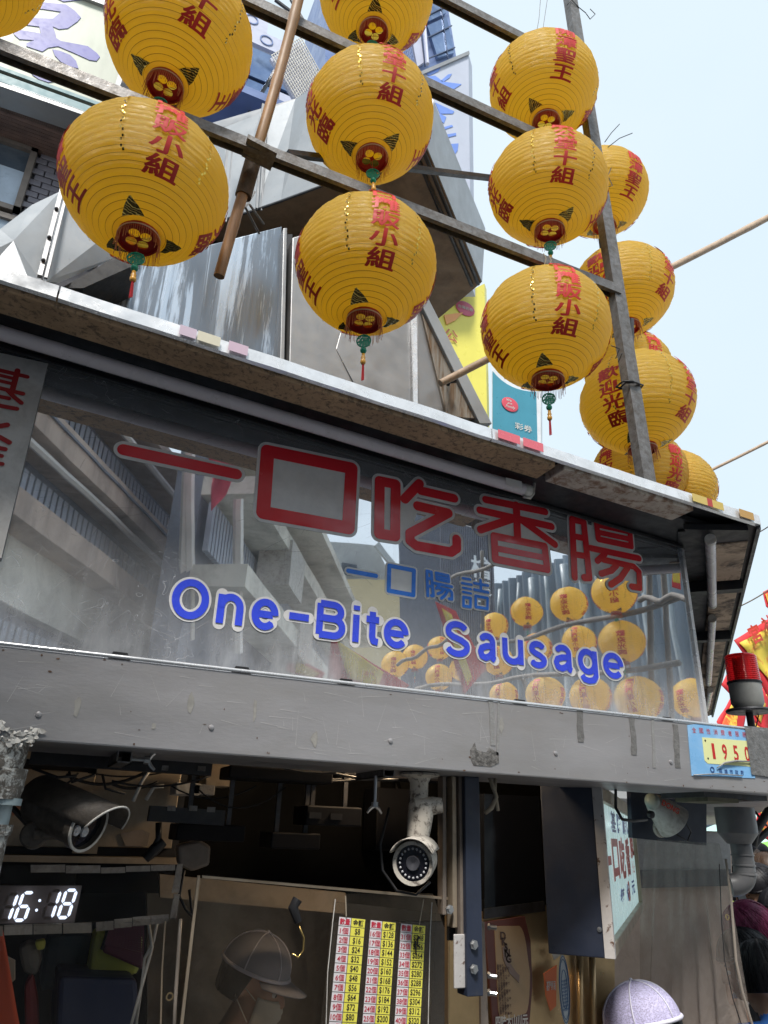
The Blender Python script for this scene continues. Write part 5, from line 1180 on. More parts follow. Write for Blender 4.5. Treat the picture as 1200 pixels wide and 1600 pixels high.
for (x0, y0, x1, y1, Y, m) in ((480, 1258, 565, 1292, 2.1, 'navy'), (425, 1300, 500, 1328, 2.1, 'navy'), (278, 1286, 382, 1316, 2.1, 'navy'), (360, 1195, 520, 1225, 2.05, 'navy'), (540, 1200, 700, 1222, 2.2, 'black'), (590, 1230, 640, 1330, 2.6, 'navy')):
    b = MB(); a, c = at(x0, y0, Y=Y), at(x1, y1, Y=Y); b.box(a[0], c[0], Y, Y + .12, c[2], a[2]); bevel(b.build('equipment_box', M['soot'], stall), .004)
    for f_ in (.2, .8):
        b = MB(); xx = a[0] + (c[0] - a[0]) * f_; b.box(xx - .006, xx + .006, Y + .05, Y + .062, a[2], 2.5); b.build('hanger_rod', M['dark_steel'], stall)
for px, py in ((492, 1274), (525, 1276)):
    b = MB(); q = at(px, py, Y=2.098); b.box(q[0] - .018, q[0] + .018, 2.094, 2.099, q[2] - .008, q[2] + .008); b.build('slot', M['cord'], stall)
b = MB()
for i in range(16):
    x0 = random.uniform(60, 640); w_ = random.uniform(40, 160); y0 = random.uniform(1190, 1235); Y_ = random.uniform(1.98, 2.3)
    b.tube(sag(at(x0, y0, Y=Y_), at(x0 + w_, y0 + random.uniform(-15, 20), Y=Y_), random.uniform(.01, .06)), random.uniform(.002, .0045), 5)
b.build('cable_tangle', M['cord'], stall, smooth=True, kind='stuff')
# wing nuts and screws under the beam
def wingnut(px, py, Y, horiz=False, L=.075):
    b = MB(); q = at(px, py, Y=Y); ax = UX if horiz else -UZ
    b.tube([q, q + ax * L], .0045, 8); 
    e = q + ax * L; b.tube([e - ax * .012, e], .009, 8)
    for s in (1, -1):
        w = (UZ if horiz else UX) * s; b.tube([e - ax * .004, e + w * .012 + ax * .004, e + w * .02 + ax * .014], [.005, .0045, .003], 6)
    return top(b.build('wing_bolt', M['screw'], smooth='auto'), ['wing nut bolt hanging down beside the round white camera', 'wing nut bolt lying sideways in the square tube under the beam'][horiz], 'bolt', 'wing nut bolts under the beam')
wingnut(587, 1212, 1.82); wingnut(205, 1186, 1.80, True, .04)
for px, py in ((195, 1180), (608, 1204)):
    b = MB(); q = at(px, py, Y=1.79); s = .016
    for (x0, x1, z0, z1_) in ((-s, s, -s, -s + .003), (-s, s, s - .003, s), (-s, -s + .003, -s, s), (s - .003, s, -s, s)): b.box(q[0] + x0, q[0] + x1, 1.79, 1.97, q[2] + z0, q[2] + z1_)
    b.build('square_tube', M['galv'], stall)

# ---- wall cabinets at the back left
cb = empty('wall_cabinet', at(150, 1350, Y=2.5), 'brown metal wall cabinet with flat doors and a steel rail behind the sooty camera', 'cabinet')
b = MB(); a, c = at(-60, 1190, Y=2.52), at(276, 1352, Y=2.52); b.box(a[0], c[0], 2.53, 2.9, c[2], a[2] + .1); b.build('carcass', M['cord'], cb)
for x0, y0, x1, y1 in ((-60, 1195, 130, 1325), (152, 1198, 268, 1326), (-60, 1150, 145, 1192), (150, 1150, 268, 1194)):
    b = MB(); a, c = at(x0, y0, Y=2.5), at(x1, y1, Y=2.5); b.box(a[0], c[0], 2.5, 2.525, c[2], a[2]); bevel(b.build('door', M['tan_steel'], cb), .003)
b = MB(); a, c = at(-60, 1334, Y=2.49), at(276, 1350, Y=2.49); b.box(a[0], c[0], 2.46, 2.53, c[2], a[2]); b.build('rail', M['tan_steel'], cb)
b = MB(); a, c = at(131, 1235, Y=2.49), at(151, 1334, Y=2.49); b.box(a[0], c[0], 2.485, 2.53, c[2], a[2]); b.build('stile', M['tan_steel'], cb)
b = MB(); q = at(183, 1278, Y=2.495); b.box(q[0] - .014, q[0] + .014, 2.47, 2.5, q[2] - .022, q[2] + .022); sw_ = b.build('switch', M['white'], cb)
b = MB(); b.box(q[0] - .006, q[0] + .006, 2.464, 2.47, q[2] - .008, q[2] + .008); b.build('rocker', M['red_letter'], sw_)
b = MB(); b.prism([at(x, y, Y=2.49) for x, y in ((188, 1302), (222, 1296), (234, 1302), (230, 1322), (196, 1322))], UY * .006); b.build('tape_patch', M['brown_steel'], cb)
for x0, y0, x1, y1, m in ((276, 1222, 312, 1243, 'white'), (300, 1224, 335, 1243, 'tape_light'), (325, 1190, 360, 1230, 'tan_steel')):
    b = MB(); a, c = at(x0, y0, Y=2.3), at(x1, y1, Y=2.3); b.box(a[0], c[0], 2.3, 2.4, c[2], a[2]); bevel(b.build('junction_box', M[m], cb), .003)
b = MB(); b.prism([at(x, y, Y=2.25) for x, y in ((278, 1320), (312, 1312), (330, 1322), (328, 1352), (300, 1362), (280, 1350))], UY * .05); bevel(b.build('wrapped_bundle', M['brown_steel'], cb), .008)

# ---- security cameras
def cyl(b, a, c, r, n=28): b.tube([a, c], r, n)
# round white camera, face on
cv = empty('security_camera', at(655, 1205, Y=1.80), 'round white security camera with a ring of lights hanging under the beam', 'camera')
p = at(655, 1203, Y=1.80); 
b = MB(); b.lathe([(.001, .0), (.052, -.001), (.054, -.006), (.030, -.012), (.024, -.024), (.0235, -.070), (.026, -.075), (.001, -.076)], (p[0], 1.80, 2.098), n=28); b.build('ceiling_mount', M['cctv'], cv, smooth='auto')
j = at(657, 1273, Y=1.79); b = MB(); b.lathe([(.03, .03), (.033, .018), (.031, -.02), (.028, -.055), (.018, -.065)], j, (.12, 0, 1), 20); b.tube([j + Vector((-.02, 0, .018)), j + Vector((.03, -.01, .022)), j + Vector((.052, -.02, .024))], [.022, .022, .018], 14)
b.build('swivel', M['cctv'], cv, smooth='auto')
f = at(645, 1349, Y=1.70); ax = Vector((.60, .78, .10)).normalized()   # body runs back and to the right
b = MB(); b.lathe([(.0475, -.004), (.0485, 0), (.0485, .03), (.044, .09), (.036, .13), (.0, .14)], f, ax, 36); b.lathe([(.0475, -.004), (.040, -.002), (.039, .006)], f, ax, 36); body = b.build('housing', M['cctv'], cv, smooth='auto')
b = MB(); b.lathe([(.041, .004), (.0, .003)], f, ax, 36); b.build('front_glass', M['lens'], cv)
b = MB(); b.lathe([(.017, -.002), (.015, -.006), (.009, -.004), (0, -.001)], f + ax * .004, ax, 24); b.build('lens', mat('grey_lens', (.06, .06, .07), .25), cv, smooth='auto')
u = ax.orthogonal().normalized(); w = ax.cross(u)
for i in range(20):
    a = 2 * math.pi * i / 20; b = MB(); b.ball(f + (u * math.cos(a) + w * math.sin(a)) * .0315 + ax * .002, .0028, 8, 6); b.build('led', M['led'], cv, smooth=True)
b = MB(); vs = []; n = 16   # sun visor
for i in range(n + 1):
    a = R(25) + R(130) * i / n
    up = UZ - ax * UZ.dot(ax); up.normalize(); sd2 = up.cross(ax)
    d = sd2 * math.cos(a) + up * math.sin(a)
    for s in (-.022, .10): vs.append(f + ax * s + d * (.054 + (.0 if s < 0 else -.004)))
b.add(vs, [(2 * i, 2 * i + 1, 2 * i + 3, 2 * i + 2) for i in range(n)]); o = b.build('visor', M['cctv'], cv, smooth=True); md = o.modifiers.new('s', 'SOLIDIFY'); md.thickness = .003
b = MB(); b.tube([at(608, 1262, Y=1.86), at(594, 1320, Y=1.86), at(598, 1360, Y=1.84), at(620, 1392, Y=1.82), at(650, 1398, Y=1.80), at(672, 1378, Y=1.80)], .0035, 7); b.build('cable', M['cord'], cv, smooth=True)
# sooty box camera with three lamps, seen from the side
c2 = empty('security_camera', at(60, 1310, Y=1.9), 'sooty old bullet camera with three lamps and a curved hood at lower left', 'camera')
a0 = at(66, 1258, Y=1.90); a1 = at(128, 1286, Y=1.82); ax = (a1 - a0).normalized()
b = MB(); L = (a1 - a0).length; b.lathe([(.0, -.02), (.040, -.02), (.047, .0), (.047, L * .25), (.048, L), (.052, L + .001), (.052, L + .02), (.047, L + .022), (.046, L + .008)], a0, ax, 30); b.build('housing', M['cctv_dirty'], c2, smooth='auto')
b = MB(); b.lathe([(.0462, L + .010), (0, L + .009)], a0, ax, 30); b.build('front_glass', M['lens'], c2)
b = MB(); b.lathe([(.0475, L + .022), (.053, L + .023), (.053, L + .018), (.0475, L + .017)], a0, ax, 36); b.build('front_ring', M['white'], c2, smooth='auto')
u = UZ - ax * UZ.dot(ax); u.normalize(); w = ax.cross(u)
for i, (du, dw) in enumerate(((.012, .018), (-.014, -.002), (-.012, .024), (.020, -.006))):
    q = a0 + ax * (L + .012) + u * du + w * dw; b = MB(); b.lathe([(.011, 0), (.010, .004), (.005, .002), (0, .005)], q, ax, 16); b.build('lamp', M['led'], c2, smooth='auto')
b = MB(); vs = []; n = 18
for i in range(n + 1):
    a = R(8) + R(164) * i / n; d = w * math.cos(a) + u * math.sin(a)
    for s in (-.02, L + .055 + .03 * math.sin(a)): vs.append(a0 + ax * s + d * .060)
b.add(vs, [(2 * i, 2 * i + 1, 2 * i + 3, 2 * i + 2) for i in range(n)]); o = b.build('hood', M['cctv_dirty'], c2, smooth=True); md = o.modifiers.new('s', 'SOLIDIFY'); md.thickness = .004
b = MB(); b.tube([p2 for p2 in vs[1::2]], .0022, 6); b.build('hood_edge', M['white'], c2, smooth=True)
b = MB(); q = at(53, 1304, Y=1.86); b.lathe([(0, -.03), (.027, -.03), (.028, .0), (.024, .004), (0, .004)], q, (-.1, -1, .1), 26); b.tube([q, at(98, 1302, Y=1.86)], .013, 12); b.build('base', M['cctv_dirty'], c2, smooth='auto')
b = MB(); b.tube([at(20, 1262, Y=1.9), at(45, 1290, Y=1.92)], .006, 8); b.tube([at(45, 1270, Y=1.95), at(50, 1290, Y=1.95), at(62, 1300, Y=1.95)], .012, 8); b.build('bracket', M['cord'], c2)
b = MB(); b.prism([at(x, y, Y=1.99) for x, y in ((16, 1264), (36, 1248), (40, 1254), (20, 1276))], UY * .02); b.build('orange_tab', plain('orange_tab', (.55, .20, .10), .5), c2)

# ---- peeling drain pipe at the left edge
dp = empty('drain_pipe', at(-5, 1350, Y=1.76), 'flaking white drain pipe with a pale blue lower section at the left edge', 'pipe')
def pipe(parent, px, py0, py1, r0, r1, Y, m, nm): 
    b = MB(); a, c = at(px, py0, Y=Y), at(px, py1, Y=Y); c = Vector((a[0], Y, c[2])); n = 30; k = 14; vs = []
    for i in range(k + 1):
        f_ = i / k
        for j in range(n): 
            an = 2 * math.pi * j / n; rr = (r0 + (r1 - r0) * f_) ; rr += .0025 * mn.noise(Vector((math.cos(an) * 3, math.sin(an) * 3, f_ * 4))) if 'flak' in m.name else 0
            q = a.lerp(c, f_); vs.append(q + Vector((math.cos(an) * rr, math.sin(an) * rr, 0)))
    b.add(vs, [(i * n + j, i * n + (j + 1) % n, (i + 1) * n + (j + 1) % n, (i + 1) * n + j) for i in range(k) for j in range(n)])
    return b.build(nm, m, parent, smooth='auto')
pipe(dp, 5, 1155, 1203, .052, .050, 1.75, M['peel'], 'upper_socket'); pipe(dp, 5, 1201, 1249, .047, .044, 1.75, M['peel'], 'upper_sleeve'); pipe(dp, 3, 1247, 1258, .038, .038, 1.75, M['paleblue_pvc'], 'blue_collar'); pipe(dp, 0, 1256, 1292, .024, .024, 1.75, M['paleblue_pvc'], 'blue_pipe'); pipe(dp, -1, 1288, 1305, .026, .025, 1.75, M['peel'], 'joint'); pipe(dp, -3, 1303, 1500, .019, .018, 1.75, M['peel'], 'lower_pipe')

# ---- grey drain with elbow at right
gp = empty('drain_elbow', at(1150, 1390, Y=1.82), 'grey plastic drain with a wide funnel and an elbow under the beam corner', 'pipe')
gY = 1.84; t0 = at(1149, 1262, Y=gY)
b = MB(); r1 = .060; k1 = at(1149, 1277, Y=gY); k2 = at(1150, 1302, Y=gY); k3 = at(1151, 1318, Y=gY)
b.lathe([(0, t0[2]), (r1, t0[2]), (r1, k2[2]), (.036, k3[2]), (.033, k3[2] - .001)], (k1[0], gY, 0), n=32); b.build('funnel', M['grey_pvc'], gp, smooth='auto')
e1 = Vector((k1[0] + .006, gY, k3[2])); e2 = at(1157, 1362, Y=gY); e2 = Vector((e1[0], gY, e2[2]))
b = MB(); b.tube([e1, e2], .032, 28); b.build('pipe', M['grey_pvc'], gp, smooth='auto')
for py in (1336, 1352, 1366):
    b = MB(); q = at(1157, py, Y=gY); b.lathe([(.032, .003), (.0345, .002), (.0345, -.002), (.032, -.003)], (e1[0], gY, q[2]), n=28); b.build('joint_ring', M['grey_pvc'], gp, smooth='auto')
b = MB(); q = e2 + UZ * .002; arc_ = [q + Vector((-.035 * (1 - math.cos(a)), .030 * (1 - math.cos(a)), -.042 * math.sin(a))) for a in np.linspace(0, math.pi / 2, 9)]; pass
b.tube(arc_, .033, 26); b.build('elbow', M['grey_pvc'], gp, smooth='auto')
b = MB(); q0, q1 = at(1100, 1242, Y=1.78), at(1200, 1252, Y=1.78); b.box(q0[0] - .01, q0[0] + .26, 1.77, 1.95, q1[2] + .0, 2.101); b.build('gutter_box', M['dark_steel'], stall)
b = MB(); b.box(q0[0] + .0, q0[0] + .13, 1.768, 1.90, q1[2] - .012, q1[2] + .0); b.build('gutter_lip', mat('lichen_lip', (.16, .15, .10), .8, 0, var=.3, vs=20), stall)

# ---- black cables right of the elbow
for i, (pts, r) in enumerate((([(1175, 1322), (1180, 1300), (1200, 1268), (1240, 1250)], .014), ([(1160, 1345), (1185, 1312), (1215, 1285), (1250, 1275)], .011), ([(1180, 1268), (1192, 1285), (1198, 1290)], .004))):
    b = MB(); b.tube([at(x, y, Y=1.88 + i * .02) for x, y in pts], r, 10); tag(b.build('cable', M['cord'], smooth=True), ['thick black cable bending right from the grey drain', 'second black cable running below the thick one at the right edge', 'thin grey cable tie hanging across the black cables'][i], 'cable')

b = MB(); b.prism([at(x, y, Y=2.62) for x, y in ((600, 1150), (940, 1170), (940, 1425), (700, 1450))], UY * .03); M['shade_black'] = plain('unlit_black', (.004, .004, .004), .9, spec=.1); b.build('added_dark_panel', M['shade_black'], stall)  # near-black panel added where only the unlit interior would show
b = MB(); b.box(.2, 1.55, 2.75, 2.78, 1.75, 2.5); b.build('added_dark_panel', M['shade_black'], stall)  # added near-black panel, keeps the lamp glow off the wall behind
# ---- light box on the 45 degree side
lb = empty('light_box_sign', at(935, 1496, Y=1.86), 'hanging light box with navy side, rusty white frame and pale sign face', 'sign')
Qn = at(938, 1400, Y=1.90); Qn = Vector((Qn[0], Qn[1], 0))
pl45 = (Qn, N45); plS = (Qn, D45)
def on_face(px, py): return at(px, py, pl=(Qn, N45))
def on_side(px, py): return at(px, py, pl=(Qn, D45))
zt_ = on_side(935, 1225)[2]; zb_2 = on_side(938, 1497)[2]; dep = (on_side(850, 1487) - on_side(938, 1495)).length
leng = (on_face(1003, 1424) - on_face(962, 1495)).length * .95
b = MB(); inn = -N45 * dep; a = Qn; c = Qn + D45 * (leng + .06)
b.prism([a + zv(zb_2), c + zv(zb_2), c + inn + zv(zb_2), a + inn + zv(zb_2)], zv(zt_ - zb_2)); bevel(b.build('case', M['navy'], lb), .003)
fw = .030
for (s0, s1, z0, z1_) in ((0, fw, zb_2, zt_), (leng + .03, leng + .06, zb_2, zt_), (fw, leng + .03, zb_2, zb_2 + .035), (fw, leng + .03, zt_ - .045, zt_)):
    b = MB(); p = a + D45 * s0; q = a + D45 * s1; b.prism([p + zv(z0) - N45 * .001, q + zv(z0) - N45 * .001, q + zv(z0) + N45 * .028, p + zv(z0) + N45 * .028], zv(z1_ - z0)); bevel(b.build('frame_bar', M['white_rust'] if s0 == 0 else M['tan_steel'], lb), .002)
b = MB(); b.prism([a - D45 * .002 + zv(zb_2 + .001), a - D45 * .002 + N45 * .028 + zv(zb_2 + .001), a - D45 * .002 + N45 * .028 + zv(zt_ - .002), a - D45 * .002 + zv(zt_ - .002)], D45 * -.002); b.build('frame_edge', M['white_rust'], lb)
fo = a + D45 * fw + N45 * .006
b = MB(); b.prism([fo + zv(zb_2 + .035), fo + D45 * leng + zv(zb_2 + .035), fo + D45 * leng + zv(zt_ - .045), fo + zv(zt_ - .045)], N45 * .004)
b.build('sign_face', mat('pale_aqua_acrylic', (.60, .80, .80), .25, 0, var=.06, vs=3, emit=(.62, .86, .86), es=.28), lb)
def ft(s, u_, v_, size, m, vert=False, off=.03, w=None):
    b = MB(); put_text(b, s, fo + D45 * (leng * u_) + zv(zb_2 + (zt_ - zb_2) * v_) + N45 * .0055, D45, UZ, size, off, w=w); return b.build('character', m, lb)
M['deepblue'] = plain('deep_blue_print', (.03, .08, .35), .4); M['signred'] = plain('orange_red_print', (.62, .06, .03), .4)
for i, ch in enumerate('基隆廟口'): ft(ch, .32 + .17 * i, .80, .075, M['deepblue'], w=leng * .14)
for i, ch in enumerate('一口吃香腸'): ft(ch, .10 + .20 * i, .53, .15, M['signred'], off=.05, w=leng * .17)
for i, ch in enumerate('每份元'): ft(ch, .40 + .2 * i, .25, .06, M['deepblue'], w=leng * .13)
ft('8', .62, .25, .10, M['signred'], w=leng * .07)
for py in (1271, 1452):
    b = MB(); q = on_side(930, py); b.lathe([(0, 0), (.007, 0), (.0065, .003), (0, .004)], q + Vector((0, 0, 0)) + N45 * .012, -D45, 12); b.build('screw', M['screw'], lb, smooth='auto')
b = MB(); q = on_face(948, 1230); b.tube([at(962, 1232, Y=1.92), at(962, 1262, Y=1.86), at(972, 1280, Y=1.84), at(990, 1283, Y=1.86), at(1010, 1281, Y=1.9)], .0045, 8)
top(b.build('cable', M['cord'], smooth=True), 'black cable looping in front of the pale light box face to the horn speaker', 'cable')

# ---- horn speaker on a dark board
hs = empty('horn_speaker', at(1045, 1285, Y=2.05), 'small cream oval horn speaker with red DONG lettering on a dark board', 'speaker')
b = MB(); P0 = [at(x, y, Y=2.14) for x, y in ((985, 1228), (1104, 1250), (1104, 1321), (988, 1309))]; b.prism(P0, UY * .02); b.build('mounting_board', M['navy'], hs)
hc = at(1036, 1268, Y=2.06); ax = Vector((.75, -.05, -.62)).normalized()
b = MB(); b.lathe([(.0, -.062), (.022, -.060), (.032, -.045), (.044, -.012), (.056, .028), (.060, .042), (.062, .052), (.056, .056), (.0, .05)], hc, ax, 30); b.build('horn_body', M['white'], hs, smooth='auto')
q = at(1019, 1252, Y=2.03); b = MB(); b.ball(q, .027, 18, 12, sc=(1, .8, 1)); b.build('driver_cap', mat('mint_grey_cap', (.40, .47, .42), .4, 0, var=.1), hs, smooth=True)
b = MB(); q = at(1015, 1272, Y=2.035); b.lathe([(.012, 0), (.012, .012), (.007, .016), (0, .016)], q, (0, -1, -.2), 14); b.build('cable_gland', M['cord'], hs, smooth='auto')
q = at(1032, 1292, Y=2.10); b = MB(); b.lathe([(0, 0), (.032, 0), (.034, .006), (.03, .012), (0, .013)], q, (-.1, -1, -.25), 24); b.build('mounting_foot', M['cctv'], hs, smooth='auto')
b = MB(); put_text(b, 'DONG', at(1048, 1261, Y=1.995), Vector((.93, .0, -.36)).normalized(), Vector((.34, -.2, .92)).normalized(), .024, .03, w=.075); b.build('lettering', M['signred'], hs)
b = MB(); b.tube([at(1068, 1280, Y=2.1), at(1080, 1300, Y=2.12), at(1074, 1314, Y=2.12), at(1050, 1300, Y=2.12)], .0025, 6); b.build('wire', M['cord'], hs, smooth=True)

# ---- middle posts
b = MB()
def vbar(px0, px1, py0, py1, Y, m, name, dy=.03):
    b = MB(); xa = at(px0, (py0 + py1) / 2, Y=Y)[0]; xb = at(px1, (py0 + py1) / 2, Y=Y)[0]; z1_ = at(px0, py0, Y=Y)[2]; z0 = at(px0, py1, Y=Y)[2]
    b.box(xa, xb, Y, Y + dy, z0, min(z1_, 2.10)); o = b.build(name, m, pst); bevel(o, .002); return o
pst = empty('door_track', at(715, 1560, Y=1.82), 'steel sliding track beside a navy angle post right of the price list', 'post')
vbar(692, 698, 1195, 1430, 1.86, M['brown_steel'], 'rail'); vbar(707, 714, 1195, 1450, 1.84, M['tan_steel'], 'rail'); vbar(719, 728, 1195, 1470, 1.83, M['brown_steel'], 'rail'); vbar(710, 728, 1460, 1545, 1.825, M['white_rust'], 'flat_bar', .006)
vbar(728, 752, 1195, 1558, 1.815, M['navy'], 'angle_post', .05); vbar(700, 720, 1195, 1470, 1.88, M['black'], 'track_back', .01)
for px, py in ((740, 1476), (740, 1514), (702, 1421)):
    b = MB(); q = at(px, py, Y=1.813 if px > 720 else 1.835); b.lathe([(0, 0), (.0115, 0), (.0115, .004), (.0075, .004), (.0075, .010), (0, .010)], q, (0, -1, 0), 6); b.build('bolt', M['screw'], pst)
b = MB(); b.tube([at(764, 1212, Y=1.82), at(770, 1230, Y=1.81), at(776, 1245, Y=1.815), at(768, 1262, Y=1.82), at(758, 1270, Y=1.82)], [.005, .006, .005, .007, .006], 7); b.tube([at(774, 1210, Y=1.82), at(773, 1235, Y=1.815), at(778, 1267, Y=1.82)], .005, 7)
top(b.build('rope_end', M['rope'], smooth=True), 'knotted scrap of pale cord hanging right of the navy post', 'cord')
# dark monitor between the post and the light box
mo = empty('dark_monitor', at(800, 1430, Y=2.15), 'black glossy screen hanging in shade left of the light box', 'monitor')
b = MB(); b.prism([at(x, y, Y=2.15) for x, y in ((757, 1240), (842, 1245), (852, 1424), (757, 1436))], UY * .05); b.build('screen', plain('black_gloss', (.008, .009, .012), .06), mo)
b = MB(); b.prism([at(x, y, Y=2.145) for x, y in ((757, 1420), (850, 1408), (852, 1424), (757, 1436))], UY * .004); b.build('lower_edge', M['dark_steel'], mo)

# ---- amber-tinted panel with stickers
gpn = empty('steel_screen', at(850, 1650, Y=2.1), 'warm brown steel screen with stickers below the light box', 'panel')
b = MB(); b.prism([at(x, y, Y=2.16) for x, y in ((700, 1430), (880, 1412), (960, 1470), (962, 1750), (700, 1750))], UY * .02); b.build('sheet', M['lamp_tint_steel'], gpn)
for x0 in (905, 925): 
    b = MB(); b.tube([at(x0, 1490, Y=2.14), at(x0 + 6, 1720, Y=2.14)], .010, 8); b.build('rolled_edge', M['lamp_tint_steel'], gpn, smooth=True)
b = MB(); P0 = [(757, 1441), (820, 1432), (829, 1470), (832, 1540), (824, 1640), (775, 1660), (767, 1560)]; b.prism([at(x, y, Y=2.13) for x, y in P0], UY * .01); bs_ = b.build('menu_board', mat('maroon_board', (.16, .055, .045), .4), gpn)
b = MB(); P1 = bez(Vector((773, 1456, 0)), Vector((773, 1447, 0)), Vector((782, 1447, 0)), 4) + bez(Vector((812, 1447, 0)), Vector((820, 1452, 0)), Vector((824, 1490, 0)), 5) + bez(Vector((828, 1520, 0)), Vector((828, 1575, 0)), Vector((822, 1583, 0)), 5) + [Vector((783, 1597, 0)), Vector((779, 1580, 0))]
b.prism([at(p[0], p[1], Y=2.128) for p in P1], UY * .003); b.build('tan_field', mat('tan_print', (.50, .34, .19), .4, 0, var=.12, vs=6), gpn)
M['brownink'] = plain('brown_ink', (.10, .055, .045), .5)
b = MB()
for i, ch in enumerate('DKSNG'): put_text(b, ch, at(786 + i * 2.2, 1462 + i * 9, Y=2.125), UX, UZ, .028, .03)
for r_ in range(20):
    for c_ in range(3 + (r_ * 5 % 3)): put_text(b, '香酥雞腳醬味大小中'[(r_ + c_) % 9], at(778 + c_ * 4 + r_ * .25, 1509 + r_ * 3.9, Y=2.125), UX, UZ, .0075, .02)
b.build('print', M['brownink'], gpn, kind='stuff')
b = MB(); b.prism([at(x, y, Y=2.125) for x, y in ((785, 1480), (793, 1478), (797, 1505), (806, 1518), (812, 1524), (811, 1536), (806, 1530), (796, 1520), (787, 1500))], UY * .002); b.build('drumstick_picture', plain('grey_brown_picture', (.28, .20, .17), .5), gpn)
b = MB(); put_text(b, '四味大山川元', at(800, 1595, Y=2.124), UX, UZ, .03, .03, w=.11); b.build('lettering', M['white'], gpn)
b = MB(); b.prism([at(x, y, Y=2.12) for x, y in ((850, 1521), (870, 1508), (869, 1572), (860, 1580), (853, 1555))], UY * .003); b.build('orange_sticker', plain('orange_sticker', (.70, .17, .05), .4), gpn)
b = MB(); put_text(b, '基隆郵局', at(861, 1540, Y=2.117), UX, Vector((.05, 0, 1)), .026, .02, w=.033); b.build('sticker_text', M['white'], gpn)
b = MB(); q = at(881, 1545, Y=2.12); b.ball(q, .001, 4, 4); b = MB(); b.add([q + Vector((.0195 * math.cos(a), -.002, .09 * math.sin(a))) for a in np.linspace(0, 2 * math.pi, 25)[:-1]], [tuple(range(24))]); b.build('oval_sticker', plain('white_sticker', (.62, .68, .70), .4), gpn)
b = MB()
for k_ in (.95, .85, .55): b.tube([q + Vector((.0195 * k_ * math.cos(a), -.0035, .09 * k_ * math.sin(a))) for a in np.linspace(0, 2 * math.pi, 25)], .0009, 4)
for r_ in range(9): put_text(b, '海洋城市基隆好味', q + Vector((.001, -.0036, .02 - r_ * .009)), Vector((1, 0, .15)), UZ, .008, .02, w=.022)
b.build('oval_print', plain('blue_ink', (.03, .13, .33), .5), gpn)
b = MB(); b.prism([at(x, y, Y=2.12) for x, y in ((862, 1488), (888, 1484), (866, 1500))], UY * .003); b.build('paper_corner', M['white'], gpn)
for py in (1448, 1524, 1551):
    b = MB(); q = at(762, py, Y=2.0); b.tube([q, q + Vector((.02, -.015, -.002))], .006, 8); b.lathe([(0, 0), (.009, 0), (.009, .007), (0, .007)], q, (.8, -.6, 0), 6); b.build('bolt', M['screw'], gpn)
b = MB(); b.prism([at(x, y, Y=2.02) for x, y in ((750, 1440), (757, 1440), (764, 1620), (752, 1620))], UY * .01); b.build('bracket_strip', M['brown_steel'], gpn)

# ---- stainless side wall and clear curtain at right
sw = empty('side_panel', at(1050, 1700, Y=2.2), 'dull brown steel side panel with a dark band behind the clear curtain', 'panel')
b = MB(); b.prism([at(x, y, Y=3.44) for x, y in ((930, 1290), (1142, 1300), (1146, 1450), (1162, 1560), (1200, 1750), (900, 1750))], UY * .03); b.build('sheet', mat('brown_mottled_steel', (.58, .46, .38), .45, .25, var=.2, vs=3, dirt=(.42, .31, .25), ds=9, da=.7, bump=.2, bs=30), sw)
b = MB(); b.prism([at(x, y, Y=3.40) for x, y in ((990, 1306), (1140, 1300), (1142, 1358), (994, 1360))], UY * .015); b.build('upper_sheet', M['tape_light'], sw)
b = MB(); b.prism([at(x, y, Y=3.39) for x, y in ((990, 1360), (1142, 1358), (1142, 1384), (994, 1388))], UY * .012); b.build('dark_band', M['grey_pvc'], sw)
def curtain(label, pts, m, edge=None, grom=(), folds=14, amp=.012):
    t = empty('clear_curtain', pts[3], label, 'curtain')
    b = MB(); a, c, d, e = [Vector(p) for p in pts]; n1, n2 = 90, 30; nrm = (c - a).cross(e - a).normalized(); vs = []
    for i in range(n1 + 1):
        u_ = i / n1
        for j in range(n2 + 1):
            v_ = j / n2; p = a.lerp(c, u_).lerp(e.lerp(d, u_), v_)
            w_ = amp * (math.sin(u_ * folds * (1 + .15 * v_) + 2 * v_) * .6 + mn.noise(Vector((u_ * 9, v_ * 2.2, amp * 90))) + .5 * math.sin(u_ * folds * 2.3 + 1.5)) * (.35 + v_)
            vs.append(p + nrm * w_)
    b.add(vs, [(i * (n2 + 1) + j, i * (n2 + 1) + j + 1, (i + 1) * (n2 + 1) + j + 1, (i + 1) * (n2 + 1) + j) for i in range(n1) for j in range(n2)])
    b.build('sheet', m, t, smooth=True)
    if edge:
        b = MB(); b.tube(edge, .0042, 6); b.build('edge_binding', mat('clear_binding', (.30, .26, .22), .3), t, smooth=True)
    for g_ in grom:
        b = MB(); b.lathe([(.005, 0), (.0085, .0), (.0085, .002), (.005, .002), (.005, 0)], g_, (0, -1, 0), 18); b.build('eyelet', mat('brass_eyelet', (.45, .33, .18), .35, .8), t, smooth='auto')
    return t
eg = [at(x, y, Y=1.86) for x, y in ((1134, 1342), (1142, 1400), (1146, 1450), (1150, 1500), (1160, 1550), (1175, 1600), (1190, 1650))]
curtain('creased clear vinyl curtain hanging at right below the horn speaker', [at(1006, 1310, Y=2.2), at(1124, 1318, Y=1.88), at(1182, 1680, Y=1.86), at(985, 1700, Y=2.2)], M['film_right'], eg, [at(1136, 1433, Y=1.855)], 19, .018)
b = MB(); b.tube([at(x, y, Y=1.865) for x, y in ((1124, 1350), (1127, 1430), (1132, 1500), (1145, 1560), (1165, 1620))], .0014, 5); top(b.build('hem_stitch', M['cord']), 'dark stitched hem line inside the edge of the right curtain', 'curtain')

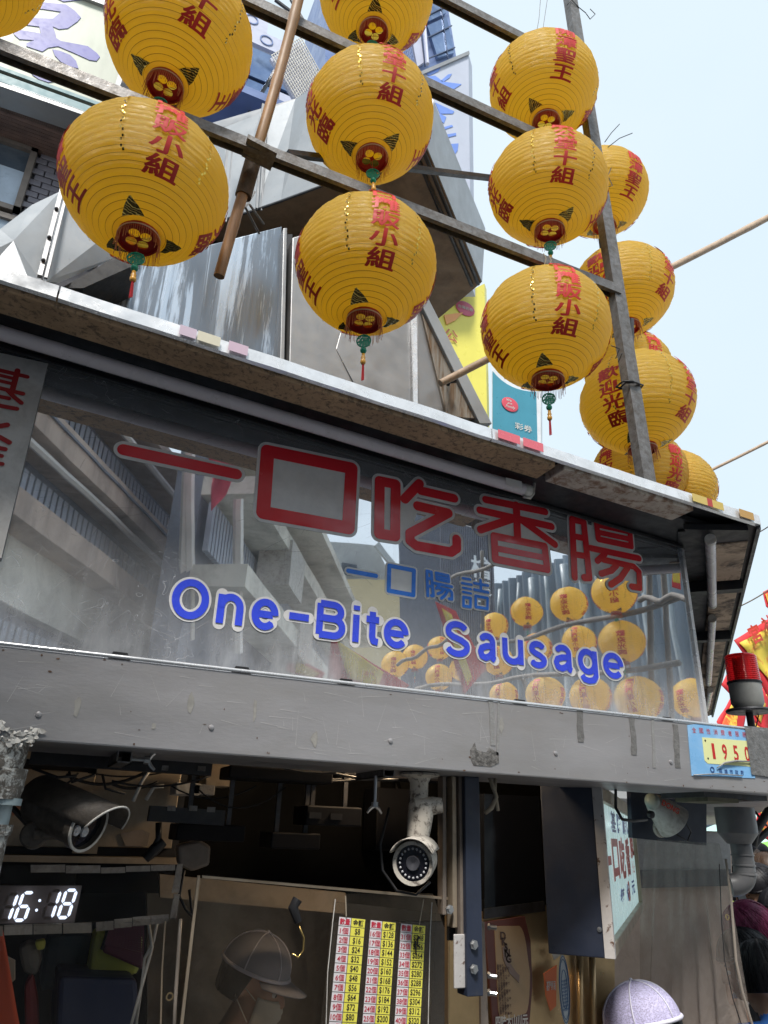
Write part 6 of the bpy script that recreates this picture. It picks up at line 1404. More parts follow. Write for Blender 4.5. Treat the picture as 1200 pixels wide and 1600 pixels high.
# ---- acrylic screen, price list and vendor
ac = empty('acrylic_screen', at(480, 1750, Y=1.86), 'smeared see-through screen with a tan top edge in front of the vendor', 'screen')
SY = 1.87
b = MB(); P0 = [at(x, y, Y=SY) for x, y in ((316, 1366), (704, 1402), (700, 1750), (262, 1750))]; b.prism(P0, UY * .003); b.build('sheet', M['film_tan'], ac)
b = MB(); P0 = [at(x, y, Y=SY - .004) for x, y in ((316, 1368), (700, 1402), (700, 1406), (316, 1372))]; b.prism(P0, UY * .004); b.build('top_edge', M['tan_steel'], ac)
b = MB(); P0 = [at(x, y, Y=SY + .55) for x, y in ((250, 1366), (540, 1395), (540, 1428), (250, 1402))]; b.prism(P0, UY * .02); b.build('upper_rail', M['tan_steel'], ac)
b = MB(); P0 = [at(x, y, Y=SY - .006) for x, y in ((309, 1368), (313, 1368), (282, 1640), (277, 1640))]; b.prism(P0, UY * .006); b.build('left_edge', M['tan_steel'], ac)
b = MB(); P0 = [at(x, y, Y=3.1) for x, y in ((230, 1385), (700, 1392), (700, 1800), (230, 1800))]; b.prism(P0, UY * .03); b.build('back_sheet', M['tan_steel'], ac)
b = MB(); P0 = [at(x, y, Y=2.9) for x, y in ((520, 1440), (700, 1440), (700, 1800), (500, 1800))]; b.prism(P0, UY * .03); b.build('grey_sheet', M['tape_light'], ac)
hk = MB(); hk.tube([at(465, 1405, Y=1.84), at(458, 1418, Y=1.84), at(466, 1440, Y=1.84)], [.012, .012, .009], 10); o1 = empty('hook', at(470, 1496, Y=1.84), 'brass wire hook in a black clip hanging before the vendor', 'hook')
hk.build('clip', M['cord'], o1, smooth='auto'); hk = MB(); hk.tube([at(467, 1446, Y=1.84), at(475, 1465, Y=1.84), at(474, 1485, Y=1.84), at(466, 1496, Y=1.84), at(456, 1490, Y=1.84)], .0022, 8); hk.build('wire', mat('brass_wire', (.6, .42, .15), .25, .9), o1, smooth=True)

pr = empty('price_list', at(590, 1650, Y=1.80), 'laminated price list with white and yellow columns up to 45 pieces', 'price list')
PY = 1.795
def pq_(u_, v_):  # list coordinates in photo pixels, as drawn on the sheet: u across, v down
    return at(u_, v_, Y=PY)
o_ = at(530, 1432, Y=PY); ex = (at(670, 1447, Y=PY) - o_); cell_v = (at(514, 1597, Y=PY) - at(530, 1433, Y=PY)); vr = cell_v / 11.0   # 11 rows visible
exu = ex / 140.0
b = MB(); q0 = o_ - exu * 10 - vr * 1.6; q1 = o_ + exu * 152 - vr * 1.6; b.prism([q0 + UY * .004, q1 + UY * .004, q1 + vr * 19 + UY * .004, q0 + vr * 19 + UY * .004], UY * .001); b.build('laminate', M['film_tan'], pr)
M['p_white'] = plain('white_paper', (.72, .68, .70), .5); M['p_yellow'] = plain('yellow_paper', (.80, .74, .10), .5); M['p_black'] = plain('black_ink', (.03, .025, .02), .5); M['p_red'] = plain('red_ink', (.52, .03, .06), .5); M['p_line'] = plain('cell_line', (.12, .11, .10), .5)
uu = exu.normalized(); vv = -vr.normalized()
for k_, u0 in enumerate((0, 47.5, 95)):
    for half, (ua, ub, m) in enumerate(((u0, u0 + 18.5, 'p_white'), (u0 + 18.5, u0 + 40, 'p_yellow'))):
        b = MB()
        for r_ in range(16):
            a = o_ + exu * (ua + .5) + vr * (r_ + .04); c = o_ + exu * (ub - .5) + vr * (r_ + .04)
            b.add([a, c, c + vr * .92, a + vr * .92], [(0, 1, 2, 3)])
        b.build('cell_column', M[m], pr)
        b = MB(); a = o_ + exu * ua + UY * .0006; c = o_ + exu * ub + UY * .0006; b.add([a, c, c + vr * 16, a + vr * 16], [(0, 1, 2, 3)]); b.build('cell_lines', M['p_line'], pr)
    br, bk = MB(), MB()
    for r_ in range(16):
        cA = o_ + exu * (u0 + 9.2) + vr * (r_ + .5) - UY * .0006; cB = o_ + exu * (u0 + 29.2) + vr * (r_ + .5) - UY * .0006; n_ = 15 * k_ + r_
        wv = vr.length * .86; fulw = exu.length
        if r_ == 0: put_text(br, '數量', cA, uu, vv, wv * .85, .02, w=fulw * 15.5); put_text(bk, '金額', cB, uu, vv, wv * .85, .02, w=fulw * 16)
        else:
            put_text(br, '%d個' % n_, cA, uu, vv, wv * .88, .012, w=fulw * (12.5 if n_ < 10 else 15.5)); put_text(bk, '$%d' % (8 * n_), cB, uu, vv, wv * 1.05, .012, w=fulw * (8 if n_ < 2 else 12 if n_ < 13 else 16))
    br.build('red_figures', M['p_red'], pr); bk.build('black_figures', M['p_black'], pr)
for q_ in ([(524, 1405), (520, 1440), (512, 1520), (508, 1650)], [(675, 1410), (672, 1460), (668, 1650)]):
    b = MB(); b.tube([at(x, y, Y=PY) for x, y in q_], .0012, 5); b.build('laminate_edge', M['white'], pr)
b = MB(); b.tube([at(540, 1400, Y=PY - .003), at(541, 1432, Y=PY - .003)], .0016, 5); b.tube([at(655, 1445, Y=PY - .003), at(662, 1405, Y=PY - .003)], .0014, 5); b.build('tie', M['rope'], pr)
b = MB()
for pts in ([(654, 1462), (652, 1476), (656, 1480)], [(649, 1470), (650, 1492)]): b.tube([at(x, y, Y=PY - .003) for x, y in pts], .002, 4)
b.build('burn_mark', M['cord'], pr)

# ---- clock behind clear film
ck = empty('digital_clock', at(60, 1440, Y=2.05), 'lit white digital clock reading 16:18 behind taped clear film', 'clock')
KY = 2.06
M['seg'] = plain('lit_segment', (.8, .85, 1), .4, emit=(.70, .80, 1.0), es=1.15); M['seg_off'] = mat('unlit_segment', (.16, .125, .11), .5, 0)
SEG = {'1': 'bc', '6': 'afgedc', '8': 'abcdefg', '0': 'abcdef'}
def digit(ch, px, py, hpx, wpx, first_off=False):
    o0 = at(px, py, Y=KY); sc_ = (at(px, py, Y=KY) - at(px, py + hpx, Y=KY)).length; w_ = (at(px + wpx, py, Y=KY) - o0).length
    up = UZ + UX * .15; hh = sc_ / 2; wd = w_
    g = .007; th = .0033
    def sg(a, c):
        a = Vector(a); c = Vector(c); d = (c - a).normalized(); n_ = Vector((-d[1], d[0])); q = [a + d * .0014, a + d * .0052 + n_ * th, c - d * .0052 + n_ * th, c - d * .0014, c - d * .0052 - n_ * th, a + d * .0052 - n_ * th]
        return [o0 + UX * p[0] + up * p[1] for p in q]
    S_ = {'a': ((0, 0), (wd, 0)), 'g': ((0, -hh), (wd, -hh)), 'd': ((0, -2 * hh), (wd, -2 * hh)), 'f': ((0, -hh), (0, 0)), 'b': ((wd, -hh), (wd, 0)), 'e': ((0, -2 * hh), (0, -hh)), 'c': ((wd, -2 * hh), (wd, -hh))}
    for k_, (p, q) in S_.items():
        on = k_ in SEG.get(ch, '')
        if not on and ch != '1': continue
        b = MB(); b.prism(sg(Vector(p), Vector(q)), UY * .004); b.build('segment' if on else 'unlit_segment', M['seg'] if on else M['seg_off'], ck)
digit('1', 13, 1397, 40, 15); digit('6', 37, 1395, 42, 16); digit('1', 80, 1392, 42, 15); digit('8', 104, 1391, 42, 16)
for px, py in ((62, 1407), (57, 1422)):
    b = MB(); b.lathe([(0, 0), (.003, 0), (.003, .003), (0, .003)], at(px, py, Y=KY - .004), (0, -1, 0), 10); b.build('colon_dot', M['seg'], ck)
b = MB(); b.prism([at(x, y, Y=KY + .02) for x, y in ((-60, 1384), (128, 1384), (116, 1442), (-60, 1444))], UY * .02); b.build('case', M['seg_off'], ck)
# film window round it: frame of tape strips
fw_ = empty('taped_window', at(150, 1450, Y=1.94), 'clear film window framed with torn strips of brown tape round the clock', 'window')
M['brown_tape'] = mat('brown_packing_tape', (.30, .25, .21), .3, 0, var=.2, vs=14, dirt=(.45, .38, .3), ds=30, da=.6, bump=.5, bs=60)
FY = 1.95
def strip_(x0, y0, x1, y1, h_, n=1):
    for i in range(n):
        f0, f1 = i / n, (i + 1) / n - .01; xa, xb = x0 + (x1 - x0) * f0, x0 + (x1 - x0) * f1; ya, yb = y0 + (y1 - y0) * f0, y0 + (y1 - y0) * f1; j = random.uniform(-2, 2)
        b = MB(); b.prism([at(xa, ya + j, Y=FY - .002 * (i % 2)), at(xb, yb + j, Y=FY - .002 * (i % 2)), at(xb, yb + h_ + j, Y=FY - .002 * (i % 2)), at(xa, ya + h_ + j, Y=FY - .002 * (i % 2))], UY * .0015); b.build('tape_strip', M['brown_tape'], fw_)
strip_(48, 1353, 158, 1352, 12, 2); strip_(158, 1354, 275, 1351, 9, 3); strip_(-40, 1446, 145, 1440, 16, 4); strip_(150, 1440, 265, 1430, 14, 4)
for i, (ya, yb) in enumerate(((1350, 1395), (1397, 1436))):
    b = MB(); b.prism([at(277 - i * 5, ya, Y=FY - .004), at(286 - i * 5, ya, Y=FY - .004), at(280 - i * 4, yb, Y=FY - .004), at(268 - i * 3, yb, Y=FY - .004)], UY * .0015); b.build('tape_strip', M['brown_tape'], fw_)
curtain('crumpled clear film over the clock at lower left', [at(-60, 1352, Y=FY + .01), at(283, 1352, Y=FY + .01), at(272, 1440, Y=FY), at(-60, 1450, Y=FY)], M['film'], folds=9, amp=.006)
t_ = curtain('clear film sheet with a bound and eyeleted edge hanging at lower left', [at(-60, 1446, Y=FY), at(283, 1434, Y=FY - .01), at(274, 1700, Y=FY - .01), at(-60, 1700, Y=FY)], M['film'],
             [at(282, 1436, Y=FY - .02), at(278, 1500, Y=FY - .02), at(274, 1560, Y=FY - .02), at(270, 1650, Y=FY - .02)], [at(265, 1557, Y=FY - .025)], folds=8, amp=.006)
b = MB(); b.tube([at(258, 1440, Y=FY - .015), at(253, 1520, Y=FY - .015), at(250, 1650, Y=FY - .015)], .0022, 5); b.build('hem', M['tan_steel'], t_)
# goods behind the film
IY = 2.35
def blob(pts, Y, m, name, label, cat, th=.12, bev=.012, grp=None):
    b = MB(); b.prism([at(x, y, Y=Y) for x, y in pts], UY * th); o = b.build(name, m, base=at(pts[-1][0], pts[-1][1], Y=Y)); bevel(o, bev); return top(o, label, cat, grp)
blob([(92, 1526), (215, 1530), (222, 1720), (82, 1720)], 2.2, mat('navy_bin', (.012, .022, .07), .5, 0, var=.1), 'storage_bin', 'big navy blue bin at the bottom left behind the film', 'bin', .3)
blob([(150, 1455), (225, 1462), (216, 1524), (138, 1524)], 2.32, mat('lime_card', (.50, .52, .08), .5, 0, var=.12), 'lime_box', 'yellow green box behind the purple basket', 'box', .1)
blob([(75, 1460), (150, 1455), (135, 1528), (60, 1560)], 2.4, mat('slate_cloth', (.07, .10, .12), .7, 0, var=.3, vs=5), 'slate_sack', 'slate grey sack standing left of the yellow green box', 'sack', .15, .03)
bk_ = empty('plastic_basket', at(200, 1515, Y=2.25), 'dark purple plastic basket with a mesh side tilted behind the film', 'basket')
M['purple'] = mat('maroon_plastic', (.10, .018, .04), .4, 0, var=.15)
P4 = [at(x, y, Y=2.26) for x, y in ((172, 1450), (224, 1444), (224, 1516), (160, 1488))]
b = MB(); n = 12
for i in range(n + 1):
    b.tube([P4[0].lerp(P4[1], i / n), P4[3].lerp(P4[2], i / n).lerp(P4[0].lerp(P4[1], i / n), .35)], .0022, 4); b.tube([P4[0].lerp(P4[3], i / n * .65), P4[1].lerp(P4[2], i / n * .65)], .0022, 4)
b.build('mesh_side', M['purple'], bk_, kind='stuff'); b = MB(); b.prism([P4[0].lerp(P4[3], .62), P4[1].lerp(P4[2], .62), P4[2], P4[3]], UY * .02); bevel(b.build('rim', M['purple'], bk_), .006)
b = MB(); b.prism([p + UY * .05 for p in P4], UY * .02); b.build('rear_side', M['cord'], bk_)
o = cloth([at(x, y, Y=2.05) for x, y in ((-60, 1440), (4, 1450), (38, 1640), (-60, 1680))], mat('red_orange_cloth', (.55, .08, .03), .8, 0, var=.2), 'red_apron', None, amp=.03); top(o, 'orange red apron hanging at the bottom left corner', 'apron')
o = cloth([at(x, y, Y=2.12) for x, y in ((0, 1488), (24, 1500), (24, 1530), (0, 1552))], mat('tan_cloth', (.42, .33, .24), .8), 'tan_cloth', None, amp=.02); top(o, 'tan cloth hanging over the orange red apron', 'cloth')
blob([(28, 1478), (60, 1470), (66, 1500), (58, 1530), (36, 1522)], 2.3, mat('kraft_bag', (.26, .22, .18), .7, 0, var=.3, vs=8), 'paper_bag', 'crumpled brown paper bag hanging above the bins at left', 'bag', .08, .02)
blob([(54, 1472), (72, 1468), (70, 1484), (58, 1486)], 2.28, plain('yellow_pack', (.6, .55, .08), .5), 'yellow_packet', 'little yellow packet beside the brown paper bag', 'packet', .04, .006)
blob([(38, 1540), (52, 1520), (60, 1560), (64, 1640), (40, 1650)], 2.28, plain('dull_red_pack', (.30, .04, .04), .5), 'red_bag', 'dull red bag between the apron and the navy bin', 'bag', .06, .02)
for i, pts in enumerate(([(232, 1440), (238, 1480), (222, 1540), (200, 1620)], [(246, 1440), (240, 1470), (226, 1498), (224, 1520), (210, 1620)], [(288, 1360), (280, 1400), (290, 1420), (304, 1436)], [(296, 1390), (302, 1440), (296, 1500)], [(50, 1200), (90, 1215), (120, 1212)], [(108, 1205), (112, 1222), (150, 1210)], [(160, 1210), (165, 1232), (195, 1240)], [(236, 1200), (222, 1220), (208, 1252)], [(256, 1228), (240, 1230), (228, 1250)], [(248, 1285), (248, 1310), (240, 1326)])):
    b = MB(); w_ = i in (7, 8); b.tube([at(x, y, Y=1.98 + .01 * i) for x, y in pts], .008 if i == 9 else .005 if w_ else .0035, 7)
    top(b.build('cable', M['white'] if w_ or i < 2 else M['cord'], smooth=True), ['pale cable hanging behind the film right of the basket', 'second pale cable looping beside the basket', 'thick dark cable curling at the right of the taped window', 'dark cable running down beside the acrylic screen edge', 'thin wire above the sooty camera', 'thin wire dipping over the sooty camera hood', 'dark wire in front of the cabinet doors', 'short pale hose bent beside the cabinet', 'thin pale cable looping above the black rack', 'stubby black microphone cable hanging before the cabinet'][i], 'cable')
b = MB(); q = at(241, 1328, Y=2.07); b.tube([q + Vector((.02, 0, .02)), q, q - Vector((.018, 0, .022))], [.012, .015, .010], 12); top(b.build('microphone', M['cord'], smooth='auto'), 'black gooseneck microphone head in front of the cabinet rail', 'microphone')
# bare bulb that warms the inside of the stall
wl = empty('work_lamp', (.98, 2.06, 2.25), 'warm bulb in a holder under the ceiling inside the stall', 'lamp')
b = MB(); b.lathe([(.0, .0), (.02, -.002), (.022, -.17), (.016, -.18)], (.98, 2.06, 2.49), n=16); b.build('holder', M['cord'], wl, smooth='auto')
b = MB(); b.ball((.98, 2.06, 2.28), .035, 16, 12); b.build('bulb', plain('warm_bulb', (1, .8, .5), .4, emit=(1., .66, .34), es=60), wl, smooth=True)
pl_ = bpy.data.lights.new('bulb_light', 'POINT'); pl_.energy = 20; pl_.color = (1., .76, .50); pl_.shadow_soft_size = .04; po = bpy.data.objects.new('bulb_light', pl_); C.objects.link(po); po.parent = wl; po.location = (0, 0, .03)
# ================================================================ beacon, flags, people
bc = empty('warning_beacon', at(1168, 1132, Y=1.80), 'red warning beacon on a grey base standing on the beam beside the flags', 'beacon')
BYb = 1.82; pb2 = at(1166, 1085, Y=BYb); k = lambda py: at(1166, py, Y=BYb)[2]; cx = pb2[0]
sc_ = 24.5 * BYb / ray(1166, 1060)[1] / FPX
def bl(prof, m, nm, n=32): b = MB(); b.lathe(prof, (cx, BYb, 0), n=n); return b.build(nm, m, bc, smooth='auto')
z0, z1_, z2_, z3_, z4_ = 2.29, k(1112), k(1100), k(1068), k(1026)
bl([(0, z0), (.012, z0), (.012, z1_), (0, z1_)], M['cord'], 'stem'); bl([(0, z1_ - .002), (sc_ * 1.3, z1_ - .002), (sc_ * 1.35, z1_ + .003), (sc_ * 1.3, z1_ + .008), (0, z1_ + .009)], M['dark_steel'], 'flange')
bl([(sc_ * .8, z1_ + .012), (sc_ * .97, z2_ + .004), (sc_ * .97, z3_), (0, z3_)], mat('grey_beacon_base', (.34, .34, .32), .5, 0, var=.15, vs=20), 'base')
def redlens():
    k_ = Mat('red_beacon_lens'); b_ = k_.b; b_.inputs['Base Color'].default_value = (.85, .012, .015, 1); b_.inputs['Roughness'].default_value = .08; b_.inputs['Transmission Weight'].default_value = .55; b_.inputs['IOR'].default_value = 1.3
    w = k_.n('ShaderNodeTexWave', Scale=45.); w.bands_direction = 'Z'; k_.l(k_.tc.outputs['Object'], w.inputs['Vector']); k_.bump(w.outputs['Fac'], .5, .003); return k_.m
bl([(sc_ * 1.0, z3_ + .001), (sc_ * 1.0, z3_ + .006), (sc_ * .97, z3_ + .007), (sc_ * .94, z4_ - .004), (sc_ * .85, z4_), (0, z4_ + .001)], redlens(), 'lens'); bl([(0, z3_ + .004), (sc_ * .4, z3_ + .004), (sc_ * .4, z4_ - .015), (0, z4_ - .012)], mat('inner_reflector', (.8, .12, .1), .15, .6), 'reflector')
bl([(sc_ * 1.03, z3_ - .002), (sc_ * 1.03, z3_ + .004), (sc_ * .99, z3_ + .005), (sc_ * .99, z3_ - .003)], M['cord'], 'collar')
b = MB(); b.tube([at(1186, 1112, Y=1.84), at(1184, 1125, Y=1.84), at(1181, 1136, Y=1.84)], .0022, 5); b.build('wire', M['cord'], bc)

def flag(outer, inner, Y, label, txt=None, tp=None):
    f = empty('festival_flag', at(*outer[3], Y=Y), label, 'flag', 'red bordered festival flags right of the stall')
    cloth([at(*p, Y=Y) for p in outer], M['flag_red'], 'border', f, amp=.02); cloth([at(*p, Y=Y - .012) for p in inner], M['flag_yellow'] if txt else M['flag_y2'], 'field', f, amp=.02)
    if txt:
        for i, ch in enumerate(txt):
            b = MB(); put_text(b, ch, at(*tp[i], Y=Y - .05), Vector((.9, 0, .42)).normalized(), Vector((-.42, 0, .9)).normalized(), .15, .03); b.build('character', M['signred'], f)
    return f
M['flag_y2'] = mat('yellow_pattern_cloth', (.85, .60, .08), .7, 0, var=.1, vs=3, dirt=(.80, .12, .04), ds=5, da=.95, dth=(.50, .54))
flag([(1148, 1000), (1260, 930), (1270, 1180), (1215, 1110)], [(1156, 1004), (1270, 945), (1280, 1140), (1225, 1095)], 4.0, 'yellow flag with red characters and a wide red border at the right edge', '宮社', [(1180, 990), (1201, 976)])
flag([(1128, 1070), (1150, 1020), (1200, 1090), (1200, 1150)], [(1150, 1060), (1162, 1040), (1195, 1100), (1190, 1130)], 4.6, 'red flag hanging just behind the red warning beacon')
flag([(1192, 925), (1230, 905), (1240, 985), (1196, 948)], [(1196, 928), (1236, 915), (1240, 960), (1200, 945)], 3.8, 'tip of a small red flag tied to the cord at the right edge')
flag([(1120, 1128), (1152, 1072), (1165, 1120), (1155, 1190)], [(1128, 1132), (1148, 1090), (1152, 1120), (1150, 1160)], 5.2, 'yellow and red patterned flag between the beam end and the beacon')
flag([(1170, 1090), (1240, 1040), (1260, 1200), (1170, 1200)], [(1172, 1100), (1240, 1060), (1250, 1190), (1174, 1190)], 5.6, 'large yellow and red patterned flag behind the beacon at the right edge')
flag([(1186, 1240), (1260, 1200), (1260, 1350), (1180, 1300)], [(1190, 1250), (1250, 1225), (1255, 1330), (1188, 1295)], 6.5, 'red and yellow flag showing under the beam at the far right')
def umbrella(px, py, Y, r, m, label):
    u = empty('market_umbrella', (at(px, py, Y=Y)[0], Y, 0), label, 'umbrella', 'market umbrellas over the crowd'); c = at(px, py, Y=Y); n = 8; vs = [c]
    for j in range(n): a = 2 * math.pi * j / n; vs.append(c + Vector((r * .5 * math.cos(a), r * .5 * math.sin(a), -r * .12)))
    for j in range(n): a = 2 * math.pi * j / n; vs.append(c + Vector((r * math.cos(a), r * math.sin(a), -r * .32)))
    b = MB(); b.add(vs, [(0, 1 + j, 1 + (j + 1) % n) for j in range(n)] + [(1 + j, 1 + n + j, 1 + n + (j + 1) % n, 1 + (j + 1) % n) for j in range(n)]); o = b.build('canopy', m, u); md = o.modifiers.new('s', 'SOLIDIFY'); md.thickness = .01
    b = MB(); b.tube([c, (c[0], c[1], 0)], .02, 8); b.build('pole', M['dark_steel'], u)
umbrella(1240, 1306, 7.5, 1.15, plain('lime_canopy', (.25, .62, .10), .7), 'bright green umbrella over the crowd at the right edge')
umbrella(1190, 1272, 9.5, 1.5, plain('mint_canopy', (.45, .68, .62), .7), 'pale mint umbrella behind the bright green one')
umbrella(1250, 1262, 9.0, 1.3, plain('lilac_canopy', (.42, .36, .62), .7), 'lilac umbrella over the crowd behind the black cables')
# far street buildings closing the view under the beam
fbld = empty('street_building', (9, 22, 0), 'hazy grey building closing the far end of the street on the right', 'building')
b = MB(); b.box(4, 26, 22, 30, 0, 5.5); b.build('wall', mat('far_wall', (.34, .33, .33), .8, 0, var=.3, vs=.4, dirt=(.16, .12, .12), ds=.8, da=.8), fbld)
for i in range(9):
    b = MB(); b.box(5 + i * 2.2, 6.4 + i * 2.2, 21.9, 22.1, 1.0, 3.0); b.build('window', M['glass'], fbld)
b = MB(); b.box(4, 26, 20.6, 22, 3.3, 3.8); b.build('awning', plain('grey_awning', (.3, .3, .3), .7), fbld)

# ---- people
def capsule(b, p, q, r0, r1, n=12):
    p, q = Vector(p), Vector(q); d = (q - p); L = d.length; d = d / max(L, 1e-6); pr = []
    for i in range(5): a = math.pi / 2 * i / 4; pr.append((r0 * math.sin(a) + 1e-5, -r0 * math.cos(a)))
    for i in range(5): a = math.pi / 2 * i / 4; pr.append((r1 * math.cos(a) + 1e-5, L + r1 * math.sin(a)))
    b.lathe(pr, p, d, n, cap=True)
SKIN = mat('skin', (.50, .29, .19), .5, 0, var=.1, vs=14, dirt=(.55, .26, .18), ds=20, da=.3, bump=.05)
HAIR = {}
def hair_mat(name, col, hi):
    k_ = Mat(name); z = k_.noise(22, 6, .7, (9, 9, .5), .3); k_.l(k_.mix(k_.ramp(z, [(.35, 0.), (.7, 1.)]), col, hi), k_.b.inputs['Base Color']); k_.b.inputs['Roughness'].default_value = .45; k_.b.inputs['Specular IOR Level'].default_value = .3; k_.bump(z, .5, .003); return k_.m
HAIR['black'] = hair_mat('black_hair', (.006, .006, .009), (.014, .013, .016)); HAIR['plum'] = hair_mat('plum_hair', (.07, .008, .025), (.26, .04, .12)); HAIR['brown'] = hair_mat('brown_hair', (.02, .012, .008), (.09, .05, .03))
def person(head, yaw, label, shirt, hair='black', style='short', pitch=0., extras=(), arm=None, height=None):
    """head: world position of the middle of the head; yaw: direction of the face (radians); pitch: nod down"""
    hx, hy, hz = head; t = empty('person', (hx, hy, 0), label, 'person')
    fx, fy = math.cos(yaw), math.sin(yaw); F_ = Vector((fx, fy, 0)); L_ = Vector((-fy, fx, 0))
    hgt = hz + .115; s = hgt / 1.72
    back = -F_ * (.05 + .10 * math.sin(pitch))
    def W(f, l, z): return Vector((hx, hy, 0)) + back + F_ * f * s + L_ * l * s + UZ * z * s
    b = MB()
    neckb, neckt = W(.0, 0, 1.41), Vector(head) - UZ * .06 - F_ * .01
    capsule(b, neckb, neckt, .055, .052)
    for sd_ in (1, -1):   # legs, feet
        capsule(b, W(0, .09 * sd_, .90), W(.02, .10 * sd_, .48), .088, .058); capsule(b, W(.02, .10 * sd_, .48), W(-.01, .10 * sd_, .08), .056, .038); capsule(b, W(-.04, .10 * sd_, .045), W(.14, .11 * sd_, .04), .040, .032)
        sh = W(-.01, .175 * sd_, 1.40); 
        if arm and arm[0] == sd_ or (arm and arm[0] == 0): el = W(.12, .24 * sd_, 1.12); wr = W(*arm[1][:1], arm[1][1] * sd_, arm[1][2])
        else: el = W(-.03, .235 * sd_, 1.10); wr = W(.07, .24 * sd_, .87)
        capsule(b, W(0, .03 * sd_, 1.41), sh, .058, .058); capsule(b, sh, el, .052, .040); capsule(b, el, wr, .039, .027)
        d = (wr - el).normalized(); side = d.cross(UZ).normalized() * sd_; up = side.cross(d)
        capsule(b, wr + d * .02, wr + d * .075, .026, .030)
        for i, (o_, ln) in enumerate(((-.028, .062), (-.010, .072), (.009, .068), (.027, .052))):
            a0_ = wr + d * .09 + side * o_; m_ = a0_ + d * ln * .55 - up * .006; capsule(b, a0_, m_, .0095, .009, 8); capsule(b, m_, m_ + d * ln * .45 - up * .018, .009, .008, 8)
        th0 = wr + d * .04 - side * .03; capsule(b, th0, th0 + d * .03 - side * .022, .011, .0095, 8); capsule(b, th0 + d * .03 - side * .022, th0 + d * .058 - side * .026, .0095, .0085, 8)
    for z_, w_, d_ in ((.94, .15, .10), (1.06, .135, .092), (1.20, .15, .098), (1.33, .155, .095)):
        c = W(0, 0, z_); bb = MB(); bb.ball((0, 0, 0), 1, 16, 10); b.add([c + F_ * v[0] * d_ * s + L_ * v[1] * w_ * s + UZ * v[2] * .11 * s for v in bb.v], bb.f)
    # head frame: nods by pitch
    hf = F_ * math.cos(pitch) - UZ * math.sin(pitch); hu = F_ * math.sin(pitch) + UZ * math.cos(pitch); H = Vector(head)
    def HD(f, l, u_): return H + hf * f + L_ * l + hu * u_
    def ell(c, r): bb = MB(); bb.ball((0, 0, 0), 1, 20, 14); b.add([HD(c[0] + v[0] * r[0], c[1] + v[1] * r[1], c[2] + v[2] * r[2]) for v in bb.v], bb.f)
    ell((-.012, 0, .028), (.096, .076, .092)); ell((.026, 0, -.030), (.066, .060, .075)); ell((.060, 0, -.082), (.028, .032, .026)); ell((.045, 0, -.012), (.052, .066, .052))
    capsule(b, HD(.090, 0, .018), HD(.108, 0, -.022), .009, .013, 10); ell((.098, .011, -.024), (.011, .009, .009)); ell((.098, -.011, -.024), (.011, .009, .009))
    ell((.084, 0, -.052), (.014, .024, .007)); ell((.082, 0, -.064), (.014, .021, .008)); ell((.074, 0, .026), (.024, .056, .012))
    for sd_ in (1, -1): ell((-.008, .078 * sd_, -.005), (.020, .010, .030)); ell((.055, .036 * sd_, -.022), (.028, .024, .024))
    o = b.build('body', [SKIN, shirt, M['trouser'], M['shoe']], t)
    md = o.modifiers.new('r', 'REMESH'); md.mode = 'VOXEL'; md.voxel_size = .0085; md.use_smooth_shade = True
    md = o.modifiers.new('s', 'SMOOTH'); md.iterations = 3; md.factor = .5
    dg = bpy.context.evaluated_depsgraph_get(); me = bpy.data.meshes.new_from_object(o.evaluated_get(dg)); o.modifiers.clear(); old = o.data; o.data = me; bpy.data.meshes.remove(old)
    for m in (SKIN, shirt, M['trouser'], M['shoe']):
        if me.materials.find(m.name) < 0: me.materials.append(m)
    base = Vector((hx, hy, 0)); mi_ = []
    for p in me.polygons:
        c = p.center + base; z = c[2] / s; rel = c - W(0, 0, 0); ll = abs(rel.dot(L_)) / s; far_h = (c - H).length < (.125 if 'blue top' in label else .16)
        if far_h: v = 0
        elif z < .075: v = 3
        elif z < .93 and ll < .22 and rel.dot(F_) / s < .2: v = 2
        elif z > 1.435 and ll < .075: v = 1 if (c - H).length > .175 or 'blue top' in label else 0
        elif ll > .185 and z < 1.12: v = 0
        elif arm and rel.dot(F_) / s > .14 and z < 1.5: v = 0
        else: v = 1
        mi_.append(v)
    me.polygons.foreach_set('material_index', mi_); me.polygons.foreach_set('use_smooth', [True] * len(me.polygons))
    # eyes, brows
    for sd_ in (1, -1):
        b = MB(); b.ball(HD(.0795, .031 * sd_, .004), .0115, 12, 8); b.build('eye', M['eye_white'], t, smooth=True)
        b = MB(); b.ball(HD(.0875, .031 * sd_, .003), .0055, 10, 6); b.build('iris', M['cord'], t, smooth=True)
        b = MB(); b.tube([HD(.086, .014 * sd_, .024), HD(.088, .030 * sd_, .029), HD(.078, .048 * sd_, .024)], [.003, .0035, .0015], 6); b.build('eyebrow', HAIR['black'], t)
    b = MB(); b.tube([HD(.094, -.022, -.058), HD(.0985, 0, -.0575), HD(.094, .022, -.058)], [.0015, .0025, .0015], 6); b.build('lips', plain('lips', (.42, .14, .12), .4) if 'lips' not in M else M['lips'], t)
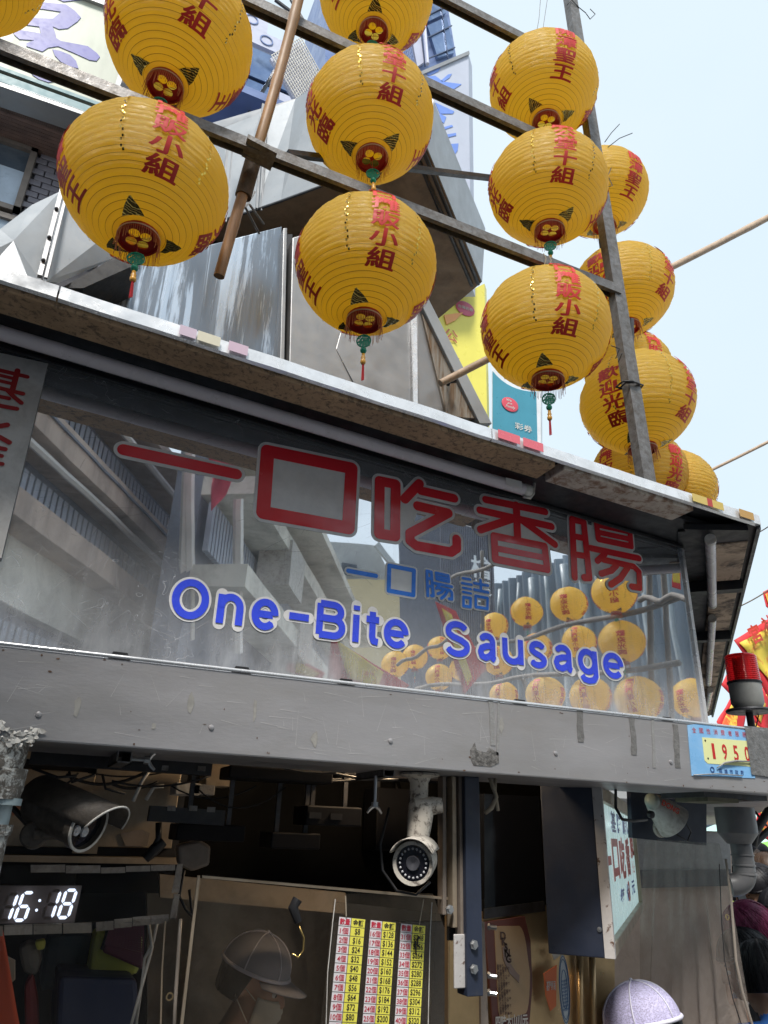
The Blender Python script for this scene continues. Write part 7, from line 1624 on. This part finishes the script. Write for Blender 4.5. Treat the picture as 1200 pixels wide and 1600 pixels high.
    # hair: shell of overlapping strands
    if style != 'none':
        b = MB(); nU, nV = 72, 26; low = {'short': -.045, 'bob': -.115, 'tied': -.07, 'long': -.20}[style]; vs = []; 
        for i in range(nU):
            a = 2 * math.pi * i / nU; fr = math.cos(a)       # 1 in front
            frontness = min(1., max(0., (fr - .02) / .28)); end = low * (1 - frontness) + .050 * frontness
            for j in range(nV + 1):
                v_ = j / nV; th = v_ * math.pi * .5
                if v_ <= .62: th = v_ / .62 * math.pi / 2; rr = math.sin(th); zz = math.cos(th)
                else: rr = 1.0 + (.04 if style == 'bob' else -.06) * (v_ - .62) / .38; zz = 0
                zt = .028 + .104 * zz if v_ <= .62 else .028 + (end - .028) * (v_ - .62) / .38
                if frontness > 0 and zt < end: zt = end
                clump = .003 * mn.noise(Vector((math.cos(a) * 9, math.sin(a) * 9, v_ * 1.2))) + .0007 * math.sin(a * 36 + 3 * v_)
                r_f = .110 * rr + clump; r_l = .090 * rr + clump
                vs.append(HD(-.014 + r_f * math.cos(a), r_l * math.sin(a), zt + clump * zz))
        b.add(vs, [(i * (nV + 1) + j, i * (nV + 1) + j + 1, ((i + 1) % nU) * (nV + 1) + j + 1, ((i + 1) % nU) * (nV + 1) + j) for i in range(nU) for j in range(nV)])
        o = b.build('hair', HAIR[hair], t, smooth=True); md = o.modifiers.new('s', 'SOLIDIFY'); md.thickness = .008; md.offset = -.5
        # loose strands over it
        b = MB()
        for i in range(12 if 'cap' in extras else 150):
            a = random.uniform(R(50), R(310)); ph = random.uniform(.15, 1.2); pts = []
            for q in range(6):
                th = min(ph + q * .3, math.pi / 2 + .3); a2 = a + .06 * math.sin(q + i); extra = max(0, ph + q * .3 - math.pi / 2); rr = math.sin(min(th, math.pi / 2)); pts.append(HD(-.014 + .1125 * rr * math.cos(a2), .0925 * rr * math.sin(a2), max(low, .028 + .106 * math.cos(min(th, math.pi / 2)) - extra * .11)))
            b.tube(pts, [.0012, .0022, .0024, .0022, .0018, .0008], 3)
        b.build('hair_strands', HAIR[hair], t, smooth=True, kind='stuff')
    if 'cap' in extras or 'whitecap' in extras:
        mesh_c = 'whitecap' in extras
        b = MB(); nU, nV = 48, 12; vs = []
        for j in range(nV + 1):
            th = j / nV * math.pi / 2
            for i in range(nU):
                a = 2 * math.pi * i / nU; vs.append(HD(-.014 + .116 * math.sin(th) * math.cos(a), .097 * math.sin(th) * math.sin(a), .045 + .100 * math.cos(th)))
        b.add(vs, [(j * nU + i, j * nU + (i + 1) % nU, (j + 1) * nU + (i + 1) % nU, (j + 1) * nU + i) for j in range(nV) for i in range(nU)])
        cr2 = b.build('cap_crown', M['cap_mesh'] if mesh_c else M['cap_cloth'], t, smooth=True)
        b = MB()
        for q in range(6):
            a = math.pi * 2 * q / 6 + .52; b.tube([HD(-.014 + .1175 * math.sin(th) * math.cos(a), .0985 * math.sin(th) * math.sin(a), .045 + .1015 * math.cos(th)) for th in np.linspace(.02, math.pi / 2, 10)], .0024, 5)
        b.tube([HD(-.014 + .117 * math.cos(a), .098 * math.sin(a), .043) for a in np.linspace(0, 2 * math.pi, 40)], .006, 6); b.build('cap_seam', M['cap_seam'], t, smooth=True)
        b = MB(); n = 14; vs = []
        for i in range(n + 1):
            a = R(-62) + R(124) * i / n
            for e_ in (0, 1): vs.append(HD(-.014 + (.114 + .075 * e_ * math.cos(a * .9)) * math.cos(a), (.095 + .01 * e_) * math.sin(a), .043 - .012 * e_ - .01 * abs(math.sin(a))))
        b.add(vs, [(2 * i, 2 * i + 1, 2 * i + 3, 2 * i + 2) for i in range(n)]); o = b.build('cap_peak', M['cap_cloth'] if not mesh_c else M['cap_peak'], t, smooth=True); md = o.modifiers.new('s', 'SOLIDIFY'); md.thickness = .004
        b = MB(); b.ball(HD(-.014, 0, .148), .006, 8, 6); b.build('cap_button', M['cap_seam'], t, smooth=True)
    if 'mask' in extras:
        b = MB(); n, m_ = 16, 10; vs = []
        for i in range(n + 1):
            a = R(-72) + R(144) * i / n
            for j in range(m_ + 1):
                v_ = j / m_; z_ = -.012 - .095 * v_; bulge = .020 * math.sin(math.pi * min(1, v_ * 1.05)) * math.cos(a) ** 2 + .003 * (j % 2)
                vs.append(HD(.022 + (.078 + bulge - .012 * v_) * math.cos(a), (.071 - .012 * v_) * math.sin(a), z_ * (1 - .12 * math.sin(a) ** 2)))
        b.add(vs, [(i * (m_ + 1) + j, i * (m_ + 1) + j + 1, (i + 1) * (m_ + 1) + j + 1, (i + 1) * (m_ + 1) + j) for i in range(n) for j in range(m_)])
        o = b.build('face_mask', M['mask'], t, smooth=True); md = o.modifiers.new('s', 'SOLIDIFY'); md.thickness = .002
        for sd_ in (1, -1): 
            b = MB(); b.tube([HD(.045, .071 * sd_, -.022), HD(.01, .083 * sd_, -.002), HD(-.022, .087 * sd_, .006), HD(-.018, .086 * sd_, -.03), HD(.038, .064 * sd_, -.085)], .0018, 5); b.build('mask_strap', M['mask'], t)
    if 'glasses' in extras:
        b = MB()
        for sd_ in (1, -1):
            b.tube([HD(.100, .032 * sd_ + .021 * math.cos(a), .002 + .018 * math.sin(a)) for a in np.linspace(0, 2 * math.pi, 18)], .0018, 5); b.tube([HD(.100, .053 * sd_, .006), HD(.05, .078 * sd_, .008), HD(-.01, .086 * sd_, .01)], .0018, 5)
        b.tube([HD(.101, .011, .004), HD(.104, 0, .006), HD(.101, -.011, .004)], .0018, 5); b.build('spectacles', M['cord'], t, smooth=True)
    return t
M['trouser'] = plain('dark_trousers', (.03, .035, .05), .8); M['shoe'] = plain('dark_shoes', (.02, .02, .02), .5); M['eye_white'] = plain('eye_white', (.7, .68, .66), .2); M['lips'] = plain('lips', (.42, .14, .12), .4)
M['cap_cloth'] = mat('grey_lilac_cap', (.33, .33, .38), .75, 0, var=.12, vs=12, bump=.1, bs=300)
def capmesh():
    k_ = Mat('lavender_mesh'); v = k_.n('ShaderNodeTexVoronoi', Scale=240.); v.feature = 'DISTANCE_TO_EDGE'; k_.l(k_.tc.outputs['Object'], v.inputs['Vector']); f = k_.ramp(v.outputs[0], [(.12, 0.), (.2, 1.)])
    k_.l(k_.mix(f, (.62, .58, .82), (.24, .21, .34)), k_.b.inputs['Base Color']); k_.b.inputs['Roughness'].default_value = .7; return k_.m
M['cap_mesh'] = capmesh(); M['cap_seam'] = plain('white_seam', (.72, .70, .80), .7); M['cap_peak'] = plain('lilac_peak', (.55, .52, .68), .7); M['mask'] = mat('pale_surgical_mask', (.62, .56, .46), .8, 0, var=.06, vs=8)
sh = lambda n, c: mat(n, c, .85, 0, var=.2, vs=9, bump=.2, bs=200)
# vendor behind the acrylic screen, facing right and down
vp = at(398, 1536, t=2.35)
person(vp, R(-38), 'stall vendor in a grey cap and pale face mask looking down behind the smeared screen', sh('vendor_shirt', (.12, .12, .13)), 'black', 'short', R(18), ('cap', 'mask'))
# customer under the speaker, back to the viewer
cp = at(1003, 1623, t=2.18)
person(cp, R(128), 'customer in a lavender mesh cap seen from behind at the bottom right', sh('customer_shirt', (.30, .30, .34)), 'black', 'short', R(12), ('whitecap',))
ppl = [((1174, 1464), 3.05, 158, 'person with plum red hair tied back looking down at the right edge', (.40, .24, .28), 'plum', 'tied', 35, ()),
       ((1192, 1530), 2.8, 75, 'black haired person in a bright blue top at the bottom right corner', (.05, .20, .62), 'black', 'short', 10, ()),
       ((1166, 1508), 2.95, 150, 'person with smooth black hair half hidden behind the curtain edge', (.10, .10, .12), 'black', 'bob', 20, ()),
       ((1190, 1392), 4.0, -165, 'person with a black bowl cut and glasses holding a phone', (.05, .07, .14), 'black', 'short', 32, ('glasses',)),
       ((1218, 1430), 3.7, 175, 'person in dark glasses cropped by the right edge', (.06, .06, .07), 'black', 'short', 5, ('glasses',)),
       ((1166, 1378), 4.4, -60, 'person in a pale grey top behind the one with the bowl cut', (.62, .66, .64), 'black', 'bob', 15, ()),
       ((1200, 1366), 4.9, -120, 'grey haired person far back at the right edge', (.5, .3, .3), 'brown', 'short', 5, ()),
       ((1176, 1350), 6.0, -100, 'far person in a lime vest under the green umbrella', (.45, .60, .12), 'brown', 'short', 5, ()),
       ((1163, 1338), 7.2, -80, 'far person in dark red under the mint umbrella', (.30, .05, .05), 'black', 'short', 0, ()),
       ((1190, 1338), 8.0, -90, 'far person in a cream top beside the green umbrella pole', (.7, .6, .5), 'black', 'bob', 0, ())]
for i, ((px, py), t_, yaw, lb_, col, hr, st, pt, ex_) in enumerate(ppl):
    arm = (-1, (.14, .10, 1.52)) if 'phone' in lb_ else None
    P_ = person(at(px, py, t=t_), R(yaw), lb_, sh('shirt_%d' % i, col), hr, st, R(pt), ex_, arm)
ph = empty('smartphone', at(1160, 1412, t=3.55), 'dark smartphone held up by the person with the bowl cut', 'phone'); q = at(1160, 1406, t=3.55); b = MB(); b.obox(q, (.9, .2, .3), (0, 1, 0), (-.3, 0, .9), .036, .004, .07); bevel(b.build('case', M['cord'], ph), .003)
